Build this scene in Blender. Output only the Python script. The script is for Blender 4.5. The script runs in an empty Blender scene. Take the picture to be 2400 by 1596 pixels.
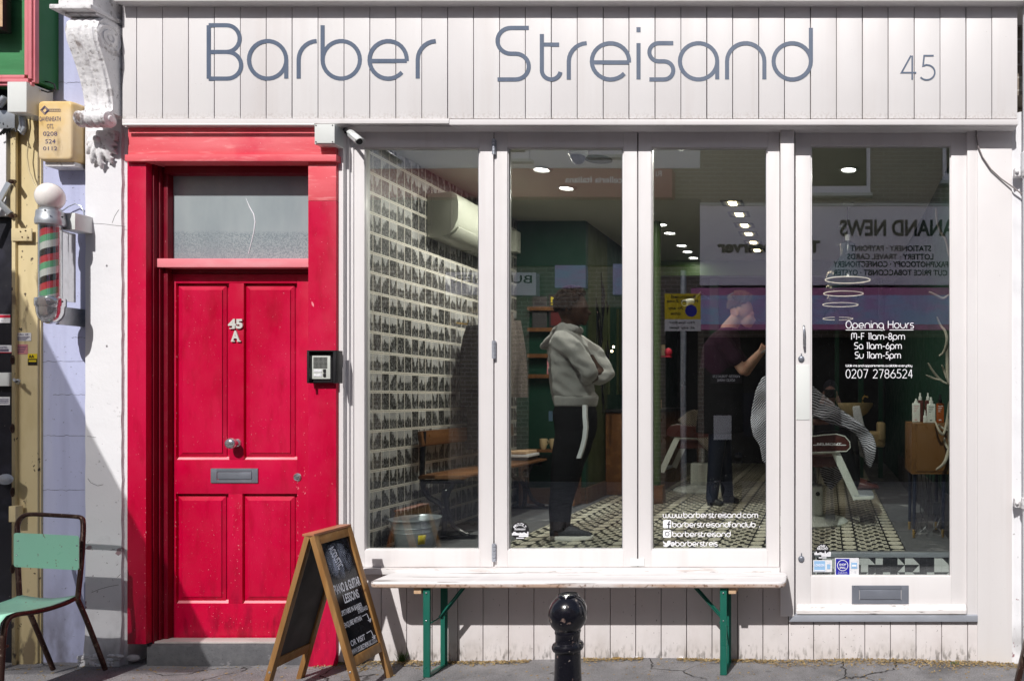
import bpy, bmesh, math, random
from mathutils import Vector, Matrix, noise
random.seed(7)
R = math.radians
PI = math.pi
sc = bpy.context.scene
COL = sc.collection
D, F, CX, CY, HZ = 4.5, 1845.0, 1940.0, 930.0, 1.5

def P(px, py, y=0.0):
    """point of the photograph at real depth y (facade at y = 0)"""
    k = (D + y) / F
    return Vector(((px - CX) * k, y, HZ - (py - CY) * k))
def PX(px, y=0.0): return (px - CX) * (D + y) / F
def PZ(py, y=0.0): return HZ - (py - CY) * (D + y) / F
def Q(px, py, yo):
    """point across the street (yo negative) that the panes mirror to px, py"""
    k = (D - yo + 0.06) / F
    return Vector(((px - CX) * k, yo, HZ - (py - CY) * k))

# ------------------------------------------------------------------ mesh builder
class MB:
    def __init__(s): s.v = []; s.f = []; s.mi = []; s.cur = 0
    def add(s, vs, fs):
        n = len(s.v); s.v += [Vector(p) for p in vs]
        for f in fs: s.f.append([i + n for i in f]); s.mi.append(s.cur)
        return s
    def box(s, x0, x1, y0, y1, z0, z1):
        x0, x1 = sorted((x0, x1)); y0, y1 = sorted((y0, y1)); z0, z1 = sorted((z0, z1))
        return s.add([(x0,y0,z0),(x1,y0,z0),(x1,y1,z0),(x0,y1,z0),(x0,y0,z1),(x1,y0,z1),(x1,y1,z1),(x0,y1,z1)],
                     [(0,3,2,1),(4,5,6,7),(0,1,5,4),(1,2,6,5),(2,3,7,6),(3,0,4,7)])
    def pbox(s, a, b, c, d, y0, y1):
        """box whose front face (at depth y0) fills px a..b, py c..d"""
        return s.box(PX(a, y0), PX(b, y0), y0, y1, PZ(d, y0), PZ(c, y0))
    def frame(s, a, b, c, d, ia, ib, ic, id_, y0, y1):
        """flat frame with a hole; pieces butt end to end"""
        s.pbox(a, ia, c, d, y0, y1); s.pbox(ib, b, c, d, y0, y1)
        s.pbox(ia, ib, c, ic, y0, y1); s.pbox(ia, ib, id_, d, y0, y1)
        return s
    def obox(s, c, ax, ay, az):
        c, ax, ay, az = map(Vector, (c, ax, ay, az))
        vs = [c + i*ax + j*ay + k*az for k in (-1, 1) for i, j in ((-1,-1),(1,-1),(1,1),(-1,1))]
        return s.add(vs, [(0,3,2,1),(4,5,6,7),(0,1,5,4),(1,2,6,5),(2,3,7,6),(3,0,4,7)])
    def bar(s, p, q, w, t, up=(0,1,0)):
        """straight bar p..q, full width w across, full thickness t along up"""
        p, q = Vector(p), Vector(q); d = q - p; u = Vector(up)
        u = (u - d * (u.dot(d) / d.length_squared)).normalized(); c = d.cross(u).normalized()
        return s.obox((p + q) / 2, d / 2, c * w / 2, u * t / 2)
    def prism(s, pts, axis, a0, a1):
        """closed outline pts (2-D) extruded along axis from a0 to a1"""
        n = len(pts)
        def mk(p, a):
            return {'y': (p[0], a, p[1]), 'x': (a, p[0], p[1]), 'z': (p[0], p[1], a)}[axis]
        vs = [mk(p, a0) for p in pts] + [mk(p, a1) for p in pts]
        fs = [list(range(n)), list(range(2*n-1, n-1, -1))]
        fs += [(i, i + n, (i+1) % n + n, (i+1) % n) for i in range(n)]
        return s.add(vs, fs)
    def loft(s, rings, cap=True, close=False):
        """rings: equal-length lists of points"""
        n = len(rings[0]); vs = [p for r in rings for p in r]; fs = []
        m = len(rings)
        for i in range(m if close else m - 1):
            a, b = i * n, ((i + 1) % m) * n
            fs += [(a + j, a + (j+1) % n, b + (j+1) % n, b + j) for j in range(n)]
        if cap and not close:
            fs += [list(range(n-1, -1, -1)), list(range((m-1)*n, m*n))]
        return s.add(vs, fs)
    def ell(s, c, ax, ay, n=20):
        c, ax, ay = Vector(c), Vector(ax), Vector(ay)
        return [c + ax * math.cos(2*PI*i/n) + ay * math.sin(2*PI*i/n) for i in range(n)]
    def tube(s, pts, r, n=10, closed=False, cap=True):
        pts = [Vector(p) for p in pts]
        rr = r if isinstance(r, (list, tuple)) else [r] * len(pts)
        m = len(pts); rings = []; prev = None
        for i, p in enumerate(pts):
            a = pts[i-1] if (i > 0 or closed) else p; b = pts[(i+1) % m] if (i < m-1 or closed) else p
            d = (b - a).normalized()
            if prev is None:
                u = d.orthogonal().normalized()
            else:
                u = (prev - d * prev.dot(d)).normalized()
            prev = u; w = d.cross(u)
            rings.append([p + (u * math.cos(2*PI*j/n) + w * math.sin(2*PI*j/n)) * rr[i] for j in range(n)])
        return s.loft(rings, cap=cap, close=closed)
    def limb(s, pts, rr, n=14):
        """tapered limb with rounded ends"""
        s.tube(pts, rr, n)
        s.sphere(pts[0], rr[0] * .99, n, 8); s.sphere(pts[-1], rr[-1] * .99, n, 8)
        return s
    def sphere(s, c, r, n=20, m=12, sc_=(1,1,1)):
        c = Vector(c); vs = [c + Vector((0,0,-r*sc_[2]))]; fs = []
        for i in range(1, m):
            t = -PI/2 + PI*i/m
            for j in range(n):
                a = 2*PI*j/n
                vs.append(c + Vector((r*sc_[0]*math.cos(t)*math.cos(a), r*sc_[1]*math.cos(t)*math.sin(a), r*sc_[2]*math.sin(t))))
        vs.append(c + Vector((0,0,r*sc_[2]))); L = len(vs) - 1
        for j in range(n): fs.append((0, 1+(j+1)%n, 1+j)); fs.append((L, L-n+j, L-n+(j+1)%n))
        for i in range(m-2):
            a = 1+i*n
            fs += [(a+j, a+(j+1)%n, a+n+(j+1)%n, a+n+j) for j in range(n)]
        return s.add(vs, fs)
    def lathe(s, c, prof, n=28, axis='z', cap=True):
        """prof: list of (radius, height) revolved about an axis through c"""
        c = Vector(c); rings = []
        for r, h in prof:
            r = max(r, .0002); ring = []
            for j in range(n):
                a = 2*PI*j/n; x, y = r*math.cos(a), r*math.sin(a)
                ring.append(c + Vector({'z': (x, y, h), 'y': (x, h, -y), 'x': (h, x, y)}[axis]))
            rings.append(ring)
        return s.loft(rings, cap=cap)
    def cyl(s, p, q, r, n=16): return s.tube([p, q], r, n)

def link(o, parent=None):
    COL.objects.link(o)
    if parent is not None: o.parent = parent
    return o
def wloc(o):
    v = Vector((0,0,0))
    while o is not None: v += o.location; o = o.parent
    return v
def root(name, label, cat, loc=(0,0,0), group=None):
    o = bpy.data.objects.new(name, None); o.empty_display_size = .05
    o.location = loc; link(o); return tag(o, label, cat, group)
def tag(o, label=None, cat=None, group=None, kind=None):
    if label: o['label'] = label
    if cat: o['category'] = cat
    if group: o['group'] = group
    if kind: o['kind'] = kind
    return o
def build(mb, name, mat, parent=None, bevel=0, smooth=True, angle=38, seg=2, label=None, kind=None, fix=True, origin=None):
    me = bpy.data.meshes.new(name)
    off = wloc(parent) if parent is not None else Vector((0,0,0))
    if origin is not None: off = off + Vector(origin)
    me.from_pydata([tuple(v - off) for v in mb.v], [], mb.f)
    mats = mat if isinstance(mat, (list, tuple)) else [mat]
    for m in mats: me.materials.append(m)
    if len(mats) > 1: me.polygons.foreach_set('material_index', mb.mi)
    if fix or bevel:
        bm = bmesh.new(); bm.from_mesh(me)
        if fix: bmesh.ops.recalc_face_normals(bm, faces=bm.faces)
        if bevel:
            es = [e for e in bm.edges if len(e.link_faces) == 2 and e.calc_face_angle(0) > R(30)]
            bmesh.ops.bevel(bm, geom=es, offset=bevel, segments=seg, profile=.6, affect='EDGES', clamp_overlap=True)
        bm.to_mesh(me); bm.free()
    if smooth:
        me.polygons.foreach_set('use_smooth', [True] * len(me.polygons))
        me.set_sharp_from_angle(angle=R(angle))
    me.update()
    o = bpy.data.objects.new(name, me)
    if origin is not None: o.location = origin
    link(o, parent)
    if label: o['label'] = label
    if kind: o['kind'] = kind
    return o
def fused(mb, name, mat, parent, voxel=.008, it=4, fn=None, label=None):
    """one continuous skin out of overlapping volumes"""
    me = bpy.data.meshes.new('tmp'); me.from_pydata([tuple(v) for v in mb.v], [], mb.f)
    bm = bmesh.new(); bm.from_mesh(me); bmesh.ops.recalc_face_normals(bm, faces=bm.faces); bm.to_mesh(me); bm.free()
    o = bpy.data.objects.new('tmp', me); COL.objects.link(o)
    m = o.modifiers.new('r', 'REMESH'); m.mode = 'VOXEL'; m.voxel_size = voxel
    s2 = o.modifiers.new('s', 'SMOOTH'); s2.factor = .5; s2.iterations = it
    dg = bpy.context.evaluated_depsgraph_get(); dg.update()
    nm = bpy.data.meshes.new_from_object(o.evaluated_get(dg))
    bpy.data.objects.remove(o); bpy.data.meshes.remove(me)
    off = wloc(parent) if parent is not None else Vector((0,0,0))
    for v in nm.vertices:
        co = v.co.copy()
        if fn: co = fn(co)
        v.co = co - off
    nm.materials.clear(); nm.materials.append(mat); nm.name = name
    nm.polygons.foreach_set('use_smooth', [True] * len(nm.polygons))
    ob = bpy.data.objects.new(name, nm); link(ob, parent)
    if label: ob['label'] = label
    return ob

# ------------------------------------------------------------------ materials
class NT:
    def __init__(s, name):
        s.m = bpy.data.materials.new(name); s.m.use_nodes = True; s.t = s.m.node_tree
        s.b = s.t.nodes['Principled BSDF']; s.out = s.t.nodes['Material Output']
        s._p = None
    def n(s, typ, **kw):
        nd = s.t.nodes.new(typ)
        for k, v in kw.items(): setattr(nd, k, v)
        return nd
    def l(s, a, b): s.t.links.new(a, b)
    def inp(s, sock, v):
        if hasattr(v, 'is_linked'): s.l(v, sock)
        elif isinstance(v, (tuple, list)) and len(v) == 3 and sock.type == 'RGBA': sock.default_value = (*v, 1)
        else: sock.default_value = v
    def pos(s):
        if s._p is None:
            s._p = s.n('ShaderNodeTexCoord').outputs['Object']
        return s._p
    def xyz(s, v=None):
        nd = s.n('ShaderNodeSeparateXYZ'); s.l(v or s.pos(), nd.inputs[0]); return nd.outputs
    def comb(s, x, y, z):
        nd = s.n('ShaderNodeCombineXYZ')
        for i, v in enumerate((x, y, z)): s.inp(nd.inputs[i], v)
        return nd.outputs[0]
    def ma(s, op, a, b=0.0, c=0.0):
        nd = s.n('ShaderNodeMath', operation=op)
        s.inp(nd.inputs[0], a); s.inp(nd.inputs[1], b); s.inp(nd.inputs[2], c); return nd.outputs[0]
    def noise(s, scale, detail=4, stretch=(1,1,1), vec=None, rough=.55):
        mp = s.n('ShaderNodeMapping'); s.l(vec or s.pos(), mp.inputs[0]); mp.inputs['Scale'].default_value = stretch
        nd = s.n('ShaderNodeTexNoise'); s.l(mp.outputs[0], nd.inputs['Vector'])
        nd.inputs['Scale'].default_value = scale; nd.inputs['Detail'].default_value = detail; nd.inputs['Roughness'].default_value = rough
        return nd.outputs['Fac']
    def rng(s, v, a, b, c=0.0, d=1.0, smooth=False):
        nd = s.n('ShaderNodeMapRange'); nd.clamp = True
        if smooth: nd.interpolation_type = 'SMOOTHSTEP'
        for i, q in enumerate((v, a, b, c, d)): s.inp(nd.inputs[i], q)
        return nd.outputs[0]
    def mix(s, f, a, b, mode='MIX'):
        nd = s.n('ShaderNodeMix', data_type='RGBA', blend_type=mode)
        s.inp(nd.inputs[0], f); s.inp(nd.inputs[6], a); s.inp(nd.inputs[7], b); return nd.outputs[2]
    def bump(s, h, strength=.3, dist=.01, prev=None):
        nd = s.n('ShaderNodeBump'); s.l(h, nd.inputs['Height']); nd.inputs['Strength'].default_value = strength
        nd.inputs['Distance'].default_value = dist
        if prev: s.l(prev, nd.inputs['Normal'])
        return nd.outputs[0]

def mat(name, col, rough=.5, metal=0.0, layers=(), bump=None, coat=0, spec=.35, emit=None, rv=.12, alpha=None, trans=0, sheen=0):
    """layers: (scale, stretch, lo, hi, colour, strength[, (z0, z1) limits the patch to a height band])"""
    s = NT(name); c = (*col, 1)
    rgb = s.n('ShaderNodeRGB'); rgb.outputs[0].default_value = c; cur = rgb.outputs[0]
    for L in layers:
        m = s.rng(s.noise(L[0], 5, L[1]), L[2], L[3])
        m = s.ma('MULTIPLY', m, L[5])
        if len(L) > 6:
            geo = s.n('ShaderNodeNewGeometry'); z = s.xyz(geo.outputs['Position'])[2]
            m = s.ma('MULTIPLY', m, s.rng(z, L[6][0], L[6][1]))
        cur = s.mix(m, cur, L[4])
    s.l(cur, s.b.inputs['Base Color'])
    s.b.inputs['Metallic'].default_value = metal
    s.b.inputs['Specular IOR Level'].default_value = spec
    rn = s.rng(s.noise(9, 4), .3, .7, max(0, rough - rv), min(1, rough + rv)); s.l(rn, s.b.inputs['Roughness'])
    if coat: s.b.inputs['Coat Weight'].default_value = coat; s.b.inputs['Coat Roughness'].default_value = .12
    if sheen: s.b.inputs['Sheen Weight'].default_value = sheen
    if bump:
        prev = None
        for bp in (bump if isinstance(bump, list) else [bump]):
            prev = s.bump(s.noise(bp[0], 5, bp[3] if len(bp) > 3 else (1,1,1)), bp[1], bp[2], prev)
        s.l(prev, s.b.inputs['Normal'])
    if emit: s.b.inputs['Emission Color'].default_value = (*emit[0], 1); s.b.inputs['Emission Strength'].default_value = emit[1]
    if trans: s.b.inputs['Transmission Weight'].default_value = trans
    return s.m

V1 = (1,1,1); VS = (1,1,.12); GR = (.05,.042,.04)
SPK = (90, V1, .70, .74, (.10,.085,.08), .55)
WHITE = (.735,.708,.705)
M = {}
M['white'] = mat('painted_board', WHITE, .42, layers=[(3.5,(1,1,.3),.3,.75,(.70,.675,.675),.45), (1.4,V1,.45,.8,(.8,.78,.78),.5), (120,V1,.71,.75,(.3,.25,.24),.5), (9,(1,1,.035),.52,.72,(.60,.55,.53),.35)], bump=[(160,.10,.002,(1,1,.08)), (7,.12,.006)])
def fascia():
    s = NT('painted_fascia_board'); o = s.xyz(); wn = s.n('ShaderNodeTexWhiteNoise', noise_dimensions='1D')
    s.l(s.ma('FLOOR', s.ma('DIVIDE', s.ma('SUBTRACT', o[0], PX(320, -.10) + 1.0), 60.75*(D-.10)/F)), wn.inputs['W'])
    c = s.mix(wn.outputs['Value'], (.72,.695,.693), (.77,.75,.748))
    c = s.mix(s.rng(s.noise(8,5,(1,1,.05)), .5, .74, 0, .5), c, (.64,.59,.57)); c = s.mix(s.rng(s.noise(2,4), .45, .8, 0, .5), c, (.81,.79,.785))
    c = s.mix(s.rng(s.noise(130,3), .72, .75, 0, .7), c, (.28,.24,.22))
    low = s.rng(s.ma('ADD', o[2], s.ma('MULTIPLY', s.noise(30,3), .06)), 3.13, 3.085); c = s.mix(s.ma('MULTIPLY', low, s.rng(s.noise(70,4),.45,.62,0,.5)), c, (.45,.40,.36))
    s.l(c, s.b.inputs['Base Color']); s.b.inputs['Roughness'].default_value = .45; s.b.inputs['Specular IOR Level'].default_value = .35
    s.l(s.bump(s.noise(160,4,(1,1,.07)), .14, .002, s.bump(s.noise(4,3,(1,1,.25)), .12, .012)), s.b.inputs['Normal']); return s.m
M['fascia'] = fascia()
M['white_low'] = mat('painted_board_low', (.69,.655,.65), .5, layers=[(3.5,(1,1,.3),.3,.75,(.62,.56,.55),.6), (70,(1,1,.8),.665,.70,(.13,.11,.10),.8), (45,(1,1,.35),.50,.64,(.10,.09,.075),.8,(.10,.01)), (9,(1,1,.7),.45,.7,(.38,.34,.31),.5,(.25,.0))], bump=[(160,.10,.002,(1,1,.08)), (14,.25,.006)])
M['sill'] = mat('weathered_sill', (.76,.73,.72), .55, layers=[(11,(.3,1,3),.55,.68,(.42,.36,.33),.7), (60,(.2,1,2),.62,.68,(.12,.10,.09),.7)], bump=(40,.3,.004,(.2,1,1)))
M['groove'] = mat('groove_shadow_gap', (.25,.22,.22), .8)
M['blue'] = mat('slate_blue_sign_paint', (.10,.132,.195), .5, layers=[(30,(1,1,.2),.4,.7,(.135,.17,.24),.6)])
REDL = [(1.3,(1,1,.5),.48,.72,(.62,.008,.06),.6), (18,(1,1,.35),.48,.64,(.15,0,.012),.7,(.55,.12)), (2.2,(1,1,.35),.42,.72,(.70,.012,.085),.6), (14,(1,1,.3),.52,.72,(.36,.0,.018),.6), (160,V1,.705,.73,(.85,.6,.6),.8), (24,(1,1,.2),.30,.20,(.35,0,.02),.3)]
M['red'] = mat('crimson_gloss_paint', (.50,.0,.034), .40, layers=REDL, bump=[(90,.10,.002,(1,1,.1)), (12,.15,.004)])
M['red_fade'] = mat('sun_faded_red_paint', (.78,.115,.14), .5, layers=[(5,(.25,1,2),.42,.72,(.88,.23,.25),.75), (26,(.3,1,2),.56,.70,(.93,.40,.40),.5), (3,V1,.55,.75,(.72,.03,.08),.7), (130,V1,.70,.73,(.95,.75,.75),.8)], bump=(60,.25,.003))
M['red_ledge'] = mat('chalky_pink_ledge_lit_bead', (.82,.25,.29), .55, layers=[(12,(.3,1,1),.45,.7,(.84,.42,.45),.7)], bump=(60,.2,.002))
M['red_shaded'] = mat('shaded_red_jamb', (.17,.0,.012), .45, layers=[(12,VS,.5,.75,(.2,0,.012),.8), (150,V1,.70,.73,(.8,.5,.45),.7)])  # darker copy of the red; the reveal's shade is put into its colour
M['steel'] = mat('brushed_steel', (.27,.29,.34), .38, .55, layers=[(6,(.1,1,6),.4,.7,(.26,.28,.32),.8)], bump=(50,.12,.002,(.05,1,2)))
M['chrome'] = mat('polished_chrome', (.66,.67,.70), .16, .85, layers=[(30,V1,.5,.7,(.5,.5,.52),.5)], rv=.05)
M['galv'] = mat('galvanised_steel', (.50,.53,.56), .38, .6, layers=[(18,V1,.4,.65,(.38,.41,.45),.8)], bump=(30,.15,.002))
M['black'] = mat('black_plastic', (.018,.018,.02), .35)
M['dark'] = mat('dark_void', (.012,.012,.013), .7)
M['plastic'] = mat('white_plastic', (.74,.76,.74), .38, layers=[(5,V1,.5,.8,(.62,.63,.6),.6)])
M['plaster'] = mat('white_render', (.80,.80,.82), .6, layers=[(2.0,(1,1,.4),.45,.75,(.72,.72,.76),.6), (34,V1,.665,.70,(.22,.20,.20),.8,(1.9,.5)), (5,V1,.60,.67,(.33,.32,.33),.7,(1.0,.0)), (9,V1,.655,.672,(.20,.03,.05),.9,(1.1,.5)), (6,(1,1,.6),.45,.62,(.35,.34,.34),.8,(.42,.02))], bump=[(5,.35,.015), (60,.25,.003)])
M['corbel'] = mat('flaking_white_stone', (.80,.79,.80), .65, layers=[(16,V1,.56,.64,(.40,.38,.38),.75), (7,(1,1,.6),.64,.69,(.16,.10,.08),.9), (40,V1,.60,.66,(.28,.26,.25),.6)], bump=[(22,.8,.012), (70,.4,.004)])
M['lav'] = mat('lavender_render', (.50,.53,.74), .6, layers=[(9,(1,1,.08),.45,.7,(.40,.42,.60),.8), (5,(1,1,.1),.55,.75,(.62,.65,.82),.8), (3,(1,1,.6),.55,.75,(.30,.31,.46),.7,(2.2,1.2)), (60,V1,.68,.72,(.12,.12,.17),.7), (6,(1,1,.5),.42,.62,(.17,.165,.2),.85,(.5,.05))], bump=[(60,.3,.003), (6,.3,.01)])
M['cream'] = mat('old_cream_gloss', (.66,.55,.32), .45, layers=[(6,(1,1,.3),.5,.72,(.50,.40,.20),.8), (24,(1,1,.7),.665,.685,(.06,.045,.04),.95), (4.5,(1,1,.5),.585,.61,(.07,.06,.055),.9,(.62,.2)), (7,(1,1,.4),.60,.66,(.16,.12,.08),.85)], bump=[(24,.3,.004), (5,.3,.01)])
M['blackdoor'] = mat('scuffed_black_door', (.014,.014,.02), .4, layers=[(8,V1,.55,.7,(.03,.03,.045),.8), (70,V1,.70,.73,(.25,.22,.2),.5)], bump=(30,.2,.004))
M['green_sign'] = mat('green_sign_panel', (.055,.22,.085), .5, layers=[(6,(.3,1,2),.45,.7,(.08,.32,.13),.8), (90,V1,.70,.73,(.5,.6,.5),.6)], bump=(50,.2,.003,(.2,1,1)))
M['green_flat'] = mat('green_sign_side', (.035,.17,.055), .5)
M['pink'] = mat('pink_timber', (.74,.24,.27), .5, layers=[(20,(1,1,.2),.5,.7,(.62,.16,.19),.6)], bump=(40,.2,.003))
M['alarm'] = mat('sun_yellowed_plastic', (.72,.50,.20), .5, layers=[(4,V1,.42,.62,(.76,.62,.42),.8), (9,(1,1,.5),.60,.72,(.30,.19,.08),.8)])
M['ink'] = mat('faded_ink', (.07,.06,.16), .6)
M['mint'] = mat('mint_painted_steel', (.34,.70,.53), .38, layers=[(55,(1,1,.6),.66,.69,(.25,.17,.12),.8), (4,V1,.5,.8,(.38,.74,.57),.6), (80,V1,.72,.75,(.1,.15,.12),.5)])
M['tube'] = mat('rusty_dark_tube', (.055,.028,.022), .42, .5, layers=[(30,(1,1,.5),.52,.64,(.17,.12,.09),.7), (90,V1,.64,.70,(.35,.28,.22),.6)], bump=(80,.3,.002))
M['bgreen'] = mat('bottle_green_steel', (.012,.115,.082), .35, layers=[(25,(1,1,.3),.5,.7,(.015,.16,.12),.6), (120,V1,.71,.74,(.3,.35,.33),.6)])
M['wood'] = mat('varnished_pine', (.29,.155,.058), .42, layers=[(12,(1,1,.09),.42,.62,(.24,.11,.03),.8), (40,(1,1,.05),.5,.7,(.44,.25,.09),.6), (7,V1,.68,.72,(.09,.035,.012),.9)], bump=(60,.2,.002,(1,1,.06)))
M['wood_red'] = mat('reddish_pine_bar', (.42,.17,.09), .45, layers=[(30,(1,.1,1),.45,.65,(.30,.11,.05),.7)])
M['seatwood'] = mat('whitewashed_bench_wood', (.76,.74,.74), .5, layers=[(5,(.12,2,2),.45,.68,(.56,.53,.53),.7), (22,(.10,1.6,3),.615,.65,(.12,.09,.08),.75)], bump=(60,.3,.003,(.08,1,1)))
M['rawedge'] = mat('worn_bench_edge', (.50,.36,.28), .6, layers=[(14,(.25,1,1),.45,.62,(.72,.68,.66),.85), (50,V1,.56,.66,(.16,.075,.04),.8)], bump=(50,.3,.003))
M['rawwood'] = mat('raw_timber_end', (.62,.42,.26), .7, layers=[(40,V1,.5,.65,(.4,.25,.14),.6)])
M['board'] = mat('black_chalkboard', (.011,.012,.017), .22, layers=[(5,V1,.58,.75,(.07,.08,.12),.6)])
M['board_in'] = mat('dull_board_back', (.045,.042,.045), .55)
def smear():
    s = NT('chalk_smear'); g = s.n('ShaderNodeTexCoord').outputs['Generated']; q = s.xyz(g)
    d2 = s.ma('ADD', s.ma('POWER', s.ma('MULTIPLY', s.ma('SUBTRACT', q[1], .5), 2.0), 2.0), s.ma('POWER', s.ma('MULTIPLY', s.ma('SUBTRACT', q[2], .5), 2.0), 2.0))
    a = s.ma('MULTIPLY', s.rng(d2, .95, .1), s.rng(s.noise(9, 5, (1,3.5,1.2)), .36, .68)); a = s.ma('MULTIPLY', a, .55)
    s.b.inputs['Base Color'].default_value = (.42,.47,.62,1); s.b.inputs['Roughness'].default_value = .9
    tr = s.n('ShaderNodeBsdfTransparent'); mx = s.n('ShaderNodeMixShader'); s.l(a, mx.inputs[0]); s.l(tr.outputs[0], mx.inputs[1]); s.l(s.b.outputs[0], mx.inputs[2]); s.l(mx.outputs[0], s.out.inputs['Surface']); return s.m
M['smear'] = smear()
M['chalk'] = mat('white_chalk_pen', (.85,.86,.95), .7)
M['vinyl'] = mat('white_vinyl', (.92,.92,.96), .5)
M['iron'] = mat('chipped_black_iron', (.008,.008,.012), .20, layers=[(26,V1,.655,.685,(.20,.14,.12),.9), (60,V1,.67,.70,(.30,.26,.23),.8)], coat=.4, bump=[(9,.35,.01), (40,.3,.004)], rv=.08)
M['stone'] = mat('grey_step_stone', (.085,.085,.092), .8, layers=[(5,(1,1,1.6),.62,.68,(.30,.29,.30),.9), (120,V1,.62,.70,(.02,.02,.02),.8), (20,V1,.45,.7,(.12,.12,.125),.7)], bump=[(60,.6,.006), (10,.5,.015)])
M['stone_top'] = mat('worn_step_top', (.50,.45,.43), .7, layers=[(10,(.3,1,1),.5,.7,(.30,.26,.24),.8)], bump=(50,.4,.004))
M['vent_green'] = mat('dark_green_wall_paint', (.006,.036,.022), .6, spec=.2, layers=[(3,V1,.4,.7,(.008,.046,.028),.8)])
M['olive'] = mat('olive_wall_paint', (.05,.064,.025), .7, spec=.2, layers=[(8,(1,1,.1),.5,.7,(.03,.045,.018),.8)])
M['column_green'] = mat('leaf_green_column_paint', (.035,.075,.016), .5)
M['skirt'] = mat('brown_skirting', (.10,.055,.03), .5)
M['ceiling'] = mat('ceiling_emulsion', (.50,.50,.44), .7, layers=[(2,V1,.4,.7,(.46,.46,.40),.6)])
M['ac'] = mat('air_conditioner_shell', (.46,.47,.40), .35)
M['oldwood'] = mat('dark_varnished_oak', (.13,.055,.022), .35, layers=[(14,(1,.1,1),.45,.65,(.22,.10,.04),.7)], bump=(40,.2,.003,(1,.1,1)))
M['cabinet'] = mat('teak_cabinet', (.15,.068,.02), .35, layers=[(16,(1,1,.1),.45,.65,(.15,.065,.02),.8)])
M['hoodie'] = mat('grey_marl_fleece', (.30,.285,.275), .9, layers=[(220,V1,.45,.65,(.16,.155,.15),.6)], bump=[(200,.3,.002), (9,.4,.012)], sheen=.3)
M['blackcloth'] = mat('black_jersey', (.006,.006,.007), .9, spec=.1, bump=(14,.3,.01))
M['darkcoat'] = mat('charcoal_wool_coat', (.028,.025,.028), .95, layers=[(40,V1,.5,.7,(.09,.08,.08),.7)], bump=[(60,.8,.01)])
M['knit'] = mat('brown_grey_knit', (.15,.125,.11), .95, layers=[(60,(1,1,3),.45,.6,(.03,.025,.022),.9)], bump=(50,.9,.012,(1,1,3)))
M['skin_dark'] = mat('dark_brown_skin', (.032,.014,.009), .6, spec=.2, layers=[(20,V1,.45,.7,(.075,.034,.02),.5)])
M['skin'] = mat('fair_skin', (.40,.24,.18), .55, spec=.2, layers=[(20,V1,.45,.7,(.55,.25,.19),.6), (90,V1,.5,.7,(.38,.22,.17),.4)], bump=(120,.3,.002))
M['hair_black'] = mat('black_curly_hair', (.008,.005,.004), .95, spec=.05, layers=[(60,V1,.5,.7,(.06,.025,.015),.6)])
M['hair_blond'] = mat('dark_blond_hair', (.12,.080,.045), .7, spec=.2, layers=[(90,V1,.45,.65,(.30,.21,.12),.7)])
M['purple'] = mat('plum_t_shirt', (.022,.008,.018), .9, spec=.1, bump=(16,.5,.012))
M['shoe'] = mat('charcoal_knit_shoe', (.035,.037,.045), .8, layers=[(120,V1,.5,.6,(.09,.09,.11),.7)])
M['sole'] = mat('off_white_rubber', (.72,.70,.66), .6)
M['stripe_white'] = mat('white_side_stripe', (.62,.62,.64), .7)
M['leather'] = mat('brown_leatherette', (.075,.022,.018), .32)
M['enamel'] = mat('cream_enamel', (.60,.62,.58), .30, layers=[(6,V1,.5,.7,(.5,.52,.48),.6)])
M['cream_leather'] = mat('cream_upholstery', (.55,.42,.24), .45)
M['ivory'] = mat('ivory_basin_ceramic', (.55,.43,.25), .25)
M['brass'] = mat('brass_ferrule', (.75,.50,.16), .28, 1.0)
M['navy'] = mat('navy_metal_leg', (.008,.012,.026), .45, spec=.25)
M['antler'] = mat('bleached_antler', (.38,.34,.28), .6, layers=[(20,V1,.5,.68,(.34,.28,.20),.8)])
M['amber'] = mat('amber_liquid', (.30,.07,.015), .2)
M['bottle'] = mat('white_bottle', (.60,.60,.56), .4)
M['label_pink'] = mat('pink_print', (.55,.22,.24), .6)
M['teal_shade'] = mat('smoked_teal_enamel', (.022,.055,.062), .18)
M['rim_glow'] = mat('glowing_lamp_rim', (.9,.85,.8), .5, emit=((1,.88,.74), .55))  # enamel rim glows by itself to stand in for lamplight on it
M['downlight'] = mat('lit_downlight', (1,1,1), .5, emit=((1,.93,.90), 16))
M['warm'] = mat('warm_filament', (1,1,1), .5, emit=((1,.78,.48), 12))
M['yellow'] = mat('yellow_sticker', (.75,.58,.02), .5)
M['paper'] = mat('white_paper', (.78,.78,.80), .7, layers=[(60,(1,1,3),.52,.6,(.45,.45,.52),.6)])
M['redprint'] = mat('red_print', (.5,.02,.05), .6)
M['blueprint'] = mat('blue_print', (.30,.50,.74), .5)
M['navyprint'] = mat('royal_blue_sticker', (.02,.02,.34), .5)
M['recordred'] = mat('red_record_sleeve', (.10,.012,.014), .5)
M['tilew'] = mat('white_tile', (.86,.86,.86), .25)
M['tileb'] = mat('black_tile', (.008,.010,.010), .35, spec=.2)
M['alu'] = mat('aluminium_strip', (.50,.53,.59), .40, .55, layers=[(20,(.1,1,1),.45,.65,(.45,.48,.53),.6)])
M['opalglobe'] = mat('opal_glass_globe', (.86,.82,.78), .18, layers=[(3,V1,.4,.7,(.86,.84,.83),.5)], coat=.5)
M['green_leaf'] = mat('grass_blade', (.05,.11,.02), .6)
M['debris'] = mat('dry_leaf_litter', (.27,.18,.075), .9, layers=[(30,V1,.4,.6,(.42,.32,.16),.8), (50,V1,.55,.7,(.08,.05,.03),.8)])
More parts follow.
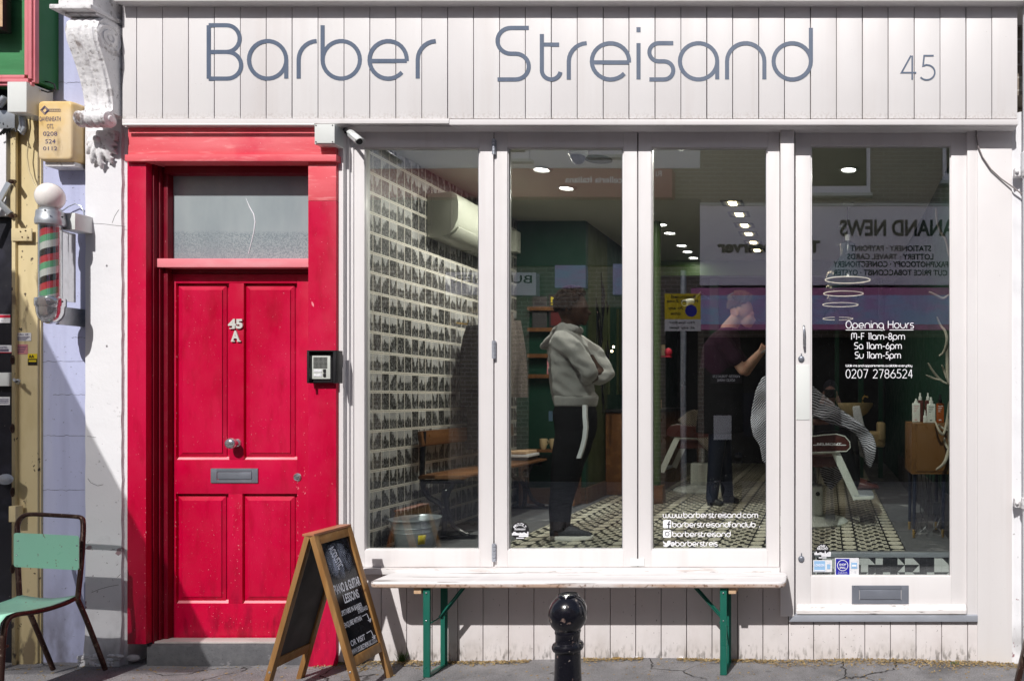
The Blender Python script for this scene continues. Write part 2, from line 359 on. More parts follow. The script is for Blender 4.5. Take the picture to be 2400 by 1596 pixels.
def blocker_sheet():  # half-transparent sheet for the added blocker, tuned to soften its shade
    s = NT('translucent_blocker_sheet'); s.b.inputs['Base Color'].default_value = (.5,.45,.36,1); s.b.inputs['Roughness'].default_value = .9
    tr = s.n('ShaderNodeBsdfTransparent'); mx = s.n('ShaderNodeMixShader'); mx.inputs[0].default_value = .55
    s.l(s.b.outputs[0], mx.inputs[1]); s.l(tr.outputs[0], mx.inputs[2]); s.l(mx.outputs[0], s.out.inputs['Surface']); return s.m
M['blocker_sheet'] = blocker_sheet()

def glass():
    s = NT('window_glass'); t = s.t; t.nodes.remove(s.b)
    tr = s.n('ShaderNodeBsdfTransparent'); tr.inputs[0].default_value = (.91,.94,.92,1)
    gl = s.n('ShaderNodeBsdfGlossy'); gl.inputs['Roughness'].default_value = .0; gl.inputs[0].default_value = (.95,.97,1,1)
    fr = s.n('ShaderNodeFresnel'); ge = s.n('ShaderNodeNewGeometry'); s.l(s.rng(ge.outputs['Backfacing'], 0, 1, 1.52, 1/1.52), fr.inputs[0])
    nz = s.bump(s.noise(1.1, 1), .02, .03); s.l(nz, gl.inputs['Normal'])
    k = s.ma('MULTIPLY', fr.outputs[0], 4.2); k = s.ma('MINIMUM', k, 1.0)
    mx = s.n('ShaderNodeMixShader'); s.l(k, mx.inputs[0]); s.l(tr.outputs[0], mx.inputs[1]); s.l(gl.outputs[0], mx.inputs[2])
    df = s.n('ShaderNodeBsdfDiffuse'); df.inputs[0].default_value = (.8,.8,.8,1)
    dust = s.rng(s.noise(210, 2), .755, .775, 0, .35); film = s.rng(s.noise(3, 4), .45, .85, 0, .003)
    m2 = s.n('ShaderNodeMixShader'); s.l(s.ma('ADD', dust, film), m2.inputs[0]); s.l(mx.outputs[0], m2.inputs[1]); s.l(df.outputs[0], m2.inputs[2])
    s.l(m2.outputs[0], s.out.inputs['Surface']); return s.m
M['glass'] = glass()

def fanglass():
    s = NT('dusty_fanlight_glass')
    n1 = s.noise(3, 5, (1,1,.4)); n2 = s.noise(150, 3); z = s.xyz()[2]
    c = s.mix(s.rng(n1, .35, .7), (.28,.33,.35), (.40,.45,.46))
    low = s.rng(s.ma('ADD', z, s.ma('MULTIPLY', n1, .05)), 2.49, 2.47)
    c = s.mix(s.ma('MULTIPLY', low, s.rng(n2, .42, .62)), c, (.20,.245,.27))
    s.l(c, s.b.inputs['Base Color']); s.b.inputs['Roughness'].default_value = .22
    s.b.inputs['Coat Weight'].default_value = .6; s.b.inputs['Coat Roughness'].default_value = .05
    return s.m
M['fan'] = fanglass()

def postcards():
    s = NT('postcard_paper'); o = s.xyz(); y, z = o[1], o[2]
    w, h = .087, .1175
    cy = s.ma('DIVIDE', y, w); cz = s.ma('DIVIDE', z, h)
    iy, iz = s.ma('FLOOR', cy), s.ma('FLOOR', cz); fy, fz = s.ma('FRACT', cy), s.ma('FRACT', cz)
    wn = s.n('ShaderNodeTexWhiteNoise', noise_dimensions='3D'); s.l(s.comb(iy, iz, 3.0), wn.inputs['Vector'])
    rnd = wn.outputs['Value']; wc = s.xyz(wn.outputs['Color'])
    # skyline: blocky profile of rooftops over a pale sky
    prof = s.noise(1.0, 5, V1, s.comb(s.ma('MULTIPLY', fy, 6.5), s.ma('MULTIPLY', rnd, 91.0), 0.0), .75)
    cxo = s.ma('SUBTRACT', fy, s.ma('ADD', .35, s.ma('MULTIPLY', wc[1], .3)))
    peak = s.ma('MAXIMUM', s.ma('SUBTRACT', .55, s.ma('MULTIPLY', s.ma('ABSOLUTE', cxo), 3.4)), 0.0)
    jag = s.ma('MULTIPLY', s.ma('SUBTRACT', prof, .5), .8)
    sky_top = s.ma('ADD', s.ma('ADD', .42, jag), s.ma('MULTIPLY', peak, wc[0]))
    st = wc[2]; step = lambda v, k: s.ma('DIVIDE', s.ma('FLOOR', s.ma('MULTIPLY', v, k)), k)
    ed = step(s.ma('ABSOLUTE', s.ma('SUBTRACT', fy, .5)), 9.0)
    street_top = s.ma('ADD', s.ma('ADD', .40, s.ma('MULTIPLY', ed, 1.7)), jag); flip = s.ma('GREATER_THAN', wc[1], .5)
    side = step(s.ma('ABSOLUTE', s.ma('SUBTRACT', fy, flip)), 5.0)
    side_top = s.ma('ADD', s.ma('ADD', .36, jag), s.ma('MULTIPLY', side, .85))
    top = s.ma('ADD', s.ma('MULTIPLY', sky_top, s.ma('LESS_THAN', st, .36)), s.ma('MULTIPLY', street_top, s.ma('MULTIPLY', s.ma('GREATER_THAN', st, .36), s.ma('LESS_THAN', st, .64))))
    top = s.ma('ADD', s.ma('ADD', top, s.ma('MULTIPLY', side_top, s.ma('GREATER_THAN', st, .64))), s.ma('MULTIPLY', s.ma('GREATER_THAN', rnd, .80), .6))
    built = s.rng(s.ma('SUBTRACT', s.ma('ADD', top, .14), fz), -.03, .03)
    det = s.noise(1.0, 5, (1,1,1), s.comb(s.ma('MULTIPLY', y, 95.0), s.ma('MULTIPLY', z, 55.0), s.ma('MULTIPLY', rnd, 40.0)), .7)
    bcol = s.rng(det, .44, .72, .006, .30); street = s.rng(fz, .42, .12, 0, .5)
    bcol = s.ma('ADD', bcol, s.ma('MULTIPLY', street, s.rng(det, .45, .6, 0, .35)))
    sky = s.rng(s.noise(9, 2), .3, .7, .36, .52)
    g = s.mix(built, s.comb(sky, sky, sky), s.comb(bcol, bcol, bcol))
    e1 = s.ma('MINIMUM', fy, s.ma('SUBTRACT', 1.0, fy)); e2 = s.ma('MINIMUM', s.ma('SUBTRACT', fz, .105), s.ma('SUBTRACT', .985, fz))
    ins = s.ma('MULTIPLY', s.rng(e1, .030, .045), s.rng(e2, 0, .02))
    line = s.ma('MULTIPLY', s.rng(s.ma('ABSOLUTE', s.ma('SUBTRACT', fz, .042)), .022, .010), 1.0)
    seam = s.rng(s.ma('MULTIPLY', e1, 1.0), .012, .004)
    border = s.mix(s.ma('MAXIMUM', s.ma('MULTIPLY', line, .55), s.ma('MULTIPLY', seam, .6)), (.78,.74,.66), (.08,.07,.06))
    c = s.mix(ins, border, g); c = s.mix(.10, c, (.50,.42,.30), 'MULTIPLY')
    s.l(c, s.b.inputs['Base Color']); s.b.inputs['Roughness'].default_value = .45
    return s.m
M['cards'] = postcards()

def floor_tiles():
    s = NT('encaustic_floor_tiles'); o = s.xyz(); x, y = o[0], o[1]
    u = s.ma('FRACT', s.ma('DIVIDE', s.ma('ADD', x, 10.03), .29)); v = s.ma('FRACT', s.ma('DIVIDE', y, .136))
    du = s.ma('MULTIPLY', s.ma('ABSOLUTE', s.ma('SUBTRACT', u, .5)), .29); dv = s.ma('MULTIPLY', s.ma('ABSOLUTE', s.ma('SUBTRACT', v, .5)), .136)
    octo = s.ma('MULTIPLY', s.ma('LESS_THAN', s.ma('ADD', du, dv), .075), s.ma('MULTIPLY', s.ma('LESS_THAN', du, .040), s.ma('LESS_THAN', dv, .058)))
    row = s.ma('FLOOR', s.ma('DIVIDE', y, .068)); off = s.ma('MULTIPLY', s.ma('MODULO', row, 2.0), .5)
    bu = s.ma('FRACT', s.ma('ADD', s.ma('DIVIDE', x, .0725), s.ma('ADD', off, 20.0))); bv = s.ma('FRACT', s.ma('DIVIDE', y, .068))
    br = s.ma('MULTIPLY', s.ma('LESS_THAN', bu, .60), s.ma('LESS_THAN', bv, .62))
    bar = s.ma('MULTIPLY', s.ma('GREATER_THAN', bv, .76), s.ma('GREATER_THAN', s.ma('FRACT', s.ma('ADD', s.ma('DIVIDE', x, .145), off)), .35))
    dot = s.ma('MULTIPLY', s.ma('LESS_THAN', s.ma('ABSOLUTE', s.ma('SUBTRACT', bu, .3)), .07), s.ma('LESS_THAN', s.ma('ABSOLUTE', s.ma('SUBTRACT', bv, .31)), .10))
    br = s.ma('MAXIMUM', s.ma('MULTIPLY', br, s.ma('SUBTRACT', 1.0, dot)), bar)
    outside = s.ma('GREATER_THAN', du, .050)
    wht = s.ma('MAXIMUM', octo, s.ma('MULTIPLY', br, outside))
    c = s.mix(wht, (.010,.010,.009), s.mix(s.rng(s.noise(6, 3), .3, .7), (.50,.46,.36), (.68,.64,.54)))
    s.l(c, s.b.inputs['Base Color']); s.b.inputs['Roughness'].default_value = .35
    return s.m
M['tiles'] = floor_tiles()

def stripes(name, ang, period, a=(.012,.012,.016), b=(.46,.45,.50)):
    s = NT(name); o = s.xyz(); wob = s.ma('MULTIPLY', s.noise(4, 2), .05)
    q = s.ma('ADD', s.ma('ADD', s.ma('MULTIPLY', o[0], math.cos(R(ang))), s.ma('MULTIPLY', o[2], math.sin(R(ang)))), wob)
    f = s.ma('FRACT', s.ma('ADD', s.ma('DIVIDE', q, period), 50.0))
    c = s.mix(s.ma('GREATER_THAN', f, .52), a, b)
    s.l(c, s.b.inputs['Base Color']); s.b.inputs['Roughness'].default_value = .8; return s.m
M['cape'] = stripes('striped_cape_cloth', 118, .019)
M['cape2'] = stripes('striped_cape_cloth_far', 50, .014, (.02,.018,.016), (.30,.24,.19))

def cape_cloth():
    s = NT('striped_cape_cloth'); o = s.xyz(); dx = s.ma('SUBTRACT', o[0], .06)
    q = s.ma('ADD', s.ma('MULTIPLY', o[2], .93), s.ma('SUBTRACT', s.ma('MULTIPLY', s.ma('MAXIMUM', dx, 0.0), .30), s.ma('MULTIPLY', s.ma('MINIMUM', dx, 0.0), .80)))
    q = s.ma('ADD', q, s.ma('MULTIPLY', s.noise(5, 3), .07)); f = s.ma('FRACT', s.ma('ADD', s.ma('DIVIDE', q, .0165), 50.0))
    s.l(s.mix(s.ma('GREATER_THAN', f, .5), (.014,.014,.02), (.50,.49,.56)), s.b.inputs['Base Color']); s.b.inputs['Roughness'].default_value = .85; return s.m
M['cape'] = cape_cloth()
def pole_stripes():
    s = NT('barber_pole_spiral'); o = s.xyz()
    a = s.ma('ARCTAN2', s.ma('SUBTRACT', o[1], 0.0), s.ma('SUBTRACT', o[0], 0.0))
    q = s.ma('FRACT', s.ma('ADD', s.ma('ADD', s.ma('DIVIDE', o[2], .148), s.ma('MULTIPLY', a, -1/(2*PI) * .72)), 20.13))
    c = s.mix(s.ma('GREATER_THAN', q, .26), (.78,.78,.76), (.16,.50,.27))
    c = s.mix(s.ma('GREATER_THAN', q, .50), c, (.66,.05,.07))
    c = s.mix(s.ma('GREATER_THAN', q, .755), c, (.012,.012,.014))
    s.l(c, s.b.inputs['Base Color']); s.b.inputs['Roughness'].default_value = .3
    s.b.inputs['Coat Weight'].default_value = .8; s.b.inputs['Coat Roughness'].default_value = .04
    return s.m
M['pole'] = pole_stripes()

def pavement():
    s = NT('asphalt_pavement')
    n1 = s.noise(6, 5); n2 = s.noise(170, 4); n3 = s.noise(420, 2)
    c = s.mix(s.rng(n1, .3, .7), (.17,.165,.17), (.29,.28,.285))
    c = s.mix(s.rng(n2, .52, .66, 0, .8), c, (.33,.325,.335)); c = s.mix(s.rng(n2, .42, .30, 0, .8), c, (.04,.04,.042))
    c = s.mix(s.rng(n3, .66, .72, 0, .9), c, (.48,.47,.46))
    c = s.mix(s.rng(s.noise(2.2, 3), .56, .72, 0, .55), c, (.07,.068,.066))
    vo = s.n('ShaderNodeTexVoronoi', feature='DISTANCE_TO_EDGE')
    ad = s.n('ShaderNodeVectorMath', operation='ADD'); s.l(s.pos(), ad.inputs[0])
    no = s.n('ShaderNodeTexNoise'); no.inputs['Scale'].default_value = 5; no.inputs['Detail'].default_value = 5; s.l(s.pos(), no.inputs['Vector'])
    sc2 = s.n('ShaderNodeVectorMath', operation='SCALE'); s.l(no.outputs['Color'], sc2.inputs[0]); sc2.inputs[3].default_value = .22
    s.l(sc2.outputs[0], ad.inputs[1]); s.l(ad.outputs[0], vo.inputs['Vector']); vo.inputs['Scale'].default_value = 1.15
    ck = s.ma('MULTIPLY', s.rng(vo.outputs['Distance'], .006, .0015), s.rng(s.noise(1.3, 2), .38, .48))
    gv = s.n('ShaderNodeTexVoronoi'); gv.inputs['Scale'].default_value = 6.5; s.l(s.pos(), gv.inputs['Vector'])
    gm = s.ma('MULTIPLY', s.rng(gv.outputs['Distance'], .13, .10), s.ma('GREATER_THAN', s.xyz(gv.outputs['Color'])[0], .72)); c = s.mix(s.ma('MULTIPLY', gm, .55), c, (.10,.10,.105))
    c = s.mix(ck, c, (.022,.018,.014))
    s.l(c, s.b.inputs['Base Color']); s.b.inputs['Roughness'].default_value = .85
    b = s.bump(n2, 1.0, .010); inv = s.ma('SUBTRACT', 1.0, ck); s.l(s.bump(inv, .9, .012, b), s.b.inputs['Normal']); return s.m
M['pave'] = pavement()
M['road'] = mat('road_asphalt', (.05,.05,.052), .9, layers=[(200,V1,.55,.65,(.10,.10,.10),.8)], bump=(150,.5,.006))

def bricks(name, c1, c2, mortar):
    s = NT(name); o = s.xyz(); bt = s.n('ShaderNodeTexBrick'); s.l(s.comb(o[0], o[2], 0.0), bt.inputs['Vector'])
    bt.inputs['Scale'].default_value = 1; bt.inputs['Brick Width'].default_value = .225; bt.inputs['Row Height'].default_value = .075
    bt.inputs['Mortar Size'].default_value = .006
    for i, c in enumerate((c1, c2, mortar)): bt.inputs[1 + i].default_value = (*c, 1)
    s.l(s.mix(s.rng(s.noise(40, 3), .4, .7, 0, .5), bt.outputs[0], (.16,.12,.10)), s.b.inputs['Base Color'])
    s.b.inputs['Roughness'].default_value = .9; return s.m
M['brick'] = bricks('stock_brick', (.26,.22,.17), (.20,.17,.14), (.42,.40,.36))
M['awning'] = mat('magenta_awning', (.66,.24,.46), .7)
M['awning_blue'] = mat('pale_blue_awning_band', (.50,.62,.95), .7, layers=[(2.5,(1,1,2.5),.40,.66,(.72,.42,.80),.8)])
M['signwhite'] = mat('white_sign_board', (.88,.85,.92), .6)
M['salmon'] = mat('red_fascia_board', (.40,.12,.12), .6)

# ------------------------------------------------------------------ text
def font_geo(body, extrude=0.0, bold=0.0):
    cu = bpy.data.curves.new('t', 'FONT'); cu.body = body; cu.extrude = extrude; cu.offset = bold; cu.align_x = 'LEFT'
    cu.resolution_u = 3
    ob = bpy.data.objects.new('t', cu); COL.objects.link(ob)
    dg = bpy.context.evaluated_depsgraph_get(); dg.update()
    me = bpy.data.meshes.new_from_object(ob.evaluated_get(dg))
    vs = [v.co.copy() for v in me.vertices]; fs = [list(p.vertices) for p in me.polygons]
    bpy.data.objects.remove(ob); bpy.data.curves.remove(cu); bpy.data.meshes.remove(me)
    return vs, fs
def text(mb, body, o, u, v, w, h=None, bold=0.0, ext=0.0):
    """fit body into the parallelogram from o (bottom left) along unit u for w and unit v for h"""
    vs, fs = font_geo(body, ext, bold)
    if not vs: return mb
    x0, x1 = min(p.x for p in vs), max(p.x for p in vs); y0, y1 = min(p.y for p in vs), max(p.y for p in vs)
    u, v, o = Vector(u), Vector(v), Vector(o); kx = w / (x1 - x0); ky = (h / (y1 - y0)) if h else kx
    nrm = u.cross(v)
    mb.add([o + u * ((p.x - x0) * kx) + v * ((p.y - y0) * ky) + nrm * p.z for p in vs], fs)
    return mb
def ftext(mb, body, a, b, c, d, y, bold=0.0, ext=0.0):
    """text on a facade-parallel plane filling px a..b, py c..d"""
    p = P(a, d, y); q = P(b, c, y)
    return text(mb, body, p, (1,0,0), (0,0,1), q.x - p.x, q.z - p.z, bold, ext)

CH = 1.42
def arc(cx, cy, rx, ry, a0, a1, n=None):
    n = n or max(4, int(abs(a1 - a0) / 12))
    return [(cx + rx*math.cos(R(a0 + (a1-a0)*i/n)), cy + ry*math.sin(R(a0 + (a1-a0)*i/n))) for i in range(n+1)]
O = arc(.5,.5,.5,.5,0,360)
def small_s(H, w):
    r = H/4
    return [(w,H), (r,H)] + arc(r, H-r, r, r, 90, 270)[1:] + [(w-r, H/2)] + arc(w-r, r, r, r, 90, -90)[1:] + [(.0,0)]
G = {
 'a': ([O, [(1,.5),(1,0)]], 1), 'o': ([O], 1), 'b': ([O, [(0,CH),(0,.5)]], 1), 'd': ([O, [(1,CH),(1,.5)]], 1),
 'p': ([O, [(0,.5),(0,-.45)]], 1), 'c': ([arc(.5,.5,.5,.5,45,315)], .86),
 'g': ([O, [(1,.5),(1,-.12)] + arc(.68,-.12,.32,.32,0,-130)[1:]], 1),
 'e': ([arc(.5,.5,.5,.5,-4,318), [(0,.47),(1,.47)]], 1),
 'r': ([[(0,0),(0,.5)] + arc(.5,.5,.5,.5,180,92)[1:]], .5),
 'n': ([[(0,0),(0,.5)] + arc(.5,.5,.5,.5,180,0)[1:] + [(1,0)]], 1),
 'm': ([[(0,0),(0,.62)] + arc(.38,.62,.38,.38,180,0)[1:] + [(.76,0)], [(.76,.62)] + arc(1.14,.62,.38,.38,180,0)[1:] + [(1.52,0)]], 1.52),
 'u': ([[(0,1),(0,.5)] + arc(.5,.5,.5,.5,180,360)[1:] + [(1,1)]], 1),
 'i': ([[(0,0),(0,1)], [(0,1.3),(0,1.44)]], 0), 'l': ([[(0,0),(0,CH)]], 0), 't': ([[(0,1.25),(0,.25)] + arc(.25,.25,.25,.25,180,350)[1:], [(0,.96),(.46,.96)]], .5),
 's': ([small_s(1,.64)], .64), 'f': ([[(0,0),(0,CH-.3)] + arc(.3,CH-.3,.3,.3,180,90)[1:] + [(.4,CH)], [(0,.8),(.4,.8)]], .4),
 'k': ([[(0,0),(0,CH)], [(.6,1),(0,.45),(.65,0)]], .65), 'v': ([[(0,1),(.4,0),(.8,1)]], .8),
 'y': ([[(0,1),(0,.45)] + arc(.45,.45,.45,.45,180,360)[1:] + [(.9,1)], [(.9,.5),(.9,-.1)] + arc(.6,-.1,.3,.3,0,-120)[1:]], .9),
 'w': ([[(0,1),(0,.4)] + arc(.36,.4,.36,.4,180,360)[1:] + [(.72,1)], [(.72,.4)] + arc(1.08,.4,.36,.4,180,360)[1:] + [(1.44,1)]], 1.44),
 'S': ([small_s(CH,.84)], .84), 'B': ([[(0,0),(0,CH)], [(0,CH),(.48,CH)] + arc(.48,CH-.355,.35,.355,90,-90)[1:] + [(0,.71)], [(.48,.71)] + arc(.5,.355,.37,.355,90,-90)[1:] + [(0,0)]], .87),
 'O': ([arc(.55,CH/2,.55,CH/2,0,360)], 1.1), 'H': ([[(0,0),(0,CH)], [(1,0),(1,CH)], [(0,.75),(1,.75)]], 1),
 'M': ([[(0,0),(0,CH-.3)] + arc(.3,CH-.3,.3,.3,180,0)[1:] + [(.6,.4)], [(.6,CH-.3)] + arc(.9,CH-.3,.3,.3,180,0)[1:] + [(1.2,0)]], 1.2),
 'F': ([[(0,0),(0,CH),(.7,CH)], [(0,.75),(.6,.75)]], .7), '-': ([[(0,.55),(.6,.55)]], .6), '.': ([[(0,0),(0,.14)]], 0),
 'W': ([[(0,CH),(0,.4)] + arc(.42,.4,.42,.4,180,360)[1:] + [(.84,CH)], [(.84,.4)] + arc(1.26,.4,.42,.4,180,360)[1:] + [(1.68,CH)]], 1.68),
 '@': ([arc(.45,.5,.22,.22,0,360), [(.67,.7),(.67,.35)] + arc(.8,.4,.13,.13,200,360)[1:] + arc(.45,.5,.52,.52,0,300)[1:]], .97),
 '0': ([arc(.38,CH/2,.38,CH/2,0,360)], .76), '1': ([[(0,CH),(.18,CH),(.18,0)]], .18),
 '2': ([arc(.36,CH-.36,.36,.36,160,-30) + [(0,0),(.76,0)]], .76), '4': ([[(.46,CH),(0,.42),(.72,.42)], [(.52,CH),(.52,0)]], .72),
 '5': ([[(.66,CH),(.14,CH),(.08,.82),(.26,.88)] + arc(.28,.44,.44,.44,80,-140)[1:]], .72),
 '6': ([arc(.42,.42,.42,.42,0,360), [(.6,CH),(.14,.75),(.02,.5)]], .84), '7': ([[(0,CH),(.74,CH),(.24,0)]], .74),
 '8': ([arc(.38,.36,.38,.36,0,360), arc(.38,1.07,.32,.34,0,360)], .76),
}
def ribbon(mb, pts, t, y, sx=1.0):
    n = len(pts); closed = (Vector(pts[0]) - Vector(pts[-1])).length < 1e-6 and n > 4
    if closed: pts = pts[:-1]; n -= 1
    L, Rr = [], []
    for i in range(n):
        p = Vector(pts[i])
        a = Vector(pts[i-1]) if (i > 0 or closed) else None
        b = Vector(pts[(i+1) % n]) if (i < n-1 or closed) else None
        d1 = (p - a).normalized() if a is not None else (b - p).normalized()
        d2 = (b - p).normalized() if b is not None else d1
        n1, n2 = Vector((-d1.y, d1.x)), Vector((-d2.y, d2.x)); mm = n1 + n2
        if mm.length < .3: mm = n1 * 1.0
        else: mm = mm.normalized() / max(.5, mm.normalized().dot(n1))
        L.append(p + mm * t/2); Rr.append(p - mm * t/2)
    vs = [(q.x, y, q.y) for q in L] + [(q.x, y, q.y) for q in Rr]
    mb.add(vs, [(i, (i+1) % n, (i+1) % n + n, i + n) for i in range(n if closed else n-1)])
_k = [0]
def glyph(mb, ch, x, z, sx, sz, t, y):
    for pl in G[ch][0]:
        _k[0] = (_k[0] + 1) % 7
        ribbon(mb, [(x + p[0]*sx, z + p[1]*sz) for p in pl], t, y - _k[0]*.00012)
def stext(mb, body, a, b, base, xh, t, y, gap=.28, sp=.7):
    """stroke text from px a to b on baseline base with x-height xh (px), stroke t (px)"""
    k = (D + y) / F; w = 0
    for i, ch in enumerate(body): w += sp if ch == ' ' else G[ch][1] + (gap if i < len(body)-1 else 0)
    sx = (b - a - t) / w; x = a + t/2
    for ch in body:
        if ch == ' ': x += sp * sx; continue
        glyph(mb, ch, PX(x, y), PZ(base - t/2, y), sx*k, (xh - t)*k, t*k, y); x += (G[ch][1] + gap) * sx

# ------------------------------------------------------------------ ground
def gz(x, y):
    return .012*noise.noise(Vector((x*1.3, y*2.0, 0))) + .006*noise.noise(Vector((x*4, y*4, 3))) + .014*math.sin(x*1.1 + 2.4) * max(0, 1 + y*.6) - .004
mb = MB(); nx, ny = 150, 44; x0, x1, y0, y1 = -7.5, 4.5, -3.1, .12
mb.v = [Vector((x0+(x1-x0)*i/nx, y0+(y1-y0)*j/ny, gz(x0+(x1-x0)*i/nx, y0+(y1-y0)*j/ny))) for j in range(ny+1) for i in range(nx+1)]
mb.f = [[j*(nx+1)+i, j*(nx+1)+i+1, (j+1)*(nx+1)+i+1, (j+1)*(nx+1)+i] for j in range(ny) for i in range(nx)]; mb.mi = [0]*len(mb.f)
tag(build(mb, 'pavement', M['pave'], angle=180), kind='structure')
mb = MB().box(-7.5, 4.5, -3.24, -3.1, -.3, .0)
tag(build(mb, 'kerb', M['stone'], bevel=.012), kind='structure')
mb = MB().box(-60, 60, -5.0, -3.24, -.4, -.12)
tag(build(mb, 'road', M['road']), kind='structure')
mb = MB().box(-60, 60, -9.8, -5.0, -.4, -.01)
tag(build(mb, 'far_pavement', M['pave']), kind='structure')
mb = MB().box(-300, 300, -300, 300, -.8, -.45)
tag(build(mb, 'ground', M['road']), kind='structure')
# leaf litter along the foot of the wall
mb = MB()
for _ in range(900):
    x, y = random.uniform(-4.6, 1.2), -abs(random.gauss(0, .28)) - .02; l = random.choice((.002,.003,.004,.0065))
    c = Vector((x, y, gz(x, y) + l*.5)); a = random.uniform(0, PI); u = Vector((math.cos(a), math.sin(a), .1))*l; v = Vector((-math.sin(a), math.cos(a), .2))*l*.6; mb.add([c-u-v, c+u-v, c+u+v, c-u+v], [(0,1,2,3)])
for _ in range(5200):
    x = random.uniform(-2.9, 1.3); wdt = .04 + .07*max(0, noise.noise(Vector((x*2.5, 0, 9)))) + (.05 if x > -.3 else 0) + (.05 if x < -2.2 else 0)
    if noise.noise(Vector((x*1.7, 4, 0))) < -.1 and x < -.4: continue
    y = -.012 - abs(random.gauss(0, wdt*.55)); z = gz(x, y) + .003 + random.random()*.006
    a, l, w_ = random.uniform(0, PI), random.uniform(.002, .008), random.uniform(.0012, .004)
    u = Vector((math.cos(a), math.sin(a), random.uniform(-.4,.4)))*l; v = Vector((-math.sin(a), math.cos(a), random.uniform(-.4,.4)))*w_
    c = Vector((x, y, z)); mb.add([c-u-v, c+u-v, c+u+v, c-u+v], [(0,1,2,3)])
tag(build(mb, 'leaf_litter', M['debris'], smooth=False, fix=False), 'dry brown leaf litter and grit along the foot of the shop wall', 'leaf litter', kind='stuff')
def tuft(px, y, n, h, label):
    r0 = P(px, 1550, y); z = gz(r0.x, y); mb = MB()
    for _ in range(n):
        a = random.uniform(0, 2*PI); r = random.uniform(0, .022); b = Vector((r0.x + r*math.cos(a), y + r*.5*math.sin(a), z))
        hh = h*random.uniform(.4, 1); lean = Vector((random.uniform(-.4,.4), random.uniform(-.35,.2), 1))*hh
        w_ = Vector((.0016, 0, 0)); m_ = b + lean*.6
        mb.add([b-w_, b+w_, m_+w_*.8, m_-w_*.8, b+lean + Vector((random.uniform(-.3,.3)*hh, 0, 0))], [(0,1,2,3),(3,2,4)])
    tag(build(mb, 'grass_tuft', M['green_leaf'], smooth=False, fix=False), label, 'grass tuft')
tuft(942, -.03, 60, .07, 'small green grass tuft beside the chalkboard by the panelled wall')
tuft(792, -.05, 50, .025, 'low mossy tuft at the foot of the red door post')
tuft(2238, -.06, 30, .02, 'tiny sprig of weed in the litter right of the shop door')
# ------------------------------------------------------------------ barber shop: facade
shop = root('barber_shop', 'barber shop front with pale painted boards, big folding windows and blue lettering', 'shop', (-1.0, 0, 0))
YF = -.10
mb = MB()
gx = [287] + [320 + 60.75*k for k in range(34)] + [2385]
for i in range(len(gx) - 1):
    if gx[i+1] - gx[i] > 8: jj = .0012*math.sin(i*2.7); mb.pbox(gx[i] + (.9 + .25*math.sin(i*3.1) if i else 0), gx[i+1] - .9 + .25*math.sin(i*1.9), -40, 277, YF + max(0, jj), YF + .018)
fb = build(mb, 'fascia_board', M['fascia'], shop, bevel=.0016)
build(MB().pbox(288, 2384, -38, 276, YF + .019, YF + .05), 'fascia_backing', M['groove'], shop)
yl = YF - .0008
mb = MB()
for ch, x in (('B',484),('a',578.5),('r',695),('b',751),('e',861),('r',974)): glyph(mb, ch, PX(x+5,yl), PZ(184,yl), 87.5*(D+yl)/F, 88*(D+yl)/F, 9.7*(D+yl)/F, yl)
build(mb, 'sign_lettering', M['blue'], fb, fix=False, smooth=False, label='first word of the blue lettering'); mb = MB()
for ch, x in (('S',1161),('t',1265),('r',1328),('e',1382),('i',1491.5),('s',1517),('a',1588.5),('n',1699),('d',1808)): glyph(mb, ch, PX(x+5,yl), PZ(186,yl), 87.5*(D+yl)/F, 85*(D+yl)/F, 9.7*(D+yl)/F, yl)
build(mb, 'sign_lettering', M['blue'], fb, fix=False, smooth=False, label='second word of the blue lettering'); mb = MB()
for ch, x in (('4',2111),('5',2158)): glyph(mb, ch, PX(x+2,yl), PZ(187,yl), (48 if ch == '4' else 43)*(D+yl)/F, 40*(D+yl)/F, 3.9*(D+yl)/F, yl)
build(mb, 'sign_number', M['blue'], fb, fix=False, smooth=False)
build(MB().box(PX(268,-.16), PX(2460,-.16), -.165, .3, PZ(2,-.165), PZ(-70,-.165)), 'cornice', M['white'], shop, bevel=.004)
mb = MB().pbox(286, 1052, 277.5, 289, YF - .012, .02); mb.pbox(1053, 2386, 279, 292, YF - .014, .02)
build(mb, 'fascia_trim', M['white'], shop, bevel=.002)
mb = MB().box(PX(287,YF), PX(2384,YF), -.085, .10, PZ(297,-.085), PZ(289.5,-.085) - .003)
build(mb, 'soffit', M['white'], shop, bevel=.001)
build(MB().tube([P(289, 292, -.118), P(738, 292, -.118)], .0075, 10), 'conduit', M['plastic'], shop)
# window head and side trims
mb = MB(); mb.pbox(806, 1829, 297, 305, -.022, .06); mb.pbox(1862, 2291, 297, 304, -.022, .06)
mb.pbox(806, 818, 305, 1552, -.022, .07); mb.pbox(818.3, 828, 305, 1345, -.008, .07)
build(mb, 'window_surround', M['white'], shop, bevel=.002)
build(MB().pbox(788.5, 804.5, 291, 1550, -.05, .07), 'corner_trim', M['white'], shop, bevel=.003, label='bright white corner strip beside the red door post')
mb = MB(); mb.pbox(804.8, 805.8, 300, 1550, -.0, .07)
build(mb, 'trim_gap', M['groove'], shop)
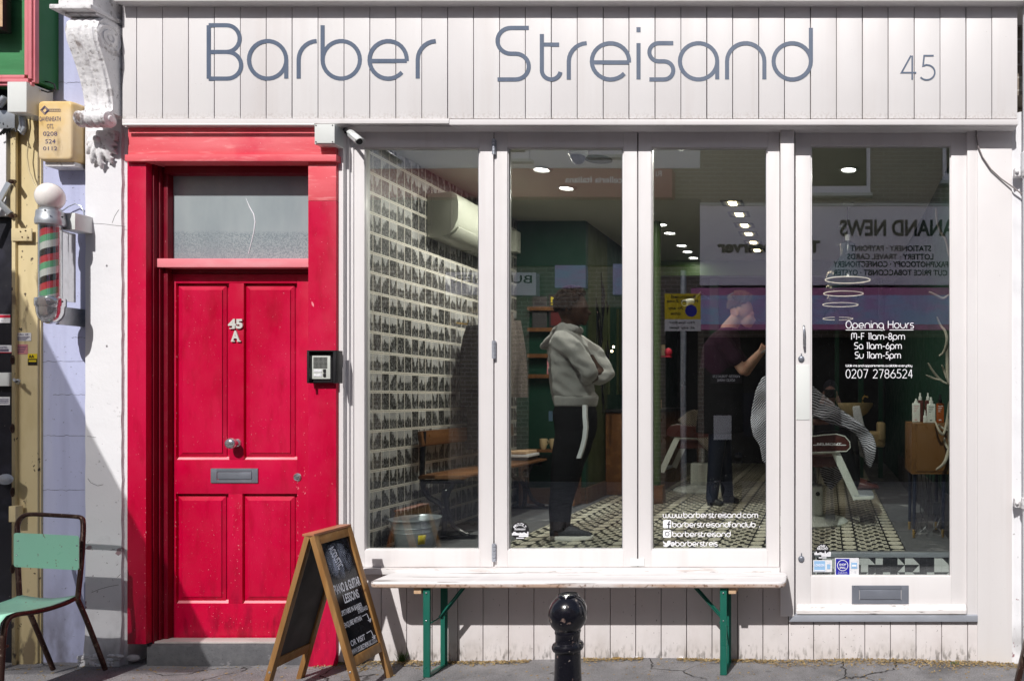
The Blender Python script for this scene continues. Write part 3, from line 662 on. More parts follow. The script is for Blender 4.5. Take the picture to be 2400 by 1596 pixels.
# three folding windows
def hinge(px, py0, py1, parent):
    mb = MB(); n = 5
    for i in range(n):
        a, b = py0 + (py1-py0)*i/n, py0 + (py1-py0)*(i+1)/n
        mb.cyl(P(px, a+.5, -.014), P(px, b-.5, -.014), .0095, 12)
    mb.pbox(px-5, px-1, py0+2, py1-2, -.004, .0); mb.pbox(px+1, px+5, py0+2, py1-2, -.004, .0)
    return build(mb, 'hinge', M['alu'], parent)
wins = []
for k, (a, b, ga, gb) in enumerate(((829, 1156, 857, 1122), (1159, 1493, 1192, 1459), (1496, 1827, 1529, 1796))):
    mb = MB().frame(a, b, 306, 1327, ga-3, gb+3, 344, 1288, 0, .055)
    mb.frame(ga-3.2, gb+3.2, 343.8, 1288.2, ga, gb, 347, 1285, .009, .045)
    w = build(mb, 'folding_window', M['white'], shop, bevel=.0018, label=('left folding window showing the postcard wall', 'middle folding window in front of the standing man', 'right folding window with web addresses in white vinyl')[k])
    build(MB().pbox(ga-1, gb+1, 346, 1286, .026, .032), 'pane', M['glass'], w)
    mb = MB().frame(ga, gb, 347, 1285, ga+1.6, gb-1.2, 348.6, 1284, .0235, .0255)
    build(mb, 'glazing_seal', M['steel'], w)
    wins.append(w)
for a in ((325, 362), (797, 840), (1272, 1315)): hinge(1157.5, *a, wins[0])
mb = MB().pbox(1478, 1510, 1308, 1325, -.006, 0)
for q in (1487, 1502): mb.lathe(P(q, 1319, -.006), [(.003,0),(.003,-.002),(0,-.003)], 10, 'y')
build(mb, 'corner_plate', M['plastic'], wins[1])
build(MB().pbox(1156.6, 1158.4, 306, 1327, .02, .05), 'gap_seal', M['dark'], wins[0])
build(MB().pbox(1493.3, 1495.7, 306, 1327, .02, .05), 'gap_seal', M['dark'], wins[1])
# vinyl on the panes
yv = .0245
mb = MB()
stext(mb, 'www.barberstreisand.com', 1553.5, 1777, 1212.5, 10.5, 1.75, yv)
stext(mb, 'barberstreisandfanclub', 1575.5, 1771, 1234.5, 10.5, 1.75, yv); mb.pbox(1779, 1781, 1232, 1234, yv, yv+.0005)
stext(mb, 'barberstreisand', 1575.5, 1712.5, 1257, 10.5, 1.75, yv)
stext(mb, '@barberstreis', 1572, 1682, 1279, 10.5, 1.75, yv)
def rrect(a, b, c, d, r):
    pts = []
    for cx_, cy_, a0 in ((b-r, d-r, 0), (a+r, d-r, 90), (a+r, c+r, 180), (b-r, c+r, 270)):
        pts += [(cx_ + r*math.cos(R(a0+t)), cy_ + r*math.sin(R(a0+t))) for t in (0, 30, 60, 90)]
    return pts
def pprism(mb, pts, y0, y1): return mb.prism([(PX(x, y0), PZ(z, y0)) for x, z in pts], 'y', y0, y1)
pprism(mb, rrect(1554, 1573, 1217, 1236, 3), yv, yv+.0005); pprism(mb, rrect(1554, 1573, 1240.5, 1258.5, 3), yv, yv+.0005)
pprism(mb, [(1554,1276),(1560,1276),(1555,1272),(1554,1266),(1558,1270),(1563,1272),(1564,1267),(1567,1265),(1570,1266),(1573,1265.5),(1571,1268),(1571.5,1272),(1568,1277),(1562,1280),(1556,1279)], yv, yv+.0005)
build(mb, 'window_lettering', M['vinyl'], wins[2], fix=False, smooth=False)
mb = MB(); y2 = yv - .0015
mb.pbox(1566, 1568.4, 1222, 1236, y2, y2+.0004); mb.pbox(1563.5, 1571, 1226, 1228.2, y2-.0003, y2); mb.pbox(1567.2, 1571, 1220, 1222.2, y2-.0002, y2+.0003)
ribbon(mb, [(PX(1563.5 + 4.6*math.cos(R(t)), y2), PZ(1249.5 + 4.6*math.sin(R(t)), y2)) for t in range(0, 361, 24)], 1.4*(D+y2)/F, y2)
mb.pbox(1569, 1571, 1242.5, 1244.5, y2, y2+.0004)
build(mb, 'icon_detail', M['dark'], wins[2], fix=False, smooth=False)
def round_badge(px, py, r, parent):
    mb = MB(); mb.lathe(P(px, py, yv+.001), [(r*(D)/F, 0), (r*D/F, .0006)], 32, 'y')
    b = build(mb, 'badge_sticker', M['black'], parent)
    mb = MB(); word = 'PROUDLY'
    for i, ch in enumerate(word):
        a = R(144 - i*18); c = P(px + (r-6)*math.cos(a), py - (r-6)*math.sin(a), yv-.0012)
        t = a - PI/2; u = Vector((math.cos(t), 0, math.sin(t))); v = Vector((-math.sin(t), 0, math.cos(t)))
        text(mb, ch, c - u*.0075 - v*.008, u, v, .013, .016, .01)
    ftext(mb, 'INDEPENDENT', px-13, px+13, py-5, py-1, yv-.0012, .02)
    for i in range(13): mb.pbox(px-19+i*3, px-16.6+i*3, py+2+random.uniform(0,5), py+11, yv-.0012, yv-.0008)
    mb.pbox(px-3, px+19, py+11.5, py+14.5, yv-.0012, yv-.0008); mb.pbox(px-9, px+9, py+16.5, py+18.5, yv-.0012, yv-.0008)
    build(mb, 'badge_print', M['vinyl'], parent, fix=False, smooth=False)
round_badge(1219, 1242, 21, wins[1])
# mullion post between windows and door
build(MB().pbox(1829, 1861, 294, 1443, -.035, .075), 'mullion', M['white'], shop, bevel=.002)
# shop door
mb = MB().frame(1864, 2266.5, 304.5, 1436, 1900, 2229, 341, 1350, .018, .062)
mb.frame(1900.2, 2228.8, 341.2, 1349.8, 1903, 2226, 344.5, 1346.5, .027, .05)
door = build(mb, 'shop_door', M['white'], shop, bevel=.0018)
build(MB().pbox(1902, 2227, 343.5, 1347.5, .034, .040), 'pane', M['glass'], door)
pts = [(.018-.0, PZ(1416,0)), (-.016, PZ(1425,-.01)), (-.022, PZ(1428,-.02)), (-.022, PZ(1437.5,-.02)), (.0178, PZ(1437.5,-.02))]
build(MB().prism(pts, 'x', PX(1867.5,-.02), PX(2265.5,-.02)), 'weather_bar', M['sill'], door, bevel=.002)
def letter_plate(a, b, c, d, y, parent, fr=.16):
    w, h = b-a, d-c; ix, iy = w*.13, h*.22
    mb = MB().frame(a, b, c, d, a+ix, b-ix, c+iy, d-iy, y-.006, y)
    o = build(mb, 'letter_plate', M['steel'], parent, bevel=.0015)
    build(MB().pbox(a+ix+1, b-ix-1, c+iy+1, d-iy-1, y-.0105, y-.001), 'letter_flap', M['steel'], parent, bevel=.0025)
letter_plate(1996.5, 2130, 1370.5, 1413.5, .018, door)
yd = .018
mb = MB().tube([P(1884,762,yd), P(1884,763,yd-.035), P(1884,768,yd-.045), P(1884,804,yd-.045), P(1884,809,yd-.035), P(1884,810,yd)], .0055, 12)
build(mb, 'door_handle', M['chrome'], door)
mb = MB().pbox(1866, 1897.5, 854, 983, yd-.003, yd)
for q in ((1869,857),(1894,857),(1869,980),(1894,980)): mb.lathe(P(*q, yd-.003), [(.0032,0),(.0032,-.0015)], 10, 'y')
build(mb, 'push_plate', M['plastic'], door, bevel=.0008)
for py, nm in ((840, 'door_lock'), (1308, 'door_bolt')):
    mb = MB().lathe(P(1878, py, yd), [(.018,0),(.018,-.006),(.013,-.012),(.009,-.014),(0,-.014)], 22, 'y'); mb.pbox(1877, 1879, py-13, py-6, yd-.012, yd-.002)
    build(mb, nm, M['steel'], door)
yq = .0325; mb = MB()
stext(mb, 'Opening Hours', 1982, 2142, 769, 13.5, 1.75, yq); mb.pbox(1982, 2074, 771.6, 773, yq, yq+.0004); mb.pbox(2085, 2141, 771.6, 773, yq, yq+.0004)
stext(mb, 'M-F 11am-8pm', 1995, 2121, 795.5, 12, 1.7, yq); stext(mb, 'Sa 11am-6pm', 2002, 2113.5, 817.5, 12, 1.7, yq)
stext(mb, 'Su 11am-5pm', 2003.5, 2111.5, 839.5, 12, 1.7, yq); stext(mb, 'Walk-ins and appointments available everyday', 1982, 2138, 858.8, 4.6, .95, yq, sp=.5)
stext(mb, '0207 2786524', 1982, 2139.5, 885.5, 15.5, 1.6, yq)
build(mb, 'opening_hours', M['vinyl'], door, fix=False, smooth=False)
round_badge(1928, 1288, 16, door)
def sticker(rects, parent, y, name='sticker', label=None):
    """rects: (material, a, b, c, d) back to front"""
    o = None
    for i, (m, a, b, c, d) in enumerate(rects):
        q = build(MB().pbox(a, b, c, d, y - .0008*(i+1), y - .0008*i - .0003), name if i == 0 else 'print', M[m], parent if i == 0 else (o if o.parent.parent is None else parent))
        if i == 0:
            o = q
            if label: q['label'] = label
    return o
sticker([('paper',1906,1950,1311,1339), ('blueprint',1908,1934,1313,1338), ('blueprint',1938,1946,1321,1332)], door, .0335, label='small blue and white window sticker at the foot of the door glass')
sticker([('paper',1957,2013,1306,1346), ('navyprint',1959,1991,1308,1345), ('blueprint',1995,2009,1317,1331)], door, .0335, label='royal blue and white payment sticker at the foot of the door glass')
mb = MB(); ftext(mb, 'LONDON', 1909.5, 1932, 1320, 1326, .0295, .015); mb.pbox(1909, 1933, 1334.5, 1337, .0295, .03)
ribbon(mb, [(PX(1975 + 12.3*math.cos(R(t)), .0295), PZ(1323.5 + 12.3*math.sin(R(t)), .0295)) for t in range(0, 361, 20)], 1.3*D/F, .0295)
ftext(mb, 'SHOP', 1967, 1983, 1319, 1324, .0293, .02); ftext(mb, 'SMALL', 1968, 1982, 1326, 1331, .0293, .02); ftext(mb, 'Proudly Serving', 1965, 1985, 1338, 1340.5, .0293); ftext(mb, 'Small Businesses', 1964, 1986, 1341.5, 1344, .0293)
mb.pbox(1997, 2007, 1322, 1326, .0293, .0296)
build(mb, 'sticker_print', M['vinyl'], door, fix=False, smooth=False)
mb = MB().pbox(2267, 2290, 304.5, 1440, -.004, .07); mb.pbox(1861.5, 1863.2, 304.5, 1440, .03, .07)
build(mb, 'door_jamb', M['white'], shop, bevel=.002)
build(MB().pbox(1850, 2292, 1441, 1455.5, -.03, .30), 'threshold_strip', M['alu'], shop, bevel=.002, label='grey metal threshold strip under the shop door')
build(MB().pbox(1829.5, 1848.6, 1347, 1443, -.012, .05).pbox(1849, 1861, 1443.3, 1455, -.028, .05), 'post_foot', M['white'], shop, bevel=.001)
# sills and panelled walls
pts = [(.06, PZ(1327.5)), (-.006, PZ(1328)), (-.045, PZ(1331,-.045)), (-.045, PZ(1345,-.045)), (.06, PZ(1345,-.045))]
build(MB().prism(pts, 'x', PX(829), PX(1828.6)), 'window_sill', M['sill'], shop, bevel=.0025)
mb = MB(); g = [806, 833.4, 893.3] + [893.3 + 59.65*k for k in range(1, 16)] + [1848]
for i in range(len(g)-1): mb.pbox(g[i]+.8, g[i+1]-.8, 1345.6, 1590, 0, .016)
g2 = [1848, 1907, 1967, 2027, 2087, 2147, 2207, 2268, 2296]
for i in range(len(g2)-1): mb.pbox(g2[i]+.8, g2[i+1]-.8, 1455.8, 1590, -.004, .016)
build(mb, 'stall_riser', M['white_low'], shop, bevel=.0022)
build(MB().pbox(806.5, 1848, 1346, 1590, .017, .05).pbox(1848.5, 2296, 1456, 1590, .0165, .05), 'riser_backing', M['groove'], shop)
# right pilaster and its rough edge
mb = MB(); n = 40; ring = []
L = [(PX(2297.5), 0)]
mb.pbox(2290.5, 2372, 295, 1600, -.012, .2)
build(mb, 'pilaster', M['white'], shop, bevel=.003)
mb = MB(); rings = []
for i in range(80):
    z = -.08 + i*(3.2/79); e = PX(2374) + .012*noise.noise(Vector((0, 0, z*3))) ; o_ = .006*noise.noise(Vector((5, 0, z*9)))
    rings.append([(PX(2371.5), -.004, z), (e+.006, -.006+o_, z), (e+.04, -.03+o_, z), (e+.6, -.03+o_*.4, z), (e+.6, .3, z), (PX(2371.5), .3, z)])
mb.loft(rings); build(mb, 'neighbour_render', M['plaster'], shop)
# tiled step inside the door
ys = .15; zs0, zs1 = PZ(1346, ys) - .02, PZ(1304, ys)
q = 17.2*(D+ys)/F; xl = PX(1880, ys); nT = 21
pat = ["BWTWWBBtWUWBBKWKBBWUW", "WBBWWBBBWBBBBVNVBBWWB", "BWBXXWWBXXBWBKDKBWBXX"]
mw, mk = MB(), MB()
for r_ in range(3):
    for c_ in range(nT):
        xa, xb = xl + c_*q, xl + (c_+1)*q - .0008; zb = zs1 - .002 - r_*q; za = zb - q + .0008; ch = pat[r_][c_]
        za = max(za, zs0)
        if ch in 'WD': mw.box(xa, xb, ys-.004, ys, za, zb)
        elif ch in 'BN': mk.box(xa, xb, ys-.004, ys, za, zb)
        else:
            t1 = [(xa,za),(xb,za),(xb,zb)]; t2 = [(xa,za),(xb,zb),(xa,zb)]
            if ch in 'UTK' and c_ % 2: t1 = [(xa,za),(xb,za),(xa,zb)]; t2 = [(xb,za),(xb,zb),(xa,zb)]
            mw.prism(t1, 'y', ys-.004, ys); mk.prism(t2, 'y', ys-.004, ys)
build(mw, 'step_tiles', M['tilew'], shop, smooth=False, label='white tiles of the step behind the door glass')
build(mk, 'step_tiles', M['tileb'], shop, smooth=False, label='black tiles of the step behind the door glass')
build(MB().box(xl-.2, xl+nT*q+.5, ys+.0005, ys+.05, zs0-.1, zs1-.001), 'step_core', M['groove'], shop)
build(MB().box(xl-.02, PX(2240,ys), ys-.012, ys+.03, zs1, zs1+.026), 'step_nosing', M['alu'], shop, bevel=.002)
build(MB().box(xl-.1, .85, .062, ys-.005, .3, PZ(1352,.1)), 'inner_mat_well', M['dark'], shop)
# ------------------------------------------------------------------ shop interior shell
ZF, ZC = .578, 3.03
ZF = zs1 + .020
XL, XR, YB = -2.70, .80, 4.3
build(MB().box(XL-.1, XR+.1, .19, 6.6, ZF-.1, ZF-.001), 'floor', M['stone'], shop, label='dark stone shop floor')
build(MB().box(-2.02, .47, .24, 6.5, ZF-.05, ZF+.003), 'floor_tiling', M['tiles'], shop, label='black and white patterned tile field of the floor')
build(MB().box(XL-.1, XR+.1, .07, YB, ZC, ZC+.2), 'ceiling', M['ceiling'], shop)
build(MB().box(XL-.06, XL, .06, 2.33, ZF-.2, ZC), 'postcard_wall', M['cards'], shop, label='side wall papered with black and white city postcards')
build(MB().box(XL-.06, -2.10, 2.33, 2.40, ZF-.1, ZC), 'green_wall', M['vent_green'], shop)
build(MB().box(-2.16, -2.10, 2.402, 3.0, ZF-.1, ZC), 'olive_wall', M['olive'], shop)
build(MB().box(-2.16, -2.10, 3.0, 6.5, ZF-.1, ZC), 'side_wall', M['vent_green'], shop)
build(MB().box(-2.099, -2.08, 2.33, 3.0, ZF, ZF+.14).box(-2.6, -2.101, 2.31, 2.329, ZF, ZF+.14), 'skirting', M['skirt'], shop)
build(MB().box(XR, XR+.06, .07, 6.5, ZF-.3, ZC), 'right_wall', M['vent_green'], shop)
build(MB().box(XR-.012, XR-.001, .16, 4.3, ZF, ZF+.28), 'wall_skirting', M['board_in'], shop)
build(MB().box(-2.1, XR, YB, YB+.12, 2.86, ZC+.1), 'lintel', M['column_green'], shop)
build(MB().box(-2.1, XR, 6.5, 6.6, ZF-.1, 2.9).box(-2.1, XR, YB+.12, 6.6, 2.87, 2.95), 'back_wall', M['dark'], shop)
mb = MB()
for x, w in ((-1.35,.10), (-.62,.22), (.08,.05), (.35,.06), (.58,.05)): mb.box(x, x+w, 4.5, 4.55, ZF, 2.86)
build(mb, 'wall_panel', M['vent_green'], shop)
build(MB().lathe((-1.49, 2.36, 0), [(.036,ZF), (.036,ZC)], 20), 'column', M['column_green'], shop)
build(MB().box(-1.555, -1.425, 2.295, 2.425, ZF+.001, ZF+.16), 'column_base', M['oldwood'], shop, bevel=.006)
# body of the building round the shop
mb = MB(); zt = PZ(-70, 0)
mb.box(-8.5, 4.5, .12, 7.0, 3.27, 3.5);  mb.box(-2.9, -2.762, .08, 6.8, -.1, 3.26); mb.box(.87, 1.2, .31, 6.8, -.1, 3.26); mb.box(-2.75, .86, 6.62, 6.8, -.1, 3.26)
mb.box(-8.5, 4.5, .12, .3, 3.5, 6.8)
build(mb, 'brick_shell', M['brick'], shop)
build(MB().box(-24, 18, .02, .118, PZ(-38,0)-.02, 7.4), 'upper_bounce_wall', M['signwhite'], shop)  # pale layer added over the unseen brick to bounce light across the street
for a_ in ((4.6, 18), (-24, -5.25)): build(MB().box(*a_, -.05, .5, -.1, PZ(-38,0)-.03), 'neighbour_front', M['white'], shop)
build(MB().box(-2.75, -.21, .056, .18, -.05, ZF-.11), 'riser_inner_wall', M['dark'], shop)
build(MB().box(PX(806), PX(2291), .0625, .068, PZ(303,.06), PZ(250,.06)), 'head_board', M['white'], shop)

# ------------------------------------------------------------------ red doorway
rd = root('red_doorway', 'crimson panelled house door with dusty fanlight left of the barber shop', 'doorway', (-3.4, 0, 0))
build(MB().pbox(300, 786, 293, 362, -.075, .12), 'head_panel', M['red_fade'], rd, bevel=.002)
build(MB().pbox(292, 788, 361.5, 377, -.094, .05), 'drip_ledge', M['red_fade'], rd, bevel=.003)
build(MB().pbox(298, 342, 378, 1508, -.07, .1), 'door_post', M['red'], rd, bevel=.003, label='left red door post')
build(MB().pbox(722, 788, 470, 1566, -.07, .1), 'door_post', M['red'], rd, bevel=.003, label='right red door post carrying the intercom')
build(MB().pbox(722.2, 787.8, 378, 469.7, -.0705, .1), 'post_top', M['red_fade'], rd, bevel=.002)
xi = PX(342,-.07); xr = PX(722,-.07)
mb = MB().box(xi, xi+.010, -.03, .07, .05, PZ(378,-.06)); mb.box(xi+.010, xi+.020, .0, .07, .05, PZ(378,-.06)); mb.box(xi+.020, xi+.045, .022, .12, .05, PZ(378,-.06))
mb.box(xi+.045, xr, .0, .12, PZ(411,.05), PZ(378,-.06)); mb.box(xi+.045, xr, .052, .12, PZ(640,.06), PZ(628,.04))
build(mb, 'door_frame', M['red_shaded'], rd, bevel=.003)
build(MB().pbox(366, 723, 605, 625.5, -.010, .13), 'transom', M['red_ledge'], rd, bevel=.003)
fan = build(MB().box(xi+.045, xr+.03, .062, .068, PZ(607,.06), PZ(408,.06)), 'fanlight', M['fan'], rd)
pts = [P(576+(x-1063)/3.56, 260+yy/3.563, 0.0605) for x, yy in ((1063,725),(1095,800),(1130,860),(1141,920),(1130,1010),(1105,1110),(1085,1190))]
build(MB().tube(pts, [.0006,.0022,.0028,.0026,.0018,.0016,.0012], 6), 'wire_reflection', M['vinyl'], fan, label='pale curved reflection of a wire, built as a line on the fanlight')  # reflection of a wire, built as a pale line on the glass
# door leaf with four sunk panels
yf = .062
stx = [(382,412),(536.5,570.5),(696,724)]
mb = MB()
mb.pbox(382, 412, 641, 1494, yf, yf+.04); mb.pbox(696, 726, 641, 1494, yf, yf+.04); mb.pbox(412, 696, 641, 663, yf, yf+.04)
mb.pbox(412, 696, 1076, 1156, yf, yf+.04); mb.pbox(412, 696, 1412.5, 1494, yf, yf+.04)
mb.pbox(536.5, 571, 663, 1076, yf, yf+.04); mb.pbox(535, 568, 1156, 1412.5, yf, yf+.04)
leaf = build(mb, 'door_leaf', M['red'], rd, bevel=.0025)
def panel(a, b, c, d):
    y0, y1, y2 = yf + .024, yf + .011, yf + .011
    A = [P(a,c,y0), P(b,c,y0), P(b,d,y0), P(a,d,y0)]
    m, k = 5, 17
    ring = lambda e, y: [P(a+e,c+e,y), P(b-e,c+e,y), P(b-e,d-e,y), P(a+e,d-e,y)]
    mb = MB(); rs = [ring(-2, yf+.024), ring(4, yf+.024), ring(4.4, yf+.019), ring(15, yf+.008), ring(15.4, yf+.0045), ring(16, yf+.0045)]
    mb.loft(rs, cap=False); n = len(mb.v); mb.f.append([n-4, n-3, n-2, n-1]); mb.mi.append(0)
    build(mb, 'door_panel', M['red'], leaf, smooth=False)
    # sloping lower bead in paler paint, its caught light put into the colour
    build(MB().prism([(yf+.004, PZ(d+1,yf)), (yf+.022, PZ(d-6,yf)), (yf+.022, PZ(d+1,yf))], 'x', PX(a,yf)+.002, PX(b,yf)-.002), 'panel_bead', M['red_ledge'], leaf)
panel(412.5, 536, 663.5, 1075.5); panel(571.5, 695.5, 663.5, 1075.5); panel(412.5, 534.5, 1156.5, 1412); panel(568.5, 695.5, 1156.5, 1412)
kb = P(556, 1037, yf)
mb = MB().lathe(kb, [(.025,0),(.025,-.004),(.022,-.009),(.018,-.014),(.018,-.026),(.022,-.030),(.029,-.038),(.032,-.048),(.030,-.058),(.022,-.067),(.01,-.071),(0,-.072)], 32, 'y')
build(mb, 'door_knob', M['chrome'], leaf)
letter_plate(493.5, 604, 1096.5, 1130.5, yf, leaf)
build(MB().lathe(P(697.5,1117,yf), [(.024,0),(.024,-.003),(.018,-.009),(.015,-.006),(.011,-.006),(.010,-.009),(0,-.010)], 28, 'y'), 'door_lock', M['chrome'], leaf)
mb = MB(); ftext(mb, '45', 535.5, 569.5, 746.5, 769.5, yf-.006, .045, .004); ftext(mb, 'A', 542.5, 562.5, 774, 798.5, yf-.006, .04, .004)
for (a, b, c) in ((537.5,549,768),(541,550,798),(555,564,798)): mb.pbox(a, b, c-.5, c+1.8, yf-.0095, yf-.0025)
build(mb, 'door_number', M['bottle'], leaf, smooth=False)
mb = MB()
def chip(px, py, y, k=1):
    c_ = P(px, py, y); a_ = random.uniform(0, PI); l_ = random.uniform(.0012,.0045)*k; w_ = random.uniform(.0007,.0018)*k
    pts = [(c_.x + l_*math.cos(t)*math.cos(a_) - w_*math.sin(t)*math.sin(a_), c_.z + l_*math.cos(t)*math.sin(a_)*1.3 + w_*math.sin(t)*math.cos(a_)) for t in [k_*PI/3 + random.uniform(-.4,.4) for k_ in range(6)]]
    mb.prism(pts, 'y', y - .0005, y)
for _ in range(34): chip(698 + random.gauss(0,1.5), random.uniform(1080,1400), yf)
for _ in range(26): chip(714 + random.gauss(0,1.5), random.uniform(900,1330), yf)
for _ in range(40): chip(random.uniform(386,700), random.uniform(1420,1490), yf, .8)
for _ in range(30): chip(random.uniform(540,566), random.uniform(1160,1410), yf, .8)
for _ in range(22): chip(413 + random.gauss(0,1.2), random.uniform(690,1400), yf-.0002, .8)
for _ in range(14): chip(random.uniform(386,410), random.uniform(660,1480), yf, .8)
build(mb, 'paint_chips', M['red_ledge'], leaf, smooth=False); mb = MB()
for _ in range(22): chip(340 + random.gauss(0,.8), random.uniform(1080,1480), -.0702)
for _ in range(20): chip(random.uniform(303,338), random.uniform(620,1490), -.0702, .8)
for _ in range(20): chip(random.uniform(728,785), random.uniform(480,1540), -.0702, .8)
chip(733, 712, -.0702, 3.2); chip(728, 700, -.0702, 1.2)
build(mb, 'post_chips', M['red_ledge'], rd, smooth=False)
build(MB().box(xi-.05, xr+.05, .05, .13, 0, PZ(1494,.06)), 'door_sill', M['stone_top'], rd, bevel=.004)
mb = MB(); A = [(PX(338,-.03), PZ(1496,.0)), (PX(735,-.03), PZ(1496,.0))]
rings = []
for i in range(60):
    x = PX(346,-.04) + (PX(718,-.04)-PX(346,-.04))*i/59; n1 = .006*noise.noise(Vector((x*9,0,0))); n2 = .005*noise.noise(Vector((x*14,3,0)))
    zt_ = PZ(1508,-.04); rings.append([(x,-.045+n1,-.06),(x,-.045+n2,zt_-.012),(x,-.033+n2,zt_+n1*.3),(x,.0495,PZ(1497,.04)),(x,.0495,-.06)])
mb.loft(rings); build(mb, 'doorstep', M['stone'], rd, angle=50)
build(MB().box(PX(356,-.03), PX(717,-.03), -.026, .0493, PZ(1508,-.04)-.002, PZ(1503,-.03)+.001), 'step_top', M['stone_top'], rd, bevel=.002)
mb = MB().sphere(P(312,1540,-.02), .034, 18, 12, (1.2,.5,.6)); build(mb, 'plinth_stone', M['plaster'], rd)
# intercom
ic = root('intercom', 'black hooded door intercom with grey speaker grille on the red door post', 'intercom', P(753, 897, 0))
mb = MB(); y0 = -.135
mb.box(PX(719,y0), PX(724,y0), y0, -.07, PZ(897,y0), PZ(823,y0)); mb.box(PX(780,y0), PX(786.5,y0), y0, -.07, PZ(897,y0), PZ(823,y0)); mb.box(PX(719,y0), PX(786.5,y0), y0, -.07, PZ(823,y0), PZ(820,y0))
build(mb, 'hood', M['black'], ic, bevel=.002)
build(MB().pbox(724.5, 779, 826, 896, -.105, -.071), 'housing', M['black'], ic, bevel=.003)
build(MB().pbox(727.5, 774, 832, 887, -.112, -.1055), 'front_plate', M['enamel'], ic, bevel=.002)
mb = MB()
for i in range(11):
    for j in range(9): mb.pbox(734.5+i*3, 736.7+i*3, 836+j*3, 838.2+j*3, -.1135, -.1122)
build(mb, 'speaker_grille', M['black'], ic, smooth=False)
mb = MB().pbox(735, 754, 865, 871, -.1145, -.1122); mb.pbox(735, 754, 875, 881, -.1145, -.1122); build(mb, 'name_strip', M['paper'], ic)
mb = MB().pbox(757, 763, 864, 872, -.1165, -.1122); mb.pbox(757, 763, 874, 882, -.1165, -.1122); build(mb, 'call_button', M['black'], ic, bevel=.001)
# white connection box
jb = root('junction_box', 'square white junction box at the top right of the red door frame', 'junction box', P(762, 338, 0))
build(MB().pbox(737, 786, 291, 338, -.127, -.05), 'box_body', M['plastic'], jb, bevel=.004)
build(MB().pbox(738, 784, 290.5, 335, -.136, -.128), 'box_lid', M['plastic'], jb, bevel=.003)
mb = MB()
for q in ((740.5,293.5),(779.5,293.5),(740.5,332),(779.5,332)): mb.lathe(P(*q,-.137), [(.0035,0),(.0035,-.001)], 10, 'y')
build(mb, 'lid_screws', M['black'], jb)
# cctv camera on the window head
cc = root('security_camera', 'small white bullet security camera above the left window', 'camera', P(816, 305, -.02))
a, b = P(822, 314, -.11), P(842, 331, -.165)
mb = MB().tube([a, a+(b-a)*.08, a+(b-a)*.9, b], [.014,.021,.022,.021], 22); build(mb, 'camera_body', M['plastic'], cc)
d = (b-a).normalized(); build(MB().cyl(b - d*.002, b + d*.002, .017, 20), 'lens_face', M['black'], cc)
mb = MB(); up = Vector((.1,-.25,.95))
for t in range(9):
    an = R(-70 + 140*t/8); side = d.cross(up).normalized(); nn = side.cross(d).normalized(); o_ = side*math.sin(an)*.0255 + nn*math.cos(an)*.0255
    mb.v += [a + o_, b + d*.02 + o_]
mb.f = [[2*i, 2*i+2, 2*i+3, 2*i+1] for i in range(8)]; mb.mi = [0]*8
o = build(mb, 'sun_hood', M['plastic'], cc); sm = o.modifiers.new('s', 'SOLIDIFY'); sm.thickness = .002
mb = MB().cyl(P(806,303,-.02), P(806,303,-.045), .022, 18); mb.tube([P(806,303,-.045), P(812,304,-.08), P(822,313,-.11)], .009, 10)
build(mb, 'bracket', M['black'], cc)
# cable and downpipe on the right
pts = [P(2287,290,-.02), P(2288,318,-.022), P(2292,342,-.022), P(2303,368,-.022), P(2322,396,-.022), P(2347,419,-.022), P(2374,438,-.03), P(2396,455,-.06), P(2420,470,-.07)]
sp = []
for i in range(len(pts)-1):
    for t in (0,.33,.66): sp.append(pts[i].lerp(pts[i+1], t))
tag(build(MB().tube(sp + [pts[-1]], .0042, 8), 'cable', M['groove']), 'thin dark cable sagging from the window head to the downpipe', 'cable')
dp = root('downpipe', 'white iron downpipe at the right edge of the picture', 'downpipe', (PX(2412,-.1), -.1, 0))
build(MB().lathe((PX(2412,-.1), -.1, 0), [(.036,-.05),(.036,2.75),(.046,2.76),(.046,2.86),(.036,2.87),(.036,4.0)], 24), 'pipe', M['plaster'], dp)
for py in (402, 1178):
    mb = MB().lathe((PX(2412,-.1), -.1, PZ(py,-.1)), [(.037,-.03),(.045,-.03),(.045,.03),(.037,.03)], 24); mb.pbox(2379, 2402, py-10, py+10, -.08, -.03); mb.sphere(P(2384,py,-.085), .011, 12, 8)
    build(mb, 'pipe_bracket', M['corbel'], dp, bevel=.003)
# ------------------------------------------------------------------ white pilaster with scroll bracket
pl = root('rendered_pier', 'white rendered pier with ornate scroll bracket left of the red door', 'pier', (-4.1, 0, 0))
mb = MB(); rings = []
for i in range(110):
    z = -.08 + i*(3.9/109); e = PX(296.5,-.035) + .004*noise.noise(Vector((1,0,z*12))) + .003*noise.noise(Vector((1,0,z*50)))
    l = PX(200,-.045) + .003*noise.noise(Vector((7,0,z*10)))
    k = .02*max(0, .22 - z)/.3
    rings.append([(l,-.045-k,z),(e-.02,-.045-k+.003*noise.noise(Vector((2,0,z*9))),z),(e-.016,-.030,z),(e,-.026,z),(e,.1,z),(l,.1,z)])
mb.loft(rings); build(mb, 'pier_shaft', M['plaster'], pl)
mb = MB()
for _ in range(60):
    x, z = random.uniform(PX(205), PX(300)), random.uniform(-.02, .05); mb.sphere((x, -.055, z), random.uniform(.008,.022), 7, 5, (1.5,.5,.6))
build(mb, 'crumbling_foot', M['corbel'], pl)
xa, xb = -4.135, -3.955
def scroll(xa, xb):
    mb = MB(); prof = []   # (y, z) of the S-shaped front edge
    for z, y in ((3.70,-.20),(3.66,-.232),(3.60,-.245),(3.53,-.238),(3.46,-.215),(3.38,-.19),(3.30,-.17),(3.22,-.155),(3.15,-.148),(3.10,-.148),(3.075,-.165)): prof.append((y, z))
    return prof
prof = scroll(xa, xb); rings = []; nX = 30
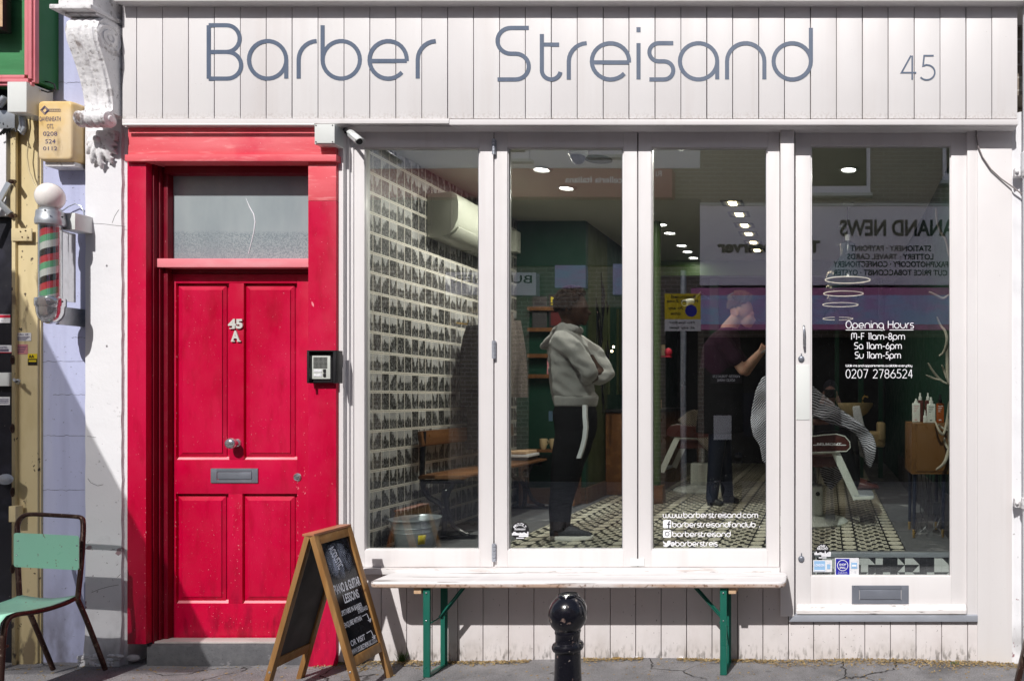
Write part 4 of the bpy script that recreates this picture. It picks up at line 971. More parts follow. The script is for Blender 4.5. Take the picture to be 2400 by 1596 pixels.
for (y, z) in prof:
    z = 3.05 + (z - 3.05)*.80
    top = (z - 3.05)/.65; w0 = (xb-xa)*(.86 + .14*top); c0 = (xa+xb)/2 + .012*(1-top); row = []
    for i in range(nX+1):
        t = i/nX; groove = -.010*(abs(math.sin(t*PI*4))**.5) * (1 if .08 < t < .92 else .2)
        row.append(Vector((c0 - w0/2 + w0*t, y + groove + .004, z)))
    rings.append(row + [Vector((c0 + w0/2, .0, z)), Vector((c0 - w0/2, .0, z))])
mb = MB().loft(rings)
build(mb, 'scroll_body', M['corbel'], pl, angle=50)
mb = MB()
mb.lathe((xa+.020, -.165, 3.030), [(.036,-.008),(.044,0),(.044,.006),(.038,.012),(.040,.02),(.045,.032),(.046,.045),(.038,.052),(.044,.062),(.046,.078),(.044,.09),(.038,.096),(.044,.106),(.046,.12),(.042,.134),(.036,.14),(.043,.146),(.046,.152),(.040,.164),(.02,.168),(.016,.173),(0,.174)], 26, 'x')
build(mb, 'lower_volute', M['corbel'], pl); mb = MB()
mb.lathe((xa+.165, -.165, 3.475), [(.075,-.02),(.075,.016),(.066,.020),(.058,.012),(.046,.012),(.040,.021),(.024,.022),(.014,.013),(.012,.021),(0,.022)], 30, 'x')
build(mb, 'upper_volute', M['corbel'], pl)
mb = MB(); c = P(243, 326, -.05)
for a_, L in ((-90,.165),(-112,.145),(-68,.145),(-134,.115),(-46,.115),(-156,.085),(-24,.085)):
    d_ = Vector((math.cos(R(a_)), 0, math.sin(R(a_)))); q = [c + d_*L*t + Vector((0, -.020 - .012*math.sin(t*PI) + .010*t, 0)) for t in (0,.3,.6,.85,1)]
    mb.limb(q, [.012,.013,.015,.014,.009], 10)
    for sg in (-1, 1):
        e = Vector((-d_.z, 0, d_.x))*sg
        for t in (.5,.75): mb.limb([c + d_*L*t + Vector((0,-.022,0)), c + d_*L*(t+.12) + e*.022 + Vector((0,-.012,0))], [.008,.005], 8)
mb.box(c.x-.080, c.x+.085, -.075, -.045, c.z-.012, c.z+.045); mb.sphere(c + Vector((0,-.04,-.01)), .02, 12, 8)
fused(mb, 'leaf_ornament', M['corbel'], pl, .005, 2)
mb = MB().box(xa-.045, xb+.0, -.275, 0, 3.585, 3.61); mb.box(xa-.02, xb-.012, -.25, 0, 3.61, 3.73); mb.box(xa-.04, xb+.0, -.27, 0, 3.73, 3.82)
mb.box(xa+.0, xb-.01, -.235, 0, 3.57, 3.5845)
build(mb, 'bracket_cap', M['corbel'], pl, bevel=.005)
# lavender wall
lw = build(MB().pbox(96, 202, -80, 1600, -.006, .15), 'lavender_wall', M['lav'])
tag(lw, 'narrow strip of lavender rendered wall with stains and fine cracks', 'wall')
mb = MB()
for z_, x_a, x_b, sd in ((846,98,200,1),(924,125,200,2),(1020,98,200,3),(1147,98,198,4),(790,168,200,5),(193,110,190,6)):
    pts = [P(x_a+(x_b-x_a)*i/14, z_ + 4*noise.noise(Vector((i*.7, sd, 0))), -.0065) for i in range(15)]
    mb.tube(pts, [.0005+.0006*random.random() for _ in pts], 5)
build(mb, 'wall_crack', M['dark'], lw)
mb = MB()
for pts in (((203,522),(215,523),(240,524),(262,527),(293,530)),((262,522),(268,506),(278,491)),((204,1021),(212,1022),(225,1024)),((204,1120),(212,1130),(228,1137),(240,1134)),((214,1387),(232,1379),(254,1373),(276,1369)),((272,1353),(281,1344)),((205,1478),(222,1480),(238,1487),(262,1494))):
    q = [P(x+2*random.random(), y, -.0455 if len(pts) else 0) for x, y in pts]; mb.tube(q, [.0009]*len(q), 5)
build(mb, 'pier_crack', M['dark'], pl)
# cream post with hinges, dark door at the edge
cp = root('cream_post', 'cream painted timber door post with chipped edges and iron hinge plates', 'post', (-4.75, 0, 0))
mb = MB(); mb.pbox(36, 88, 195, 1600, -.03, .12); mb.pbox(88.4, 96, 195, 1600, -.018, .12); mb.pbox(27, 35.7, 300, 1600, -.045, .12)
build(mb, 'post_boards', M['cream'], cp, bevel=.003)
for a_ in ((26, 74, 534, 564, -.052, -.046), (24, 36, 300, 500, -.06, -.046), (20, 36, 1185, 1222, -.09, -.046)): build(MB().pbox(*a_), 'hinge_plate', M['cream'], cp, bevel=.003)
mb = MB()
for q in ((48,542),(60,540),(52,555),(66,556)): mb.sphere(P(*q,-.053), .004, 8, 6)
for py in (505, 425): mb.cyl(P(26,py,-.10), P(34,py,-.05), .012, 12)
build(mb, 'hinge_bolt', M['tube'], cp)
mb = MB().tube([P(33,888,-.05), P(38,893,-.10), P(42,897,-.06)], .008, 8); mb.sphere(P(42,892,-.06), .012, 10, 8); build(mb, 'latch', M['galv'], cp)
sticker([('paper',39,73,779,798)], cp, -.031, label='small white sticker, top one on the cream post')
sticker([('label_pink',37,65,806,829)], cp, -.031, label='faded pink sticker on the cream post')
mb = MB(); ftext(mb, 'CALL US', 41, 66, 781, 785, -.033, .02)
for i in range(4): mb.pbox(41, 70-3*i, 788+2.4*i, 789+2.4*i, -.033, -.0326); mb.pbox(39, 62-2*i, 811+4*i, 812.3+4*i, -.033, -.0326)
build(mb, 'sticker_print', M['ink'], cp, fix=False, smooth=False)
sticker([('yellow',65,87,828,855), ('black',65.2,86.8,840,854.8)], cp, -.031, label='yellow and black sticker reading AA')
mb = MB(); ftext(mb, 'AA', 67, 80, 830.5, 838, -.0335, .03); build(mb, 'sticker_print', M['black'], cp, fix=False, smooth=False)
mb = MB(); mb.pbox(67, 85, 843, 847, -.0335, -.033); build(mb, 'sticker_print', M['yellow'], cp, fix=False, smooth=False)
dk = root('dark_shutter_door', 'scuffed near black door with stickers at the left edge of the picture', 'door', (-5.0, .02, 0))
build(MB().pbox(-180, 27, 195, 1600, -.012, .1), 'door_leaf', M['blackdoor'], dk, bevel=.003)
mb = MB()
for a, b in (((-40,540),(22,428)), ((-40,430),(24,500))): mb.bar(P(*a,-.09), P(*b,-.07), .028, .012)
build(mb, 'folding_stay', M['galv'], dk, bevel=.002)
build(MB().pbox(-30, 14, 285, 505, -.05, -.02), 'roller_guide', M['plaster'], dk, bevel=.004)
sticker([('paper',-12,24,736,756), ('redprint',-12,24,737,744)], dk, -.013, label='red, white and blue sticker on the dark door'); sticker([('paper',-20,27,808,826), ('redprint',-20,27,824,826)], dk, -.013, label='white UNITED sticker on the dark door'); sticker([('paper',-20,23,929,948)], dk, -.013, label='tilted white sticker low on the dark door')
mb = MB(); ftext(mb, 'UNITED', -2, 17, 811, 815, -.016, .02)
for i in range(3): mb.pbox(-8, 20, 817+2*i, 818+2*i, -.016, -.0156); mb.pbox(-8, 20, 934+4*i, 935.3+4*i, -.016, -.0156)
build(mb, 'sticker_print', M['ink'], dk, fix=False, smooth=False)
build(MB().pbox(-20, 22, 872, 904, -.05, -.013), 'white_handle_box', M['plastic'], dk, bevel=.008)
mb = MB().cyl(P(10,1122,-.02), P(14,1122,-.12), .03, 16); mb.cyl(P(14,1122,-.12), P(14,1122,-.125), .016, 12); build(mb, 'door_pull', M['galv'], dk, bevel=.003)
mb = MB()
for py in (842, 1003, 1152, 1332): mb.sphere(P(29,py,-.05), .018, 10, 8, (.6,.5,1.5))
build(mb, 'hinge_knuckle', M['tube'], dk)
# green sign box with pink frame
sb = root('sign_box', 'green shop sign box with pink moulded frame at the top left', 'sign', (-5.0, -.1, 3.2))
build(MB().box(PX(-260,-.1), PX(82,-.14), -.125, 0, PZ(190,-.13), 4.1), 'sign_case', M['green_flat'], sb)
build(MB().box(PX(-250,-.13), PX(58,-.13), -.130, -.1255, PZ(175,-.13), 4.08), 'sign_panel', M['green_sign'], sb)
mb = MB()
for i, (y_, o_) in enumerate(((-.150,0),(-.158,8.5),(-.148,17))):
    a = 57 + o_; mb.box(PX(a,y_), PX(a+8.2,y_), y_, -.1305 if i < 2 else -.1255, PZ(175+o_,y_), 4.1); mb.box(PX(-260,y_), PX(a,y_), y_, -.1305, PZ(175+o_+7.5,y_), PZ(175+o_,y_))
build(mb, 'frame_moulding', M['pink'], sb, bevel=.002)
ln = build(MB().box(PX(-60,-.2), PX(10,-.2), -.22, -.16, PZ(72,-.2), 4.0), 'wall_lantern', M['black'], None, bevel=.004)
build(MB().box(PX(-50,-.22), PX(6,-.22), -.2205, -.2202, PZ(62,-.22), 3.95), 'lantern_glass', M['rawwood'], ln)
tag(ln, 'edge of a dark framed wall lantern on the green sign at top left', 'lantern')
eb = root('electric_box', 'pale grey electrical box with cables under the green sign', 'electrical box', P(40, 263, 0))
build(MB().pbox(17, 62, 191, 262, -.17, -.02), 'box_body', M['plastic'], eb, bevel=.003)
mb = MB().cyl(P(80,211,-.09), P(97,211,-.09), .011, 14); build(mb, 'cable_gland', M['plastic'], eb)
pts = [(97,211),(112,216),(124,214),(130,206),(127,197),(115,192),(98,190)]
build(MB().tube([P(x,y,-.09+.01*i/6) for i, (x,y) in enumerate(pts)], .0042, 8), 'black_cable', M['black'], eb)
pts = [(50,268),(52,290),(48,305),(52,312),(58,300),(56,275)]
build(MB().tube([P(x,y,-.10) for x,y in pts], .012, 10), 'flexible_conduit', M['galv'], eb)
pts = [(70,262),(71,300),(66,330),(63,365),(68,400),(80,430),(90,446)]
build(MB().tube([P(x,y,-.06) for x,y in pts], .0035, 8), 'cream_cable', M['cream'], eb)
mb = MB()
for k in range(5):
    x = 4+7*k; pts = [P(x, 262+4*k, -.08), P(x-6+3*k, 285+6*k, -.1), P(x+8-4*k, 300, -.09), P(x-10, 318-2*k, -.08)]; mb.tube(pts, .0035, 7)
build(mb, 'loose_wire', M['black'], eb)
mb = MB().pbox(-10, 34, 258, 300, -.10, -.03); mb.cyl(P(-5,248,-.12), P(13,228,-.12), .018, 14); build(mb, 'metal_fitting', M['galv'], eb, bevel=.003)
# yellowed alarm box
al = root('alarm_box', 'sun yellowed alarm box with company name and phone number on lavender wall', 'alarm box', P(120, 385, 0))
mb = MB(); rings = []
o_ = rrect(88, 168, 234, 376, 9); c_ = (128, 305)
for y_, s_ in ((-.004,1.0),(-.085,1.0),(-.105,.985),(-.114,.955),(-.117,.90)):
    rings.append([P(c_[0]+(x-c_[0])*s_, c_[1]+(z-c_[1])*s_, -.117)*0 + Vector((PX(c_[0]+(x-c_[0])*s_,-.117), y_, PZ(c_[1]+(z-c_[1])*s_,-.117))) for x, z in o_])
mb.loft(rings); build(mb, 'box_cover', M['alarm'], al, angle=60)
build(MB().box(PX(94,-.117), PX(164,-.117), -.09, -.006, PZ(386,-.117), PZ(375,-.117)), 'box_base', M['corbel'], al, bevel=.005)
yt = -.1180; mb = MB()
ftext(mb, 'DAVENHEATH', 93, 142, 273, 284, yt, .0); ftext(mb, 'OTS.', 110, 126, 290, 301, yt); ftext(mb, '0208', 101, 134, 308, 318, yt); ftext(mb, '524', 106, 130, 326, 336, yt); ftext(mb, '0112', 101, 134, 343, 352, yt)
build(mb, 'cover_lettering', M['ink'], al, fix=False, smooth=False)
mb = MB(); dia = lambda r: [(PX(105+r*math.cos(R(t)), yt), PZ(258+r*1.0*math.sin(R(t)), yt)) for t in (0,90,180,270,360)]
for r in (10, 6.5):
    pts = dia(r)
    for i in range(4): ribbon(mb, [pts[i], pts[i+1]], .0035, yt - .0003*i - r*.00005)
for z in (255.5, 260.5): ribbon(mb, [(PX(108,yt), PZ(z,yt)), (PX(142,yt), PZ(z,yt))], .0022, yt - .0016)
for i in range(9): ribbon(mb, [(PX(110+4*i,yt), PZ(255.5,yt)), (PX(110+4*i,yt), PZ(260.5,yt))], .0016, yt - .002)
build(mb, 'emblem', M['ink'], al, fix=False, smooth=False)
build(MB().sphere(P(169,361,-.07), .007, 10, 8), 'cover_screw', M['galv'], al)
# barber pole
bp = root('barber_pole', 'striped barber pole with white globe and chrome caps on lavender wall', 'barber pole', P(118, 757, -.2))
yb = -.20; X0 = PX(118.5, yb); kk = (D+yb)/F
Zp = lambda py: PZ(py, yb)
build(MB().sphere((X0-.002, yb, Zp(461)), 31.5*kk, 40, 26, (.86,.86,1.03)), 'globe', M['opalglobe'], bp)
prof = [(27,489),(27,494),(33,495),(34.5,500),(35,511),(36.5,513),(37,522),(36,527),(28,529),(26,532)]
build(MB().lathe((X0, yb, 0), [(r*kk*.74, Zp(z)) for r, z in prof], 40), 'top_collar', M['galv'], bp)
prof = [(26,694),(27,697),(37,699),(37.8,702),(37.5,716),(35,719),(34.5,721),(33.5,732),(29,744),(21,753),(10,757.5),(0,758.5)]
build(MB().lathe((X0, yb, 0), [(r*kk*.74, Zp(z)) for r, z in prof], 40), 'bottom_cup', M['chrome'], bp)
cy = MB().lathe((X0, yb, 0), [(25*kk*.74, Zp(700)), (25*kk*.74, Zp(527))], 44)
build(cy, 'striped_cylinder', M['pole'], bp, origin=(0,0,0))
build(MB().lathe((X0, yb, 0), [(29*kk*.74, Zp(700)), (29*kk*.74, Zp(528))], 44), 'glass_casing', M['glass'], bp)
mb = MB().box(PX(148,-.16), PX(154,-.16), -.20, -.14, Zp(703), Zp(538)); mb.box(PX(157,-.12), PX(166,-.12), -.14, -.09, Zp(703), Zp(538)); 
build(mb, 'back_rail', M['chrome'], bp, bevel=.003)
mb = MB().box(PX(152,-.11), PX(192,-.11), -.15, -.03, Zp(533), Zp(493)); build(mb, 'mount_box', M['plastic'], bp, bevel=.004)
for q_ in (MB().box(PX(155,-.1), PX(163,-.1), -.16, -.005, Zp(758), Zp(715)), MB().bar((X0+.03, -.19, Zp(505)), (PX(155,-.14), -.14, Zp(505)), .02, .03, (0,0,1))): build(q_, 'wall_bracket', M['galv'], bp, bevel=.002)
pts = [(146,494),(160,484),(176,477),(190,483),(197,497),(198,520)]
build(MB().tube([P(x,y,-.03) for x,y in pts], .003, 8), 'supply_cable', M['galv'], bp)
mb = MB()
for q in ((146,508),(106,492),(146,706)): mb.sphere(P(*q,-.27), .005, 8, 6)
build(mb, 'grub_screw', M['black'], bp)
# ------------------------------------------------------------------ mint chair (faces the street)
ch = root('mint_chair', 'mint green metal chair with rusty dark tube frame, cut by the left edge', 'chair', (-4.1, -.5, 0))
def smoothpts(pts, it=2):
    pts = [Vector(p) for p in pts]
    for _ in range(it):
        o = [pts[0]]
        for i in range(len(pts)-1): o += [pts[i].lerp(pts[i+1], .25), pts[i].lerp(pts[i+1], .75)]
        pts = o + [pts[-1]]
    return pts
xr_, xl_ = -3.925, -4.262
r_ = .0115
back = [(-3.945,-.36,.44), (-3.955,-.33,.60), (-3.975,-.30,.73), (-4.0,-.27,.79), (-4.012,-.258,.825), (-4.02,-.255,.852), (-4.055,-.255,.858), (-4.20,-.255,.866), (-4.30,-.258,.872), (-4.335,-.262,.862), (-4.355,-.27,.825), (-4.345,-.28,.78), (-4.31,-.31,.66), (-4.29,-.33,.60), (-4.25,-.36,.44)]
mb = MB().tube(smoothpts(back), r_, 12)
for x, sx in ((xr_-.03, 1), (xl_+.02, -1)):
    mb.tube(smoothpts([(x,-.36,.445), (x+.002*sx,-.42,.43), (x,-.56,.425), (x,-.665,.445), (x,-.71,.43), (x,-.725,.36), (x+.0*sx,-.74,0)]), r_, 12)
    mb.tube(smoothpts([(x,-.355,.45), (x-.004,-.29,.30), (x-.018,-.17,.005)], 1), r_, 12)
mb.tube([(xr_-.035,-.70,.30),(xl_+.025,-.70,.30)], .008, 10)
build(mb, 'tube_frame', M['tube'], ch)
rings = []
for y_, z_ in ((-.355,.462),(-.40,.452),(-.50,.442),(-.60,.448),(-.67,.458),(-.715,.452),(-.742,.425),(-.752,.38)):
    row = []
    for i in range(11):
        t = i/10; dz = -.018*math.sin(t*PI) if y_ > -.7 else 0; row.append(Vector((xl_+.01 + (xr_-xl_-.035)*t, y_, z_ + dz)))
    rings.append(row)
mb = MB(); n = 11
mb.v = [p for r in rings for p in r] ; mb.f = [[i*n+j, i*n+j+1, (i+1)*n+j+1, (i+1)*n+j] for i in range(7) for j in range(10)]; mb.mi = [0]*70
o = build(mb, 'seat', M['mint'], ch, angle=80); sm = o.modifiers.new('s', 'SOLIDIFY'); sm.thickness = .003
y_ = -.345; mb = MB()
rr = [(x, z) for x, z in rrect(32, 185, 1247, 1327, 6)]
mb.prism([(PX(x,y_), PZ(z + (x-32)*.05,y_)) for x, z in rr], 'y', y_, y_+.004)
build(mb, 'backrest', M['mint'], ch)
mb = MB()
for q in ((42,1266),(39,1299),(180,1277),(178,1310)): mb.sphere(P(*q,y_-.001), .0038, 8, 6)
build(mb, 'backrest_screw', M['chrome'], ch)
# ------------------------------------------------------------------ chalkboards
def aboard(name, label, xt, zt_, yn, yf_, xlft, xrgt, writing, wood, boardm, backm):
    rt = root(name, label, 'chalkboard', (xt, (yn+yf_)/2, 0))
    for s_, xf in ((-1, xlft), (1, xrgt)):
        top = Vector((xt + s_*.012, 0, zt_)); ft = Vector((xf, 0, .004)); d = (ft - top).normalized(); nrm = Vector((-d.z, 0, d.x))*(1 if s_ < 0 else -1)
        if nrm.z < 0: nrm = -nrm
        L = (ft-top).length; w = .036; t = .026; mbf = MB()
        for y in (yn + w/2, yf_ - w/2):
            g = gz(xf, y); e = top + d*(L + (.004-g)/abs(d.z)*1.0 + .002)
            c0 = Vector((top.x, y, top.z)); c1 = Vector((e.x, y, e.z)); mbf.bar(c0, c1, w, t, nrm)
        for f0, f1 in ((0.004,.058),(.775,.835)):
            p0 = top + d*(L*f0); p1 = top + d*(L*f1); mbf.bar(Vector((p0.x,(yn+yf_)/2,p0.z)), Vector((p1.x,(yn+yf_)/2,p1.z)), yf_-yn-2*w-.001, t*.9, nrm)
        fr = build(mbf, 'frame', wood, rt, bevel=.002, label='board frame facing ' + ('the red door' if s_ < 0 else 'the window') if writing else None)
        p0 = top + d*(L*.055); p1 = top + d*(L*.79)
        mbb = MB().bar(Vector((p0.x,(yn+yf_)/2,p0.z)), Vector((p1.x,(yn+yf_)/2,p1.z)), yf_-yn-2*w+.004, .006, nrm)
        bd = build(mbb, 'chalk_panel', boardm if s_ > 0 else backm, rt)
        if s_ > 0 and writing:
            u = Vector((0,1,0)); v = -d; off = nrm*.0045
            W = yf_-yn-2*w; base = Vector((0, yn+w, 0))
            def at(a, b): return Vector((0, yn+w+W*a, 0)) + Vector((top.x, 0, top.z)) + d*(L*.058 + L*.715*b) + off
            mt = MB()
            for s, a0, a1, b0, b1 in (('PIANO & GUITAR',.04,.96,.37,.455),('LESSONS',.26,.80,.475,.555),('UPSTAIRS IN BARBER',.04,.80,.60,.645),('STREISAND',.60,.96,.645,.685),('ENQUIRE WITHIN',.04,.66,.705,.76),('OR VISIT',.08,.60,.87,.92),('WWW.DOUBLETIMEMUSIC.CO.UK',.03,.97,.945,.99)):
                text(mt, s, at(a0, b1), u, v, W*(a1-a0), L*.715*(b1-b0), .02)
            for a0, b0 in ((.70,.72),(.68,.875)):
                for (p_, q_) in (((a0,b0),(a0+.17,b0-.004)),((a0+.17,b0),(a0+.21,b0+.075)),((a0+.15,b0+.055),(a0+.21,b0+.08)),((a0+.26,b0+.05),(a0+.21,b0+.08))):
                    mt.bar(at(*p_)+nrm*.001, at(*q_)+nrm*.001, .004, .0008, nrm)
            build(mt, 'chalk_writing', M['chalk'], bd, smooth=False)
            mt = MB(); pts = [at(.08+.05*math.sin(t*.35)+.035*t, .045+.028*t) for t in range(9)]; c_ = at(.45,.18)
            mt.loft([[c_ + u*W*.46*rr_*math.cos(2*PI*i/30)*(1+.04*math.sin(i*.8)) + v*L*.125*rr_*math.sin(2*PI*i/30) + nrm*z_ for i in range(30)] for rr_, z_ in ((1,-.0006),(.97,0),(.3,.0003))])
            build(mt, 'chalk_smear', M['smear'], bd)
            mt = MB(); vv = (v + u*.35).normalized()
            text(mt, 'ACOUSTIC', at(.22,.06), (-v*.96 + u*.28).normalized(), (u*.9+v*.28).normalized(), L*.15, W*.2, .01)
            build(mt, 'chalk_writing', M['chalk'], bd, smooth=False, label='smudged upper chalk word')
    mbt = MB()
    mbt.obox((xt-.006, (yn+yf_)/2, zt_+.008), (.03,0,0), (0,(yf_-yn)/2+.0,0), (0,0,.006)); build(mbt, 'top_bar', M['wood_red'] if writing else wood, rt, bevel=.002)
    for xf in (xlft, xrgt):
        x_ = xt + (xf-xt)*.85; build(MB().sphere((x_, yn-.001, zt_*.15), .006, 10, 8, (1,.4,1)), 'hinge_bolt', M['chrome'], rt)
    return rt
aboard('pavement_chalkboard', 'wooden A-frame chalkboard advertising piano and guitar lessons by the red door', -2.605, .80, -.545, -.235, -2.84, -2.365, True, M['wood'], M['board'], M['board_in'])
aboard('pavement_chalkboard', 'dark A-frame board only just showing at the right edge', 1.215, .95, -.66, -.38, .985, 1.47, False, M['tube'], M['board'], M['board_in'])
# ------------------------------------------------------------------ bench outside
bn = root('bench', 'long whitewashed wooden bench on folding green steel legs under the windows', 'bench', (-1.35, -.16, 0))
yb0, yb1 = -.285, -.035; zt_, zb_ = PZ(1363, yb0), PZ(1377.5, yb0)
xa, xb = PX(860, yb0), PX(1841, yb0)
def plank(z0, z1, ins):
    pts = []
    r = .05
    for cx_, cy_, a0 in ((xb-r, yb1-r, 0), (xa+r, yb1-r, 90), (xa+r, yb0+r, 180), (xb-r, yb0+r, 270)):
        pts += [(cx_ + (r-ins)*math.cos(R(a0+t)), cy_ + (r-ins)*math.sin(R(a0+t))) for t in range(0, 91, 15)]
    return pts
rings = [[(x, y, z) for x, y in plank(0, 0, i_)] for z, i_ in ((zb_,.008),(zb_+.004,.002),(zb_+.010,0),(zt_-.011,0),(zt_-.004,.002),(zt_,.008))]
build(MB().loft(rings[:3] + rings[3:4]), 'seat_edge', M['rawedge'], bn)
build(MB().loft([[(x, y, z) for x, y in plank(0,0,i_)] for z, i_ in ((zt_-.0105,.0002),(zt_-.004,.002),(zt_-.0005,.008),(zt_,.016))]), 'seat_plank', M['seatwood'], bn)
for s_, xleg, xbl, pb in ((1, PX(1002,-.25), PX(981,-.25), (1014,1093)), (-1, PX(1696,-.25), PX(1717,-.25), (1688,1620))):
    mb = MB(); g = gz(xleg, -.25) + .002; g2_ = gz(xleg, -.06) + .002
    mb.box(xleg-.018, xleg+.018, -.262, -.25, g, zb_-.0005); mb.box(xleg-.018, xleg+.018, -.072, -.06, g2_, zb_-.0005); mb.box(xleg-.018, xleg-.015, -.249, -.235, g, zb_-.001)
    mb.box(xleg-.018, xleg+.018, -.2495, -.0725, max(g,g2_), max(g,g2_)+.006)
    build(mb, 'leg', M['bgreen'], bn, bevel=.0015, label='left U-shaped leg' if s_ > 0 else 'right U-shaped leg')
    a = Vector((xleg + s_*.02, -.165, PZ(1447,-.165))); b = Vector((PX(pb[1],-.165), -.165, zb_-.001))
    mb = MB().bar(a, b, .026, .004, (s_*-.6, 0, .8)); mb.bar(a+Vector((0,.012,0)), b+Vector((0,.012,0)), .004, .02, (s_*-.6, 0, .8)); mb.tube([a+Vector((0,-.085,0)), a+Vector((0,.09,0))], .004, 8)
    build(mb, 'brace', M['bgreen'], bn)
    build(MB().box(xbl-.02, xbl+.02, -.262, -.05, zb_-.035, zb_-.0005), 'cleat', M['rawwood'], bn, bevel=.002)
    mb = MB().obox(b + Vector((s_*.02, 0, -.008)), (.018,0,0), (0,.02,0), (0,0,.006)); build(mb, 'brace_latch', M['galv'], bn)
    mb = MB().sphere((xleg, -.263, zb_-.03), .0055, 10, 8); mb.sphere((xleg, -.263, PZ(1453,-.26)), .0045, 10, 8); build(mb, 'rivet', M['chrome'], bn)
# ------------------------------------------------------------------ bollards
def bollard(label, x, y, px=True):
    rt = root('bollard', label, 'bollard', (0, 0, 0)); h = .826; k = 1/680.0
    prof = [(.0,1388),(16,1388.5),(23,1390),(25,1393.5),(24,1396),(30,1400),(38,1409),(44,1421),(46.5,1435),(45,1449),(40,1461),(33,1470),(30,1474),(31,1477),(31,1480),(29.5,1482),(29.5,1500),(31,1503),(35.5,1505),(38,1510),(38,1515),(35.5,1520),(31.5,1522),(30.5,1526),(31.5,1560),(33,1600),(36,1760),(38,1820)]
    pr = [(r*k*.95, HZ - (z-CY)*k) for r, z in prof] + [(.058,.15),(.066,.12),(.066,.0),(.066,-.12)]
    build(MB().lathe((0,0,0), pr[::-1], 48), 'post', M['iron'], rt)
    rt.location = (x, y, 0 if y > -3.2 else -.02)
    return rt
yb_ = F/680 - D
b1 = bollard('black cast iron bollard with ball top in front of the bench', PX(1331, yb_), yb_)
b2 = b1.copy(); COL.objects.link(b2); b2['label'] = 'bollard on the far pavement, seen only mirrored in the glass'
for c in b1.children: q = c.copy(); COL.objects.link(q); q.parent = b2
b2.location = (-1.15, -5.55, -.02)
for b in (b1, b2): b['group'] = 'cast iron bollards'
# litter
def litter(name, label, cat, mb, m): tag(build(mb, name, m), label, cat)
def gp(px, py, up=.004):
    for y in [i*-.01 for i in range(1, 130)]:
        p = P(px, py, y)
        if p.z <= gz(p.x, y) + up: return Vector((p.x, y, gz(p.x, y)+up))
    return P(px, py, -.5)
p = gp(965,1568); litter('cigarette_end', 'tan cigarette end on the pavement left of the bench leg', 'cigarette end', MB().cyl(p, p+Vector((.035,-.006,.0)), .004, 10), M['rawwood'])
p = gp(1444,1551,.006); litter('flat_can_lid', 'dull round lid lying near the wall behind the bollard', 'lid', MB().lathe(p, [(.020,-.004),(.022,0),(.018,.002),(0,.001)], 20), M['brass'])
p = gp(1483,1558,.003); litter('paper_scrap', 'small pale scrap on the pavement right of the lid', 'paper scrap', MB().prism([(p.x,p.y),(p.x+.03,p.y+.003),(p.x+.026,p.y+.016),(p.x+.004,p.y+.012)], 'z', p.z, p.z+.002), M['paper'])
p = gp(1590,1556,.003); litter('paper_scrap', 'torn white paper scrap on the pavement mid way under the bench', 'paper scrap', MB().prism([(p.x,p.y),(p.x+.018,p.y+.004),(p.x+.03,p.y-.01),(p.x+.022,p.y+.02),(p.x+.006,p.y+.018)], 'z', p.z, p.z+.004), M['vinyl'])
p = gp(1760,1561,.003); litter('dead_leaf', 'crumpled brown leaf just right of the right bench leg', 'leaf', MB().sphere(p, .018, 10, 6, (1.3,1,.25)), M['tube'])
# ------------------------------------------------------------------ inside the shop: ceiling
LE = 1.5
def lamp(x, y, z, e, r, parent, col=(1,.94,.86), nm='ceiling_lamp_light'):
    L = bpy.data.lights.new(nm, 'AREA'); L.shape = 'DISK'; L.size = r*2; L.energy = e; L.color = col
    o = bpy.data.objects.new(nm, L); o.location = Vector((x,y,z)) - wloc(parent); link(o, parent)
def downlight(x, y, label, mul=1, grp='round downlights in the shop ceiling'):
    rt = root('downlight', label, 'downlight', (x, y, ZC), grp)
    build(MB().lathe((x,y,ZC), [(.048,-.001),(.068,-.001),(.072,-.004),(.066,-.009),(.052,-.010),(.049,-.005)], 32, cap=False), 'rim', M['enamel'], rt)
    build(MB().lathe((x,y,ZC), [(.046,-.001),(.046,-.004),(0,-.0045)], 28), 'lamp', M['downlight'], rt)
    lamp(x, y, ZC-.013, LE*mul, .045, rt)
for x, y, lb in ((-1.92,.78,'round lit downlight nearest the postcard wall, the one closest to the glass'), (-1.91,1.25,'round lit downlight nearest the postcard wall, the second from the glass'), (-.90,.30,'round lit downlight at the very top of the right folding window'), (.14,.78,'round lit downlight at the top of the door glass'),
                 (-1.50,2.05,'first downlight of the receding left row, half behind the window stile'),(-1.475,2.46,'second downlight of the receding left row'), (-1.47,2.82,'third downlight of the receding left row'), (-1.47,3.42,'fourth downlight of the receding left row'), (-1.47,3.75,'fifth downlight of the receding left row'), (-1.47,4.12,'last and farthest downlight of the receding left row')):
    downlight(x, y, lb, 15 if x < -1.8 else 5 if y < .8 else 1)
